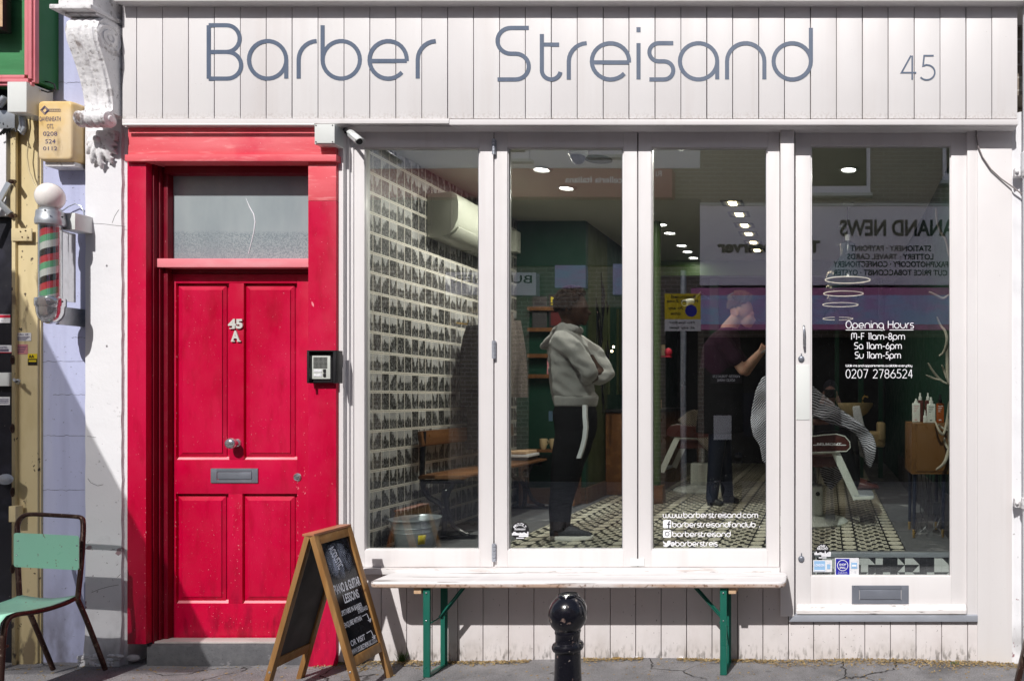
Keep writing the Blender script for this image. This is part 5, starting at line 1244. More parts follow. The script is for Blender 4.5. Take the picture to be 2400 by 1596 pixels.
for i, (x, y) in enumerate(((-.75,1.70),(-.74,2.08),(-.74,2.50),(-.74,2.86),(-.735,3.27),(-.735,3.68))):
    rt = root('gimbal_light', 'square black twin spotlight, %s in the row along the ceiling centre' % ('first','second','third','fourth','fifth','last')[i], 'spotlight', (x, y, ZC), 'square twin spotlights in the ceiling')
    mb = MB(); a = .088; mb.box(x-a,x+a,y-a,y-a+.022,ZC-.006,ZC-.001); mb.box(x-a,x+a,y+a-.022,y+a,ZC-.006,ZC-.001); mb.box(x-a,x-a+.022,y-a+.0225,y+a-.0225,ZC-.006,ZC-.001); mb.box(x+a-.022,x+a,y-a+.0225,y+a-.0225,ZC-.006,ZC-.001)
    build(mb, 'square_frame', M['black'], rt)
    mb = MB()
    for dy in (-.036,.036): mb.lathe((x, y+dy, ZC), [(.033,-.002),(.033,-.007),(.020,-.008),(.020,-.004)], 24, cap=False)
    build(mb, 'spot_ring', M['warm'], rt); lamp(x, y, ZC-.013, LE*.5, .05, rt, (1,.8,.58))
for i, (x, y, sc_) in enumerate(((.157,1.70,1),(.14,2.52,1),(.127,3.36,1),(.12,4.75,.98))):
    rt = root('pendant_lamp', 'dark teal dome pendant lamp, %s in the row seen through the door' % ('first and largest','second','third','last')[i], 'pendant lamp', (x, y, 2.42), 'row of dome pendant lamps')
    zt2 = ZC if y < YB else 2.87; z0 = 2.42; r = .178
    build(MB().lathe((x,y,0), [(.045,zt2-.001),(.045,zt2-.02),(.03,zt2-.032),(.004,zt2-.034)], 24), 'ceiling_rose', M['enamel'], rt)
    build(MB().cyl((x,y,zt2-.03), (x,y,z0+.33), .0035, 8), 'cord', M['black'], rt)
    build(MB().lathe((x,y,z0), [(.014,.36),(.018,.355),(.018,.31),(.03,.305)], 16), 'lamp_holder', M['plastic'], rt)
    build(MB().lathe((x,y,z0), [(.022,.31),(.06,.285),(.062,.20),(.075,.17),(.13,.115),(.165,.055),(r,.006),(r-.003,.005),(.16,.053),(.125,.11),(.07,.165),(.055,.2),(.05,.28),(.02,.30)], 40, cap=False), 'lamp_shade', M['teal_shade'], rt)
    build(MB().lathe((x,y,z0), [(r+.002,.0),(r+.003,.006),(r-.004,.006),(r-.004,.0)], 40, cap=False), 'rim', M['rim_glow'], rt)
    build(MB().sphere((x,y,z0+.13), .03, 16, 10), 'bulb', M['warm'], rt); lamp(x, y, z0+.03, LE*.45, .05, rt, (1,.84,.66))
rt = root('dome_camera', 'small dark dome security camera on the ceiling at the top of the middle window', 'camera', (-1.53,.32,ZC))
build(MB().lathe((-1.53,.32,ZC), [(.058,0),(.058,-.045),(.05,-.055),(.02,-.056)], 28), 'camera_base', M['enamel'], rt)
build(MB().lathe((-1.53,.32,ZC), [(.044,-.054),(.042,-.075),(.03,-.095),(.012,-.104),(0,-.105)], 28), 'smoked_dome', M['black'], rt)
tag(build(MB().lathe((-1.475,.56,ZC), [(.09,-.0005),(.088,-.006),(0,-.007)], 36), 'ceiling_speaker', M['olive']), 'flat grey round speaker disc in the ceiling beside the dome camera', 'speaker')
rt = root('bullet_camera', 'small white bullet camera under the green beam near the green column', 'camera', (-1.42, 3.4, 2.5))
mb = MB().tube([(-1.38,3.50,2.475),(-1.43,3.36,2.44)], [.03,.034], 18); build(mb, 'camera_body', M['plastic'], rt); build(MB().cyl((-1.43,3.36,2.44),(-1.432,3.35,2.438), .024, 16), 'lens_face', M['black'], rt)
mb = MB().tube([(-1.37,3.56,2.50), (-1.33,3.75,2.6), (-1.33,4.29,2.6)], .01, 8); build(mb, 'bracket', M['black'], rt)
# air conditioner on the postcard wall
rt = root('air_conditioner', 'pale wall air conditioner high on the postcard wall', 'air conditioner', (XL, 1.1, 2.7))
ya, yc = .80, 1.62; x = XL
sec = [(x+.001,2.87),(x+.17,2.885),(x+.205,2.86),(x+.215,2.80),(x+.21,2.70),(x+.18,2.63),(x+.13,2.59),(x+.07,2.575),(x+.001,2.575)]
build(MB().prism(sec, 'y', ya, yc), 'casing', M['ac'], rt, bevel=.006, angle=30)
build(MB().prism([(x+.135,2.588),(x+.185,2.63),(x+.20,2.655),(x+.207,2.648),(x+.19,2.62),(x+.14,2.578)], 'y', ya+.02, yc-.02), 'air_flap', M['ac'], rt, bevel=.002)
mb = MB().box(x+.03, x+.032, ya-.003, ya-.0005, 2.60, 2.86); mb.box(x+.165, x+.167, ya-.003, ya-.0005, 2.62, 2.86); mb.box(x+.003, x+.03, ya-.003, ya-.0005, 2.66, 2.662)
build(mb, 'casing_seam', M['groove'], rt)
build(MB().box(x+.001, x+.05, 1.7, 1.86, 2.66, 2.8).box(x+.001, x+.09, 2.1, 2.2, 2.72, 2.9), 'pipe_cover', M['ac'], rt, bevel=.01)
# school bench with iron ends
rt = root('waiting_bench', 'old wooden waiting bench with curved black iron ends along the postcard wall', 'bench', (-2.5, 1.3, ZF))
ya, yc = .62, 2.08; x = XL
for y in (ya+.03, yc-.06):
    mb = MB(); w = .018
    mb.tube(smoothpts([(x+.055,y,ZF+.70),(x+.05,y,ZF+.56),(x+.045,y,ZF+.42),(x+.05,y,ZF+.34),(x+.085,y,ZF+.27),(x+.155,y,ZF+.235),(x+.19,y,ZF+.19),(x+.195,y,ZF+.09),(x+.185,y,ZF+.02)], 2), [w]*0 or w, 8)
    mb.tube(smoothpts([(x+.25,y,ZF+.36),(x+.215,y,ZF+.30),(x+.20,y,ZF+.24),(x+.225,y,ZF+.13),(x+.27,y,ZF+.055),(x+.35,y,ZF+.02)], 2), w*.85, 8)
    mb.tube([(x+.06,y,ZF+.372),(x+.33,y,ZF+.372)], .014, 8); mb.sphere((x+.20,y,ZF+.29), .03, 12, 8, (1,.5,1.3))
    mb.box(x+.10, x+.40, y-.022, y+.022, ZF+.004, ZF+.022)
    build(mb, 'iron_end', M['iron'], rt)
build(MB().prism([(x+.035,ZF+.39),(x+.335,ZF+.39),(x+.355,ZF+.40),(x+.35,ZF+.414),(x+.06,ZF+.418),(x+.035,ZF+.41)], 'y', ya, yc), 'seat', M['oldwood'], rt, bevel=.004)
build(MB().prism([(x+.045,ZF+.60),(x+.07,ZF+.605),(x+.06,ZF+.705),(x+.035,ZF+.70)], 'y', ya-.01, yc+.02), 'backrest', M['oldwood'], rt, bevel=.006)
# bucket
rt = root('bucket', 'galvanised steel bucket with yellow label on the floor by the glass', 'bucket', (-2.535,.34,ZF))
c = (-2.535,.34,ZF)
build(MB().lathe(c, [(.0,.006),(.102,.004),(.104,0),(.108,.004),(.125,.10),(.129,.103),(.127,.108),(.131,.128),(.135,.131),(.133,.136),(.142,.172),(.147,.176),(.147,.183),(.141,.184),(.137,.176),(.108,.012),(0,.012)], 44), 'pail', M['galv'], rt)
mb = MB(); arc_ = [Vector((c[0] + .145*math.cos(R(a)), c[1] - .02 + .12*0 + .145*math.sin(R(a))*.2 - .0, ZF + .178 - .012*abs(math.sin(R(a))))) for a in range(180, 361, 15)]
mb.tube(arc_, .003, 8); build(mb, 'handle', M['galv'], rt)
mb = MB()
for s_ in (0,1):
    rr_ = [[Vector((c[0] + r*math.cos(R(a)), c[1] + r*math.sin(R(a)), ZF+z)) for a in (-36,-41,-46,-51,-56)] for r, z in ((.1165,.035),(.1295,.092))]
mb.v = rr_[0] + rr_[1]; mb.f = [[i,i+1,i+6,i+5] for i in range(4)]; mb.mi = [0]*4
lb_ = build(mb, 'price_label', M['yellow'], rt, fix=False); so = lb_.modifiers.new('s', 'SOLIDIFY'); so.thickness = .001
# coats on the wall
def coat(name, label, y, x, z0, z1, w, m, sleeve, ms, flare=.04):
    rt = root(name, label, 'coat', (x, y, z1), 'coats on the wall hooks')
    rings = []; n = 9
    for i in range(n):
        t = i/(n-1); z = z1 + (z0-z1)*t; ry = w*(.30 + .70*min(1, t*3.2)**.6) + flare*t; rx = .05 + .035*math.sin(t*PI) + .03*t
        rings.append([Vector((x + rx*math.cos(a) + .012*math.sin(5*a+t*3), y + ry*math.sin(a) + .014*math.sin(7*a), z)) for a in [2*PI*j/26 for j in range(26)]])
    build(MB().loft(rings), 'coat_body', m, rt)
    for s_ in (-1, 1):
        mb = MB().limb(smoothpts([(x+.05, y+s_*w*.75, z1-.10), (x+.075, y+s_*(w+.03), z1-.32), (x+.09, y+s_*(w+.02), z1-sleeve)], 2), [.05]*9 + [.044]*1, 12) if False else MB().tube(smoothpts([(x+.05, y+s_*w*.75, z1-.06), (x+.075, y+s_*(w+.03), z1-.32), (x+.09, y+s_*(w+.02), z1-sleeve)], 2), .046, 12)
        build(mb, 'sleeve', ms, rt)
    build(MB().tube([(XL+.002,y,z1+.02),(XL+.08,y,z1+.01),(XL+.09,y,z1+.04)], .006, 8), 'wall_hook', M['brass'], rt)
coat('hanging_coat', 'black coat hanging on the postcard wall, showing at the edge of the left window', 1.22, -2.555, 1.44, 2.02, .10, M['blackcloth'], .48, M['blackcloth'])
coat('hanging_coat', 'patterned knit jacket hanging behind the standing man', 1.62, -2.52, 1.50, 2.16, .12, M['knit'], .66, M['knit'])
coat('hanging_coat', 'long charcoal coat hanging under the knit jacket', 1.44, -2.58, 1.12, 1.98, .15, M['darkcoat'], .55, M['darkcoat'], .07)
# record shelves on the green wall
rt = root('record_shelf', 'narrow timber picture shelves with record sleeves on the green wall', 'shelf', (-2.3, 2.3, 2.0))
mb = MB()
for z_ in (2.245, 2.065, 1.84, 1.665): mb.box(-2.58, -2.12, 2.255, 2.328, z_, z_+.014); mb.box(-2.58, -2.12, 2.255, 2.262, z_+.0145, z_+.032)
build(mb, 'shelf_board', M['oldwood'], rt)
def sleeve_(name, label, x0, x1, z0, z1, m, m2=None, txt=None):
    o = build(MB().box(x0, x1, 2.285, 2.290, z0, z1), name, M[m], None); tag(o, label, 'record sleeve', 'record sleeves on the shelves')
    if m2: build(MB().box(x0+.02, x1-.02, 2.282, 2.2845, z0+.02, z0+(z1-z0)*.62), 'cover_art', M[m2], o)
    if txt:
        mb = MB(); text(mb, txt[0], (x0+.02, 2.281, z1-.075), (1,0,0), (0,0,1), (x1-x0)*.62, .05, .02)
        if len(txt) > 1: text(mb, txt[1], (x0+.02, 2.281, z1-.10), (1,0,0), (0,0,1), (x1-x0)*.62, .018, .015)
        build(mb, 'cover_title', M['yellow'] if m == 'black' else M['black'], o, smooth=False)
sleeve_('record_sleeve', 'black record sleeve with yellow title NO above a red figure', -2.405, -2.17, 2.065+.034, 2.39, 'black', 'recordred', ('NO', "MAN'S LAND"))
sleeve_('record_sleeve', 'grey record sleeve half hidden by the knit jacket', -2.545, -2.42, 2.10, 2.37, 'board_in', None, ('Recor',))
sleeve_('record_sleeve', 'pale pink sleeve on the lowest shelf', -2.42, -2.26, 1.70, 1.83, 'label_pink', 'paper')
# books, cups on the far end of the waiting bench
mb0 = ZF+.4185
for k, (lb, m, dx) in enumerate((('dark magazine at the bottom of the pile on the waiting bench','board_in',0),('pale book in the middle of the pile on the waiting bench','paper',.012),('tan book on top of the pile on the waiting bench','rawwood',-.008))):
    tag(build(MB().box(-2.62+dx, -2.40+dx, 1.78, 2.02, mb0+.001+.024*k, mb0+.024*(k+1)), 'magazine', M[m], bevel=.003), lb, 'book', 'books piled on the waiting bench')
rt = root('hall_shelf', 'low dark shelf under the green wall with pale mugs on it', 'shelf', (-2.3,2.2,ZF))
build(MB().box(-2.6, -2.13, 2.12, 2.30, ZF+.46, ZF+.48).box(-2.6,-2.58,2.12,2.30,ZF+.01,ZF+.459).box(-2.15,-2.13,2.12,2.30,ZF+.01,ZF+.459), 'shelf_frame', M['oldwood'], rt)
for i, x in enumerate((-2.42,-2.335)):
    rt = root('mug', 'pale mug on the low shelf, the %s one' % ('left','right')[i], 'mug', (x,2.2,ZF+.48), 'mugs on the low shelf')
    build(MB().lathe((x,2.2,ZF+.481), [(.02,0),(.03,.03),(.033,.09),(.029,.09),(.026,.03),(0,.01)], 20), 'cup', M['ivory'], rt); build(MB().tube([(x+.03,2.2,ZF+.56),(x+.05,2.2,ZF+.545),(x+.03,2.2,ZF+.52)], .004, 8), 'handle', M['ivory'], rt)
mb = MB()
for i in range(16):
    x = -2.02 + random.uniform(-.04,.05); y = 2.44 + random.uniform(0,.22); z0_ = random.uniform(1.3, 2.3); L = random.uniform(.12,.45)
    mb.tube([(x,y,z0_),(x+.006,y,z0_+L*.5),(x-.004,y,z0_+L)], [.003,.011,.004], 6)
tag(build(mb, 'shard_ornament', M['iron']), 'hanging ornament of long dark glassy slivers behind the standing man', 'ornament')
for i, (px, py) in enumerate(((1438,812),(1434,822))):
    p = P(px, py, 2.9); rt = tag(build(MB().sphere(p, .012, 12, 8), 'fairy_bulb', M['warm']), 'tiny warm bulb glowing in the dark passage, the %s one' % ('upper','lower')[i], 'bulb', 'tiny bulbs in the passage')
# ------------------------------------------------------------------ people
def foot(mb, heel, toe, w, h):
    heel, toe = Vector(heel), Vector(toe); d = toe - heel; L = d.length; u = d.normalized(); s_ = Vector((-u.y, u.x, 0)); rings = []
    for t, ww, hh in ((0,.55,.75),(.10,.78,1.0),(.28,.80,1.0),(.5,.88,.78),(.75,1.0,.55),(.92,.8,.42),(1.0,.45,.3)):
        c = heel + u*L*t; rings.append([c + s_*math.cos(a)*w*ww + Vector((0,0,h*hh*(.5+.5*math.sin(a)))) for a in [2*PI*j/18 for j in range(18)]])
    return mb.loft(rings)
# the standing man in the hoodie
my = .66
man = root('person', 'standing man in grey hoodie and black trousers with a white side stripe', 'person', (PX(1335,my), my, ZF))
def B(px, py, dy=0): return P(px, py, my) + Vector((0, dy, 0)) if dy == 0 else Vector((PX(px,my), my+dy, PZ(py,my)))
mb = MB()
mb.sphere(B(1343,722), .098, 24, 16, (1.0,.80,1.12)); mb.sphere(B(1355,738), .066, 20, 12, (.95,.86,1.0))   # skull, jaw
mb.limb([B(1331,790), B(1337,748)], [.062,.056], 16)
mb.limb([B(1374,727), B(1383,733)], [.014,.012], 10)                         # nose
mb.sphere(B(1376,742), .014, 10, 8, (1,1.5,.6)); mb.sphere(B(1376,747), .013, 10, 8, (1,1.4,.6)); mb.sphere(B(1369,755), .022, 12, 8)   # lips, chin
mb.sphere(B(1340,727,-.082), .022, 12, 8, (.8,.4,1.3)); mb.sphere(B(1340,727,.082), .022, 12, 8, (.8,.4,1.3))
mb.limb([B(1372,717,-.03), B(1372,717,.03)], [.016,.016], 10)                 # brow
mb.loft([[B(px,py) + Vector((rx*math.cos(a), ry*math.sin(a), 0)) for a in [2*PI*j/20 for j in range(20)]] for px, py, rx, ry in ((1330,785,.05,.06),(1328,800,.08,.15),(1335,840,.10,.17),(1345,900,.105,.15),(1348,945,.105,.15),(1346,985,.10,.16))])
for s_ in (-1, 1):
    sh = B(1340,800, s_*.16); el = B(1404 if s_ < 0 else 1396, 872, s_*.17); wr = B(1392, 884, s_*-.02) if s_ < 0 else B(1385,878,.05)
    mb.limb([sh, el], [.045,.038]); mb.limb([el, wr], [.036,.026])
    pc = wr + Vector((-.03, -.01*s_, -.01)); mb.limb([wr, pc], [.026,.028], 12)
    for f in range(4):
        q0 = pc + Vector((-.01, (f-1.5)*.0, .022-.015*f)); mb.limb([q0, q0+Vector((-.03,-s_*.01,.0)), q0+Vector((-.05,-s_*.025+.0,-.006))], [.009,.0085,.0075], 8)
    mb.limb([pc+Vector((.01,0,.02)), pc+Vector((-.005,-s_*.02,.045))], [.011,.009], 8)
for hx, kx, ax, s_ in ((1352,1333,1318,-1),(1345,1325,1300,1)):
    mb.limb([B(hx,960,s_*.08), B(kx,1090,s_*.085), B(ax,1240,s_*.08)], [.075,.055,.042])
fused(mb, 'body', M['skin_dark'], man, .0075, 3)
mb = MB(); hc = B(1340,712)
random.seed(3)
for i in range(520):
    a, t = random.uniform(0, 2*PI), math.acos(random.uniform(-.35, 1)); d = Vector((math.sin(t)*math.cos(a), math.sin(t)*math.sin(a), math.cos(t)))
    if d.x > .60 and d.z < .62: continue
    if d.z < -.05 and d.x > .15: continue
    mb.sphere(hc + Vector((d.x*.103, d.y*.090, d.z*.112)) + Vector((random.uniform(-.006,.006),)*3), random.uniform(.010,.016), 6, 5)
build(mb, 'hair', M['hair_black'], man)
# hoodie: torso rings follow the photographed outline (back edge px, front edge px, height, half width)
def E(l, r, py, ry, dy=0):
    k = (D+my)/F; return [B((l+r)/2, py) + Vector(((r-l)/2*k*math.cos(a), dy + ry*math.sin(a), 0)) for a in [2*PI*j/30 for j in range(30)]]
mb = MB(); mb.loft([E(1312,1350,768,.075), E(1302,1358,784,.14), E(1294,1372,805,.195), E(1291,1378,835,.20), E(1291,1378,865,.19), E(1292,1382,895,.18), E(1296,1392,918,.18), E(1300,1400,930,.175)])
for s_ in (-1, 1):
    sh = B(1336,803, s_*.165); el = B(1402,872, s_*.20); wr = B(1374,882, s_*.02)
    mb.limb([sh, B(1370,822,s_*.20), el], [.070,.064,.056]); mb.limb([el, B(1392,884,s_*.13), wr], [.055,.052,.042])
fused(mb, 'hoodie', M['hoodie'], man, .009, 5, lambda c: c + Vector((noise.noise(Vector((c.x*11,c.y*11,c.z*22)))*.011, noise.noise(Vector((c.x*9+c.z*14,c.y*9,c.z*16)))*.014 + .004*math.sin(c.z*70 + c.x*60), noise.noise(c*7+Vector((3,1,2)))*.006)))
mb = MB(); mb.loft([E(1297,1399,926,.172), E(1298,1400,932,.178), E(1303,1396,950,.168), E(1305,1394,952,.150)]); fused(mb, 'hoodie_hem', M['hoodie'], man, .008, 2, label='ribbed hem of the hoodie')
mb = MB()
for (a, b, r0, r1, ry) in (((1350,772),(1290,800),.030,.034,1),((1342,768),(1278,812),.026,.028,1),((1330,776),(1296,826),.030,.032,1),((1326,766),(1300,790),.028,.03,1)):
    for dy in (-.06,-.02,.02,.06): mb.limb([B(*a,dy), B((a[0]+b[0])/2,(a[1]+b[1])/2-2,dy*1.1), B(*b,dy*.7)], [r0,(r0+r1)/2*1.05,r1*.8])
fused(mb, 'hood', M['hoodie'], man, .008, 3)
mb = MB(); mb.loft([E(1305,1390,944,.150), E(1300,1397,965,.165), E(1303,1398,1000,.165), E(1306,1390,1030,.15)])
def lleg(pts, dy, mb):
    k = (D+my)/F
    mb.loft([[B((l+r)/2, py) + Vector(((r-l)/2*k*math.cos(a), dy + ry*math.sin(a), 0)) for a in [2*PI*j/20 for j in range(20)]] for l, r, py, ry in pts])
lleg(((1312,1392,1010,.085),(1308,1382,1050,.082),(1304,1370,1090,.075),(1300,1358,1140,.068),(1297,1348,1190,.060),(1300,1347,1236,.055)), -.085, mb)
lleg(((1310,1388,1010,.085),(1304,1376,1050,.080),(1298,1360,1090,.074),(1292,1345,1140,.066),(1286,1330,1190,.058),(1284,1326,1232,.053)), .085, mb)
fused(mb, 'trousers', M['blackcloth'], man, .009, 4, lambda c: c + Vector((noise.noise(c*10)*.007, noise.noise(c*12)*.007, 0)))
mb = MB(); k = (D+my)/F; pts = ((1366,948,-.168),(1367,975,-.175),(1369,1000,-.176),(1366,1025,-.172),(1360,1048,-.168),(1351,1073,-.162))
cen = [Vector((PX(px+4,my-.17), my+dy-.006, PZ(py,my-.17))) for px, py, dy in pts]
mb.v = [c + Vector((s_*.0125, 0 if q == 0 else .03, 0)) for c in cen for s_ in (-1,1) for q in (0,1)]; 
for i in range(len(cen)-1):
    a = 4*i; b = a+4
    for (p_, q_) in ((0,2),(2,3),(3,1),(1,0)): mb.f.append([a+p_, a+q_, b+q_, b+p_]); mb.mi.append(0)
build(mb, 'side_stripe', M['stripe_white'], man)
build(MB().box(PX(1298,my)-.012, PX(1298,my)+.012, my-.06, my-.055, PZ(985,my), PZ(962,my)), 'pocket_tag', M['blueprint'], man)
for hl, tl, dy in (((1302,1262),(1397,1262),-.085),((1281,1257),(1350,1257),.085)):
    h_, t_ = Vector((PX(hl[0],my), my+dy, ZF+.002)), Vector((PX(tl[0],my), my+dy-.01, ZF+.002))
    sh = build(foot(MB(), h_+Vector((0,0,.022)), t_+Vector((0,0,.022)), .042, .085), 'shoe', M['shoe'], man)
    rings = []; d = (t_-h_)
    for z, e in ((0,.92),(.006,1.02),(.022,1.04),(.030,.98)):
        row = []
        for j in range(28):
            a = 2*PI*j/28; row.append(h_ + d*(.5 + .525*e*math.cos(a)) + Vector((0, .046*e*math.sin(a)*(1 + .12*math.cos(a)), z + .006*max(0, math.cos(a)))))
        rings.append(row)
    build(MB().loft(rings), 'sole', M['sole'], sh)
    mb = MB()
    for i in range(4): c = h_ + d*(.36+.08*i) + Vector((0,0,.10-.012*i)); mb.tube([c+Vector((0,-.028,-.008)), c+Vector((.004,0,.006)), c+Vector((0,.028,-.008))], .003, 6)
    build(mb, 'laces', M['black'], sh)
# barber bending to the right
by = 2.3
bar = root('person', 'barber with short dark blond hair bending to the right over his customer', 'person', (PX(1680,by), by, ZF))
def C_(px, py, dy=0): return Vector((PX(px,by), by+dy, PZ(py,by)))
mb = MB(); mb.sphere(C_(1738,726), .105, 26, 18, (.95,.78,1.0)); mb.sphere(C_(1752,748), .07, 20, 12, (.9,.85,1.0)); mb.limb([C_(1706,772), C_(1724,748)], [.068,.058], 16)
mb.limb([C_(1762,742), C_(1769,750)], [.014,.013], 10); mb.sphere(C_(1758,762), .022, 10, 8); mb.sphere(C_(1765,756), .013, 10, 8, (1,1.5,.7)); mb.limb([C_(1764,734,-.03), C_(1764,734,.03)], [.014,.014], 8)
for s_ in (-1, 1): mb.sphere(C_(1730,736,s_*.082), .026, 14, 10, (.65,.35,1.2)); mb.sphere(C_(1732,738,s_*.088), .012, 8, 6, (.8,.5,1.4))
mb.loft([[C_(px,py) + Vector((rx*math.cos(a), ry*math.sin(a), 0)) for a in [2*PI*j/18 for j in range(18)]] for px, py, rx, ry in ((1702,775,.07,.09),(1694,800,.11,.17),(1688,850,.13,.16),(1685,920,.13,.15),(1685,965,.13,.16))])
for s_ in (-1, 1):
    sh = C_(1700,800,s_*.17); el = C_(1745,868,s_*.16); wr = C_(1782,826,s_*.06); mb.limb([sh,el],[.05,.042]); mb.limb([el,wr],[.040,.028])
    d = (wr-el).normalized(); pc = wr + d*.05; mb.limb([wr,pc],[.027,.03],12)
    for f in range(4): q0 = pc + Vector((.0,(f-1.5)*.018,.01)); mb.limb([q0, q0+d*.035+Vector((.01,0,-.004)), q0+d*.045+Vector((.03,0,-.022))],[.009,.0085,.0075],8)
    mb.limb([wr+Vector((0,s_*.02,.02)), wr+d*.05+Vector((-.01,s_*.03,.04))],[.011,.009],8)
fused(mb, 'body', M['skin'], bar, .0075, 3)
mb = MB(); hc = C_(1735,718)
for i in range(900):
    a, t = random.uniform(0, 2*PI), math.acos(random.uniform(-.15, 1)); d = Vector((math.sin(t)*math.cos(a), math.sin(t)*math.sin(a), math.cos(t)))
    if d.x > .55 and d.z < .45: continue
    if d.z < .2 and d.x > .1: continue
    p = hc + Vector((d.x*.104, d.y*.086, d.z*.100)); L = .030 if d.z > .55 else .012
    e = p + (d + Vector((random.uniform(-.6,.6), random.uniform(-.6,.6), random.uniform(0,.6))))*L; mb.tube([p - d*.01, p.lerp(e,.5), e], [.007,.006,.002], 5)
build(mb, 'hair', M['hair_blond'], bar)
for s_ in (-1, 1):
    build(MB().tube([C_(1757,733,s_*.038), C_(1763,731,s_*.030), C_(1765,734,s_*.016)], .0035, 6), 'eyebrow', M['hair_blond'], bar); build(MB().sphere(C_(1761,739,s_*.032), .010, 10, 8, (.8,1,.6)), 'eye', M['skirt'], bar)
def E2(cx, hw, py, ry, dy=0, n=26): return [C_(cx, py) + Vector((hw*(D+by)/F*math.cos(a), dy + ry*math.sin(a), 0)) for a in [2*PI*j/n for j in range(n)]]
mb = MB(); mb.loft([E2(1708,20,768,.10), E2(1700,34,785,.17), E2(1692,44,810,.20), E2(1689,48,860,.19), E2(1689,50,920,.18), E2(1690,50,975,.18)])
for s_ in (-1, 1): mb.limb([C_(1700,803,s_*.17), C_(1728,842,s_*.175)], [.075,.068])
fused(mb, 't_shirt', M['purple'], bar, .01, 4)
mb = MB(); mb.loft([E2(1690,52,860,.185), E2(1690,54,900,.19), E2(1690,54,960,.19), E2(1688,57,1010,.19), E2(1686,52,1014,.17)]); fused(mb, 'apron', M['blackcloth'], bar, .01, 3)
mb = MB()
for s_, x_ in ((-1,1672),(1,1702)): mb.limb([C_(1688,990,s_*.09), C_((1688+x_)/2,1080,s_*.09), C_(x_,1165,s_*.09)], [.088,.066,.052])
mb.sphere(C_(1688,985), .14, 18, 12, (1,1.1,.8)); fused(mb, 'jeans', M['navy'], bar, .01, 3)
for s_, x_ in ((-1,1672),(1,1702)):
    build(foot(MB(), Vector((PX(x_-10,by), by+s_*.09, ZF+.002)), Vector((PX(x_+27,by), by+s_*.09, ZF+.002)), .045, .09), 'shoe', M['black'], bar)
sci = root('scissors', 'pair of scissors in the hand of the barber', 'scissors', C_(1775,818)); a = C_(1796,822,-.08); mb = MB().tube([a, C_(1766,842,-.09)], [.004,.0015], 6); mb.tube([a+Vector((0,0,.008)), C_(1770,836,-.09)], [.004,.0015], 6)
build(mb, 'blades', M['chrome'], sci); mb = MB()
for dz in (-.012,.018): mb.tube([a + Vector((.02+.014*math.cos(t*PI/4), 0, dz+.012*math.sin(t*PI/4))) for t in range(8)], .003, 6, closed=True)
build(mb, 'finger_rings', M['black'], sci)
# customer under the striped cape
cy_ = 1.5
cu = root('person', 'seated customer facing right under a striped barber cape', 'person', (PX(1850,cy_), cy_, ZF))
def K(px, py, dy=0): return Vector((PX(px,cy_), cy_+dy, PZ(py,cy_)))
mb = MB(); mb.sphere(K(1868,838), .105, 24, 16, (.95,.78,1.05)); mb.sphere(K(1880,856), .07, 18, 12, (.9,.85,1)); mb.limb([K(1856,885), K(1864,858)], [.065,.058], 16); mb.limb([K(1896,846), K(1901,852)], [.014,.012], 8)
for s_ in (-1,1): mb.sphere(K(1862,846,s_*.082), .025, 12, 8, (.65,.35,1.2))
mb.loft([[K(px,py) + Vector((rx*math.cos(a), ry*math.sin(a), 0)) for a in [2*PI*j/18 for j in range(18)]] for px, py, rx, ry in ((1854,888,.06,.08),(1850,905,.09,.17),(1846,960,.11,.16),(1842,1030,.13,.16),(1842,1062,.13,.17))])
for s_ in (-1,1):
    mb.limb([K(1848,1045,s_*.09), K(1968,1030,s_*.09)], [.085,.062]); mb.limb([K(1968,1030,s_*.09), K(2000,1140,s_*.09)], [.058,.04])
    mb.limb([K(1850,915,s_*.17), K(1862,985,s_*.20), K(1925,985,s_*.15)], [.046,.040,.028]); pc = K(1938,984,s_*.14)
    mb.limb([K(1925,985,s_*.15), pc], [.027,.029])
    for f in range(4): mb.limb([pc+Vector((0,(f-1.5)*.018,0)), pc+Vector((.04,(f-1.5)*.02,-.004)), pc+Vector((.065,(f-1.5)*.02,-.02))], [.009,.0085,.0075], 8)
    mb.limb([pc+Vector((-.02,s_*-.02,0)), pc+Vector((.02,s_*-.045,-.01))], [.011,.009], 8)
fused(mb, 'body', M['skin'], cu, .008, 3)
mb = MB(); hc = K(1866,832)
for i in range(420):
    a, t = random.uniform(0, 2*PI), math.acos(random.uniform(-.2, 1)); d = Vector((math.sin(t)*math.cos(a), math.sin(t)*math.sin(a), math.cos(t)))
    if d.x > .55 and d.z < .5: continue
    mb.sphere(hc + Vector((d.x*.104, d.y*.088, d.z*.106)), random.uniform(.009,.015), 6, 5)
build(mb, 'hair', M['hair_black'], cu)
mb = MB()
for s_ in (-1,1):
    mb.limb([K(1860,1045,s_*.09), K(1970,1032,s_*.09)], [.095,.074]); mb.limb([K(1970,1032,s_*.09), K(2000,1128,s_*.09)], [.070,.056])
fused(mb, 'trousers', M['blackcloth'], cu, .01, 3)
for s_ in (-1,1): build(foot(MB(), K(1990,1146,s_*.09), K(2058,1142,s_*.09), .045, .085), 'shoe', M['leather'], cu)
def puff(name, outline, y0, y1, m, parent, pt, vox=.010, it=6, amp=.020, fr=7):
    mb = MB().prism([(pt(*q).x, pt(*q).z) for q in outline], 'y', y0, y1)
    return fused(mb, name, m, parent, vox, it, lambda c: c + Vector((0, amp*2.2*math.sin(c.x*fr*3 + c.z*fr*1.3) + noise.noise(c*7)*amp*2, noise.noise(c*9)*amp*.4)))
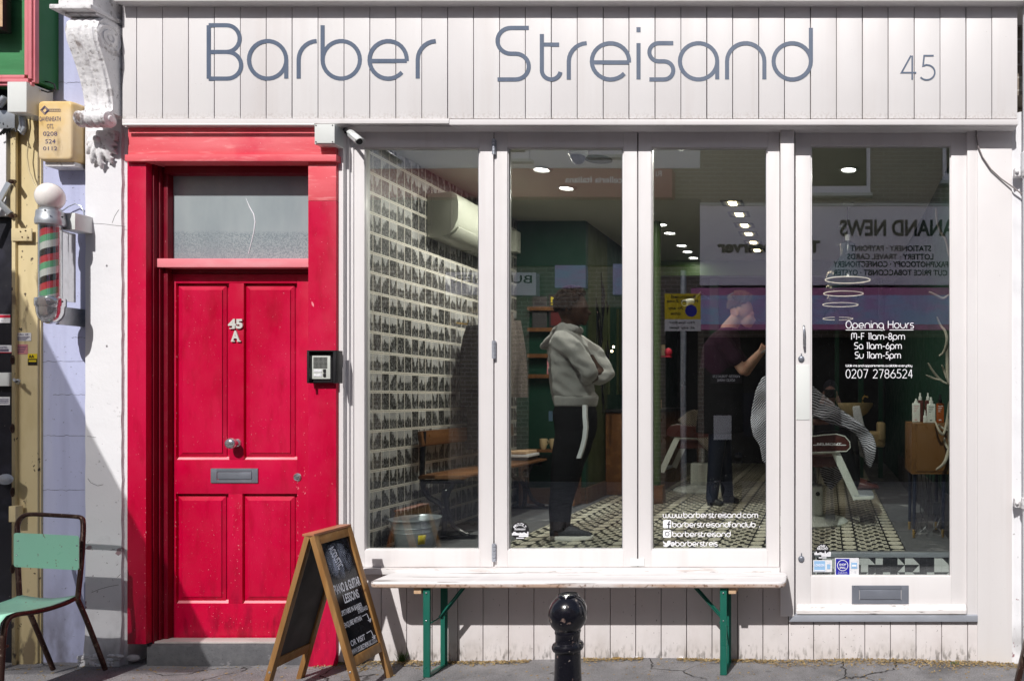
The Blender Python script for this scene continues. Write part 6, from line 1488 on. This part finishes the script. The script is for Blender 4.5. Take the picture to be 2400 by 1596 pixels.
out = [(1852,868),(1872,872),(1888,890),(1930,925),(1975,962),(2010,985),(2044,1018),(2050,1040),(2046,1070),(2038,1092),(2028,1082),(2020,1045),(2002,1010),(1980,1000),(1950,992),(1915,975),(1885,970),(1850,1000),(1815,1030),(1802,1062),(1803,1082),(1793,1075),(1786,1040),(1772,1018),(1764,985),(1766,955),(1776,915),(1792,885),(1815,872)]
puff('cape', out, cy_-.21, cy_+.21, M['cape'], cu, K)
puff('cape_hem', [(1925,1060),(1955,1062),(1978,1100),(1976,1115),(1948,1146),(1935,1135),(1922,1105)], cy_-.05, cy_-.02, M['cape'], cu, K, .007, 2, .004)
puff('towel', [(2000,952),(2018,950),(2026,985),(2034,1020),(2030,1078),(2018,1072),(2012,1020),(2004,1000)], cy_+.22, cy_+.235, M['paper'], cu, K, .006, 2, .003)
# barber chairs
def barber_chair(name, label, yy, full):
    rt = root(name, label, 'barber chair', (PX(1915,yy), yy, ZF), 'barber chairs')
    T = lambda px, py, dy=0: Vector((PX(px,yy), yy+dy, PZ(py,yy)))
    x0 = PX(1902,yy); 
    for s_ in (-1, 1):
        dy = s_*.26
        pts = [(1860,1024),(1880,1020),(1930,1014),(1960,1012),(1978,1017),(1989,1029),(1990,1042),(1982,1050),(1960,1051),(1905,1053),(1860,1054)]
        ar = build(MB().prism([(T(*q).x, T(*q).z) for q in pts], 'y', yy+dy-.028, yy+dy+.028), 'armrest', M['leather'], rt, bevel=.010, seg=3)
        mb = MB().tube([Vector((T(*q).x, yy+dy-.030, T(*q).z)) for q in pts], .0035, 8, closed=True); build(mb, 'piping', M['enamel'], ar)
        if full and s_ < 0:
            mb = MB(); y_ = yy+dy-.0285; text(mb, 'BELMONT', (PX(1915,y_), y_, PZ(1042,y_)), (1,0,0), (0,0,1), .17, .016, .03); mb.box(PX(1906,y_), PX(1983,y_), y_-.0008, y_-.0003, PZ(1042.6,y_), PZ(1041,y_))
            build(mb, 'armrest_lettering', M['vinyl'], ar, smooth=False)
        mb = MB().bar(T(1858,1056,dy), T(1962,1053,dy), .016, .03, (0,1,0)); mb.bar(T(1957,1052,dy), T(2006,1158,dy), .055, .012, (0,1,0)); mb.bar(T(1996,1156,dy), T(2042,1154,dy), .022, .02, (0,1,0))
        mb.bar(T(1903,972,dy), T(1904,1056,dy), .022, .02, (0,1,0))
        build(mb, 'side_frame', M['enamel'], rt, bevel=.002)
        mb = MB().sphere(T(2001,1150,dy-.007), .006, 8, 6); mb.sphere(T(2008,1150,dy-.007), .006, 8, 6); mb.sphere(T(1985,1098,dy-.007), .005, 8, 6); build(mb, 'frame_bolt', M['galv'], rt)
    build(MB().box(T(1835,0).x, T(1962,0).x, yy-.225, yy+.225, PZ(1088,yy), PZ(1062,yy)), 'seat_cushion', M['leather'], rt, bevel=.02, seg=3)
    build(MB().bar(T(1838,1070), T(1818,930), .09, .40, (0,1,0)), 'backrest', M['leather'], rt, bevel=.02, seg=3)
    build(MB().box(T(2006,0).x, T(2045,0).x, yy-.22, yy+.22, PZ(1158,yy), PZ(1150,yy)), 'footrest', M['alu'], rt, bevel=.003)
    c = (PX(1895,yy), yy, ZF+.003)
    build(MB().lathe(c, [(.29,0),(.292,.012),(.27,.028),(.18,.045),(.125,.055),(.118,.065)], 48), 'base_disc', M['enamel'], rt)
    build(MB().box(c[0]-.105, c[0]+.105, yy-.10, yy+.10, ZF+.06, PZ(1134,yy)), 'pedestal', M['enamel'], rt, bevel=.022, seg=3)
    build(MB().cyl((c[0]-.0, yy, PZ(1140,yy)), (c[0], yy, PZ(1088,yy)), .06, 24), 'column', M['chrome'], rt)
    mb = MB().lathe((c[0]+.07, yy-.1005, PZ(1152,yy)), [(.016,0),(.016,-.006),(.009,-.006)], 18, 'y'); build(mb, 'pump_cap', M['black'], rt)
    return rt
c1 = barber_chair('barber_chair', 'cream framed barber chair with brown armrest seen through the door glass', 1.30, True)
def copytree(o, parent=None):
    c = o.copy(); COL.objects.link(c)
    if parent is not None: c.parent = parent
    for k_ in o.children: copytree(k_, c)
    return c
c2 = copytree(c1); c2['label'] = 'second barber chair farther back, behind the barber'
c2.location = (-1.30, 3.3, c2.location.z); c2.rotation_euler = (0, 0, R(178))
for k_ in c2.children:
    for g_ in list(k_.children):
        if g_.name.startswith('armrest_lettering'): bpy.data.objects.remove(g_)
S_ = lambda px, py: P(px, py, 3.05)
o = puff('cape', [(1588,983),(1612,964),(1628,958),(1658,968),(1672,1000),(1685,1040),(1668,1064),(1640,1036)], 3.02, 3.05, M['cape2'], None, S_, .009, 3, .006)
tag(o, 'brown striped cape draped over the rear barber chair', 'cape')
# tall counter lumps and mirrors at the back
rt = root('styling_counter', 'long dark styling counter along the far left wall with framed mirrors', 'counter', (-1.85,3.8,ZF))
build(MB().box(-2.09, -1.62, 2.9, 4.28, ZF+.004, ZF+.78), 'cupboard', M['oldwood'], rt, bevel=.01)
build(MB().box(-2.09, -1.58, 2.88, 4.29, ZF+.781, ZF+.81), 'counter_top', M['black'], rt, bevel=.004)
mb = MB()
for y in (3.0, 3.45, 3.9): mb.box(-2.099, -2.08, y, y+.03, ZF+.95, ZF+1.8); mb.box(-2.099, -2.08, y+.32, y+.35, ZF+.95, ZF+1.8)
build(mb, 'mirror_frame', M['olive'], rt)
for i, (x, y, h, r, m) in enumerate(((-1.74,3.0,.17,.03,'black'),(-1.80,3.15,.14,.035,'board_in'),(-1.70,3.35,.20,.028,'black'),(-1.75,3.6,.12,.04,'rawwood'))):
    tag(build(MB().lathe((x,y,ZF+.811), [(r,0),(r,h*.7),(r*.4,h*.8),(r*.4,h),(0,h)], 18), 'styling_bottle', M[m]), ('tall black bottle nearest the end of the dark counter','short dull jar on the dark counter','tallest black bottle on the dark counter','tan tub on the dark counter')[i], 'bottle', 'bottles on the dark counter')
rt = root('wall_cards', 'pair of cream cards with a red bell beside the green column', 'cards', P(1552,823,2.45))
mb = MB(); y_ = 2.45; mb.box(PX(1542.5,y_),PX(1550,y_),y_,y_+.01,PZ(832,y_),PZ(807,y_)); mb.box(PX(1551,y_),PX(1558.5,y_),y_,y_+.01,PZ(832,y_),PZ(807,y_)); build(mb, 'card', M['ivory'], rt)
build(MB().sphere(P(1566,824,2.47), .036, 16, 10), 'bell', M['redprint'], rt); build(MB().box(PX(1541,y_),PX(1572,y_),y_-.02,y_+.06,PZ(836,y_),PZ(833,y_)), 'ledge', M['redprint'], rt)
build(MB().box(PX(1543,y_),PX(1548,y_),y_,y_+.02,PZ(917,y_),PZ(856,y_)), 'brass_strip', M['ivory'], rt)
# hair basin
rt = root('hair_basin', 'ivory backwash basin with tap and cream seat at the back of the shop', 'basin', P(2010,1000,3.9))
bx = PX(2005,3.9); zr = PZ(943,3.9)
build(MB().lathe((bx,3.9,zr), [(.0,-.16),(.06,-.155),(.13,-.11),(.185,-.03),(.19,0),(.175,0),(.165,-.03),(.1,-.10),(0,-.12)], 36), 'bowl', M['ivory'], rt)
mb = MB().tube([(bx+.08,3.98,zr),(bx+.08,3.98,zr+.05),(bx+.10,3.94,zr+.075),(bx+.13,3.9,zr+.06)], .009, 8); build(mb, 'tap', M['brass'], rt)
build(MB().cyl((bx,3.92,ZF+.01),(bx,3.92,zr-.15),.05,18), 'stand', M['black'], rt)
build(MB().box(bx+.09,bx+.30,3.6,3.85,PZ(1010,3.7)-.16,PZ(1010,3.7)).box(bx+.22,bx+.30,3.55,3.90,PZ(1030,3.7),PZ(988,3.7)), 'seat', M['cream_leather'], rt, bevel=.03, seg=3)
# cabinet with bottles
rt = root('cabinet', 'small teak cabinet on thin navy legs with brass feet right of the barber chair', 'cabinet', (.68,.85,ZF))
z0_, z1_ = 1.00, PZ(991,.62)
build(MB().box(.545,.79,.62,1.05,z0_,z1_), 'carcass', M['cabinet'], rt, bevel=.004)
build(MB().box(.575,.777,.612,.6195,z0_+.02,z1_-.02), 'cabinet_door', M['cabinet'], rt, bevel=.002)
for x, y in ((.57,.66),(.575,.98),(.76,.66),(.76,.98)):
    lg = build(MB().tube([(x,y,z0_-.001),(x-.005,y,ZF+.06)], [.013,.010], 12), 'leg', M['navy'], rt); build(MB().tube([(x-.005,y,ZF+.0595),(x-.006,y,ZF+.004)], [.0105,.008], 12), 'ferrule', M['brass'], lg)
def bottle_(name, label, x, y, w, h, cap, m, lab=None):
    rt = root(name, label, 'bottle', (x,y,z1_), 'bottles on the teak cabinet')
    build(MB().box(x-w/2,x+w/2,y-w*.3,y+w*.3,z1_+.001,z1_+h), 'bottle_body', M[m], rt, bevel=.006, seg=3)
    build(MB().lathe((x,y,z1_+h), [(w*.26,0.0),(w*.26,cap*.45),(w*.14,cap*.5),(w*.14,cap)], 16), 'cap', M['bottle'] if m != 'amber' else M['black'], rt)
    mb = MB(); yy = y-w*.3-.0008
    if lab:
        for k_ in range(4): mb.box(x-w*.34, x+w*(.34-.12*k_), yy, yy+.0005, z1_+h*(.86-.09*k_)-.003, z1_+h*(.86-.09*k_))
        mb.box(x-w*.2, x+w*.1, yy, yy+.0005, z1_+h*.12, z1_+h*.17); build(mb, 'label_print', M[lab], rt, smooth=False)
bottle_('pump_bottle', 'white bottle with pink print, leftmost of the bottles on the teak cabinet', .595, .80, .052, .13, .03, 'bottle', 'label_pink')
bottle_('spray_bottle', 'white square bottle with black print and nozzle cap on the teak cabinet', .68, .68, .054, .125, .045, 'bottle', 'board_in')
bottle_('dropper_bottle', 'small white dropper bottle between the two larger white bottles', .638, .66, .024, .05, .035, 'bottle')
bottle_('amber_bottle', 'tall amber bottle at the right end of the cabinet top', .748, .74, .05, .13, .06, 'amber', 'paper')
for k_, (x, y) in enumerate(((.64,.95),(.70,1.0))): bottle_('dark_bottle', 'dark amber bottle behind the white ones, the %s of two' % ('left','right')[k_], x, y, .045, .15, .05, 'leather', 'recordred')
# antler ornament
mb = MB(); X = .735; Y = .56
A_ = lambda px, py, dy=0: Vector((PX(px,Y), Y+dy, PZ(py,Y)))
for pts, r in ((((2196,742),(2206,762),(2216,775),(2219,800),(2213,825),(2202,833)),.008),(((2219,800),(2222,840),(2220,880),(2224,900)),.010),(((2224,900),(2205,890),(2185,868),(2174,850)),.007),(((2205,890),(2190,886),(2170,878)),.006),(((2222,895),(2215,870),(2207,855)),.006),(((2224,940),(2222,980),(2212,1020),(2200,1010),(2192,985)),.0075),(((2222,980),(2228,1040),(2222,1060),(2212,1085),(2195,1100)),.010),(((2222,1052),(2217,1038),(2213,1025)),.007),(((2222,1008),(2206,1000),(2199,994)),.006),(((2218,560),(2208,545),(2196,520),(2192,490)),.008),(((2208,545),(2220,560),(2224,600)),.008),(((2224,690),(2212,700),(2190,690),(2176,685)),.008)):
    q = smoothpts([A_(x, y, .03*math.sin(i*1.7)) for i, (x, y) in enumerate(pts)], 2); n_ = len(q); mb.tube(q, [r*(1.15 - .85*abs(i/(n_-1)*2-1)**2*.8) for i in range(n_)], 9)
tag(build(mb, 'antler_stack', M['antler']), 'stack of bleached branching antlers hanging at the right edge of the door glass', 'antlers')
mb = MB()
for k_ in range(7):
    x = .60+.025*k_; mb.tube(smoothpts([(x,.78,1.0),(x+.02*math.sin(k_),.76,.86),(x-.03+.01*k_,.74,.74),(x+.05*math.sin(k_*2),.72,.66),(x-.02,.70,.60+.006*k_)], 2), .0032, 7)
mb.box(.70,.745,.72,.78,.72,.80)
tag(build(mb, 'power_cables', M['black']), 'tangle of black power cables and adaptor under the teak cabinet', 'cables')
# ------------------------------------------------------------------ across the street (seen mirrored in the panes)
YO = -9.6
opp = root('opposite_building', 'brick building across the street, seen only mirrored in the panes', 'building', (0, -10, 0))
build(MB().box(-24, 18, -16, YO, -.1, 7.2), 'brick_wall', M['brick'], opp)
def oq(a, b, c, d, y, t, m, nm, parent=opp, bevel=0):
    p, q_ = Q(a, d, y), Q(b, c, y); return build(MB().box(p.x, q_.x, y, y-t, p.z, q_.z), nm, M[m], parent, bevel=bevel)
oq(1640, 2420, 480, 668, YO+.25, .24, 'signwhite', 'sign_panel'); oq(1640, 2420, 474, 480, YO+.30, .3, 'enamel', 'sign_rail')
def otext(mb, s, a, b, c, d, y, bold=.02):
    """a..b, c..d in mirrored picture px; the real text reads from the street side, facing the shop"""
    p = Q(b, d, y); w = Q(b, c, y).x - Q(a, c, y).x; h = Q(a, c, y).z - Q(a, d, y).z
    return text(mb, s, (p.x, y, p.z), (-1,0,0), (0,0,1), w, h, bold)
mb = MB(); yo = YO + .262
otext(mb, 'The Observer', 1680, 1922, 562, 592, yo, .045); otext(mb, 'ANAND NEWS', 1968, 2238, 512, 552, yo, .03)
for s, a, b, c in (('STATIONERY · PAYPOINT', 1994, 2183, 574),('LOTTERY · TRAVEL CARDS', 1986, 2188, 594),('FAX/PHOTOCOPY · CONFECTIONERY', 1953, 2222, 612),('CUT PRICE TOBACCONIST · OYSTER', 1953, 2220, 632)): otext(mb, s, a, b, c, c+14, yo)
build(mb, 'sign_lettering', M['black'], opp, smooth=False)
y_ = YO + 1.0; aw = MB(); p, q_ = Q(1620, 772, y_), Q(2420, 668, y_)
aw.prism([(YO+.26, q_.z+.06), (y_, q_.z-.05), (y_, p.z), (YO+.26, p.z+.05)], 'x', p.x, q_.x); build(aw, 'awning', M['awning'], opp)
mb = MB(); mb.box(p.x+.05, q_.x-.1, y_+.004, y_+.008, p.z+.09, q_.z-.17); build(mb, 'awning_band', M['awning_blue'], opp)
mb = MB(); mb.prism([(Q(1640,712,y_).x, Q(1640,700,y_).z),(Q(1640,712,y_).x, Q(1640,712,y_).z),(Q(1690,706,y_).x, Q(1690,706,y_).z),(Q(1722,688,y_).x, Q(1722,684,y_).z),(Q(1700,694,y_).x, Q(1700,692,y_).z)], 'y', y_+.009, y_+.013); build(mb, 'awning_swoosh', M['awning_blue'], opp)
oq(1650, 2420, 790, 1250, YO+.03, .02, 'dark', 'shop_window')
for a, b, c, d, m in ((1665,1738,877,898,'board_in'),(1740,1775,920,1020,'navy'),(1672,1713,972,1028,'paper')): oq(a, b, c, d, YO+.08, .02, m, 'window_poster')
mb = MB(); otext(mb, 'HEATED TOBACCO', 1670, 1733, 879, 885, YO+.083); otext(mb, 'SOLD HERE', 1680, 1722, 888, 894, YO+.083); build(mb, 'poster_lettering', M['vinyl'], opp, smooth=False)
for a, b in ((1560,1635),(1240,1500),(900,1050)): oq(a, b, 720, 1250, YO+.02, .015, 'dark', 'shop_window')
oq(1045, 1256, 637, 690, YO+.2, .18, 'signwhite', 'butcher_sign'); oq(1300, 1372, 620, 672, YO+.15, .14, 'awning_blue', 'window_blind'); oq(1437, 1480, 617, 690, YO+.15, .14, 'awning_blue', 'window_blind')
mb = MB(); otext(mb, 'BUTCHER', 1062, 1247, 643, 662, YO+.204, .01); build(mb, 'sign_lettering', M['black'], opp, smooth=False)
oq(820, 1575, 395, 462, YO+.3, .28, 'salmon', 'red_fascia')
mb = MB(); otext(mb, 'celleria Italiana', 1325, 1458, 414, 429, YO+.304); otext(mb, 'Ri', 1537, 1551, 400, 413, YO+.304); build(mb, 'fascia_lettering', M['vinyl'], opp, smooth=False)
oq(600, 1640, 465, 620, YO+.1, .09, 'board_in', 'lower_fascia')
oq(700, 1640, 225, 394, YO+.06, .05, 'plaster', 'render_band')
for a, b, c, d in ((1800,2040,200,450),(2210,2420,200,420),(1380,1480,180,362),(1150,1240,180,372)):
    oq(a, b, c, d, YO+.10, .09, 'signwhite', 'window_frame'); oq(a+9, b-9, c, d-16, YO+.12, .015, 'dark', 'window_glass'); oq(a-6, b+6, d, d+7, YO+.2, .19, 'enamel', 'window_ledge')
ps = root('parking_sign', 'yellow restricted parking sign on a post by the far kerb, seen mirrored', 'parking sign', (-1.85, -5.4, -.1))
y_ = -5.35; p, q_ = Q(1558, 775, y_), Q(1642, 688, y_); m_ = Q(1600, 748, y_).z
build(MB().box(p.x, q_.x, y_-.01, y_, m_+.002, q_.z), 'sign_plate', M['yellow'], ps); build(MB().box(p.x, q_.x, y_-.01, y_, p.z, m_), 'lower_plate', M['paper'], ps)
build(MB().lathe(((p.x+q_.x)/2, y_-.05, 0), [(.038,-.05),(.038,q_.z+.3),(0,q_.z+.3)], 18), 'post', M['galv'], ps)
mb = MB(); otext(mb, 'Restricted', 1574, 1630, 691, 699, y_+.004); otext(mb, 'Parking Zone', 1563, 1636, 702, 711, y_+.004); otext(mb, 'At any', 1566, 1602, 718, 727, y_+.004); otext(mb, 'time', 1572, 1596, 731, 738, y_+.004)
otext(mb, 'No loading', 1569, 1628, 752, 760, y_+.004); otext(mb, 'at any time', 1569, 1628, 764, 772, y_+.004); build(mb, 'sign_lettering', M['black'], ps, smooth=False)
c = Q(1620, 728, y_); build(MB().lathe((c.x, y_+.003, c.z), [(.075,0),(.075,.003),(0,.003)], 24, 'y'), 'roundel', M['navyprint'], ps)
# the photographer behind the camera, only ever mirrored
ph = root('person', 'grey haired photographer in dark clothes, seen only mirrored in the door glass', 'person', (.03, -4.75, -.12))
hx, hy, hz = .03, -4.80, 1.56
mb = MB(); mb.sphere((hx,hy,hz), .10, 22, 14, (.8,.95,1.15)); mb.sphere((hx,hy+.02,hz-.07), .065, 16, 10); mb.limb([(hx,hy-.03,hz-.2),(hx,hy-.01,hz-.08)], [.062,.056]); mb.limb([(hx,hy+.09,hz-.005),(hx,hy+.108,hz-.03)], [.012,.015], 8)
for s_ in (-1,1):
    mb.sphere((hx+s_*.083,hy,hz-.01), .024, 10, 8, (.4,.7,1.2)); mb.limb([(hx+s_*.18,hy-.03,hz-.28),(hx+s_*.24,hy+.05,hz-.42),(hx+s_*.09,hy+.15,hz-.10)], [.05,.04,.028]); mb.limb([(hx+s_*.10,hy-.03,.8),(hx+s_*.11,hy-.0,.42),(hx+s_*.12,hy-.03,-.05)], [.085,.06,.045])
    pc = Vector((hx+s_*.075,hy+.155,hz-.06)); mb.limb([(hx+s_*.09,hy+.15,hz-.10), pc], [.027,.03])
    for f in range(4): mb.limb([pc+Vector((0,(f-1.5)*.016,.02)), pc+Vector((-s_*.01,(f-1.5)*.017,.055)), pc+Vector((-s_*.035,(f-1.5)*.017,.07))], [.009,.0085,.0075], 8)
    mb.limb([pc+Vector((0,-.02,0)), pc+Vector((-s_*.03,-.03,.015))], [.011,.009], 8)
mb.loft([[Vector((hx+rx*math.cos(a), hy-.04+ry*math.sin(a), z)) for a in [2*PI*j/18 for j in range(18)]] for z, rx, ry in ((hz-.17,.07,.06),(hz-.24,.18,.10),(hz-.45,.17,.12),(hz-.7,.16,.11),(hz-.85,.17,.12))])
fused(mb, 'body', M['skin'], ph, .01, 3)
mb = MB(); mb.loft([[Vector((hx+rx*math.cos(a), hy-.04+ry*math.sin(a), z)) for a in [2*PI*j/18 for j in range(18)]] for z, rx, ry in ((hz-.16,.08,.075),(hz-.23,.20,.12),(hz-.45,.20,.14),(hz-.7,.185,.13),(hz-.9,.19,.14))])
for s_ in (-1,1): mb.limb([(hx+s_*.18,hy-.03,hz-.28),(hx+s_*.24,hy+.05,hz-.42),(hx+s_*.11,hy+.13,hz-.15)], [.065,.055,.042]); mb.limb([(hx+s_*.10,hy-.03,.8),(hx+s_*.11,hy-.0,.42),(hx+s_*.12,hy-.03,-.03)], [.10,.075,.062])
fused(mb, 'dark_clothes', M['darkcoat'], ph, .012, 3)
build(MB().sphere((hx,hy-.015,hz+.03), .108, 20, 12, (.85,.95,1.05)).v and MB().sphere((hx,hy-.02,hz+.035), .105, 20, 12, (.86,.95,1.08)), 'hair', M['board_in'], ph)
for s_ in (-1,1): build(foot(MB(), (hx+s_*.12,hy-.1,-.118), (hx+s_*.14,hy+.17,-.118), .045, .09), 'shoe', M['black'], ph)
cm = root('hand_camera', 'black camera held to the eye by the photographer, seen only mirrored', 'camera', (hx, -4.63, hz-.03))
build(MB().box(hx-.07,hx+.07,-4.66,-4.60,hz-.065,hz+.03), 'camera_body', M['black'], cm, bevel=.008); build(MB().lathe((hx,-4.60,hz-.02), [(.036,0),(.036,.06),(.03,.062),(.028,.05),(0,.045)], 24, 'y'), 'lens', M['black'], cm)
# unseen sheet, added only to shade the chair and lower left of the door
pr = root('shade_blocker', 'added unseen sheet on a pole left of the mint chair, casting the diagonal shade', 'blocker', (-4.82, -1.45, 0))
rings = []
for r_, z_ in ((.02,3.05),(.28,2.5),(.52,2.02),(.80,1.45),(1.10,.82),(1.04,.80)): rings.append([Vector((-4.82 + r_*(1+.06*math.cos(j*PI/1.5))*math.cos(2*PI*j/24), -1.45 + .03 + r_*.03*math.sin(2*PI*j/24), z_+.45)) for j in range(24)])
build(MB().loft(rings, cap=False), 'blocker_sheet', M['blocker_sheet'], pr); build(MB().cyl((-4.82,-1.45,.03),(-4.82,-1.45,3.6), .022, 14), 'pole', M['wood'], pr); build(MB().lathe((-4.82,-1.45,.0), [(.25,0),(.25,.06),(.04,.09)], 28), 'base', M['iron'], pr)
# ------------------------------------------------------------------ light, sky, camera
EL = 44.5; sx, sy, sz = .15, 1.0, -1.0
sun = bpy.data.lights.new('sun', 'SUN'); sun.energy = 4.35; sun.angle = R(.6); sun.color = (1, .972, .945)
so = bpy.data.objects.new('sun', sun); COL.objects.link(so); so.rotation_euler = Vector((sx, sy, sz)).to_track_quat('-Z', 'Y').to_euler()
w = bpy.data.worlds.new('World'); sc.world = w; w.use_nodes = True
bg = w.node_tree.nodes['Background']; sk = w.node_tree.nodes.new('ShaderNodeTexSky'); sk.sky_type = 'NISHITA'; sk.sun_disc = False
sk.sun_elevation = math.atan2(-sz, math.hypot(sx, sy)); sk.sun_rotation = math.atan2(-sx, -sy)
sk.air_density = 1.0; sk.dust_density = 2.0; sk.ozone_density = 1.0
w.node_tree.links.new(sk.outputs[0], bg.inputs[0]); bg.inputs[1].default_value = .065
cam = bpy.data.cameras.new('camera'); cam.sensor_fit = 'HORIZONTAL'; cam.sensor_width = 36; cam.lens = F/2400*36
cam.shift_x = -(CX-1200)/2400; cam.shift_y = (CY-797)/2400; cam.clip_start = .02; cam.clip_end = 1000
co = bpy.data.objects.new('camera', cam); COL.objects.link(co); co.location = (0, -D, HZ); co.rotation_euler = (R(90), 0, 0); sc.camera = co
sc.view_settings.view_transform = 'Standard'; sc.view_settings.look = 'None'; sc.view_settings.exposure = 0; sc.view_settings.gamma = 1
sc.render.engine = 'CYCLES'; cy = sc.cycles
cy.max_bounces = 8; cy.diffuse_bounces = 4; cy.glossy_bounces = 4; cy.transparent_max_bounces = 12; cy.caustics_reflective = False; cy.caustics_refractive = False
cy.use_denoising = True; cy.sample_clamp_indirect = 6
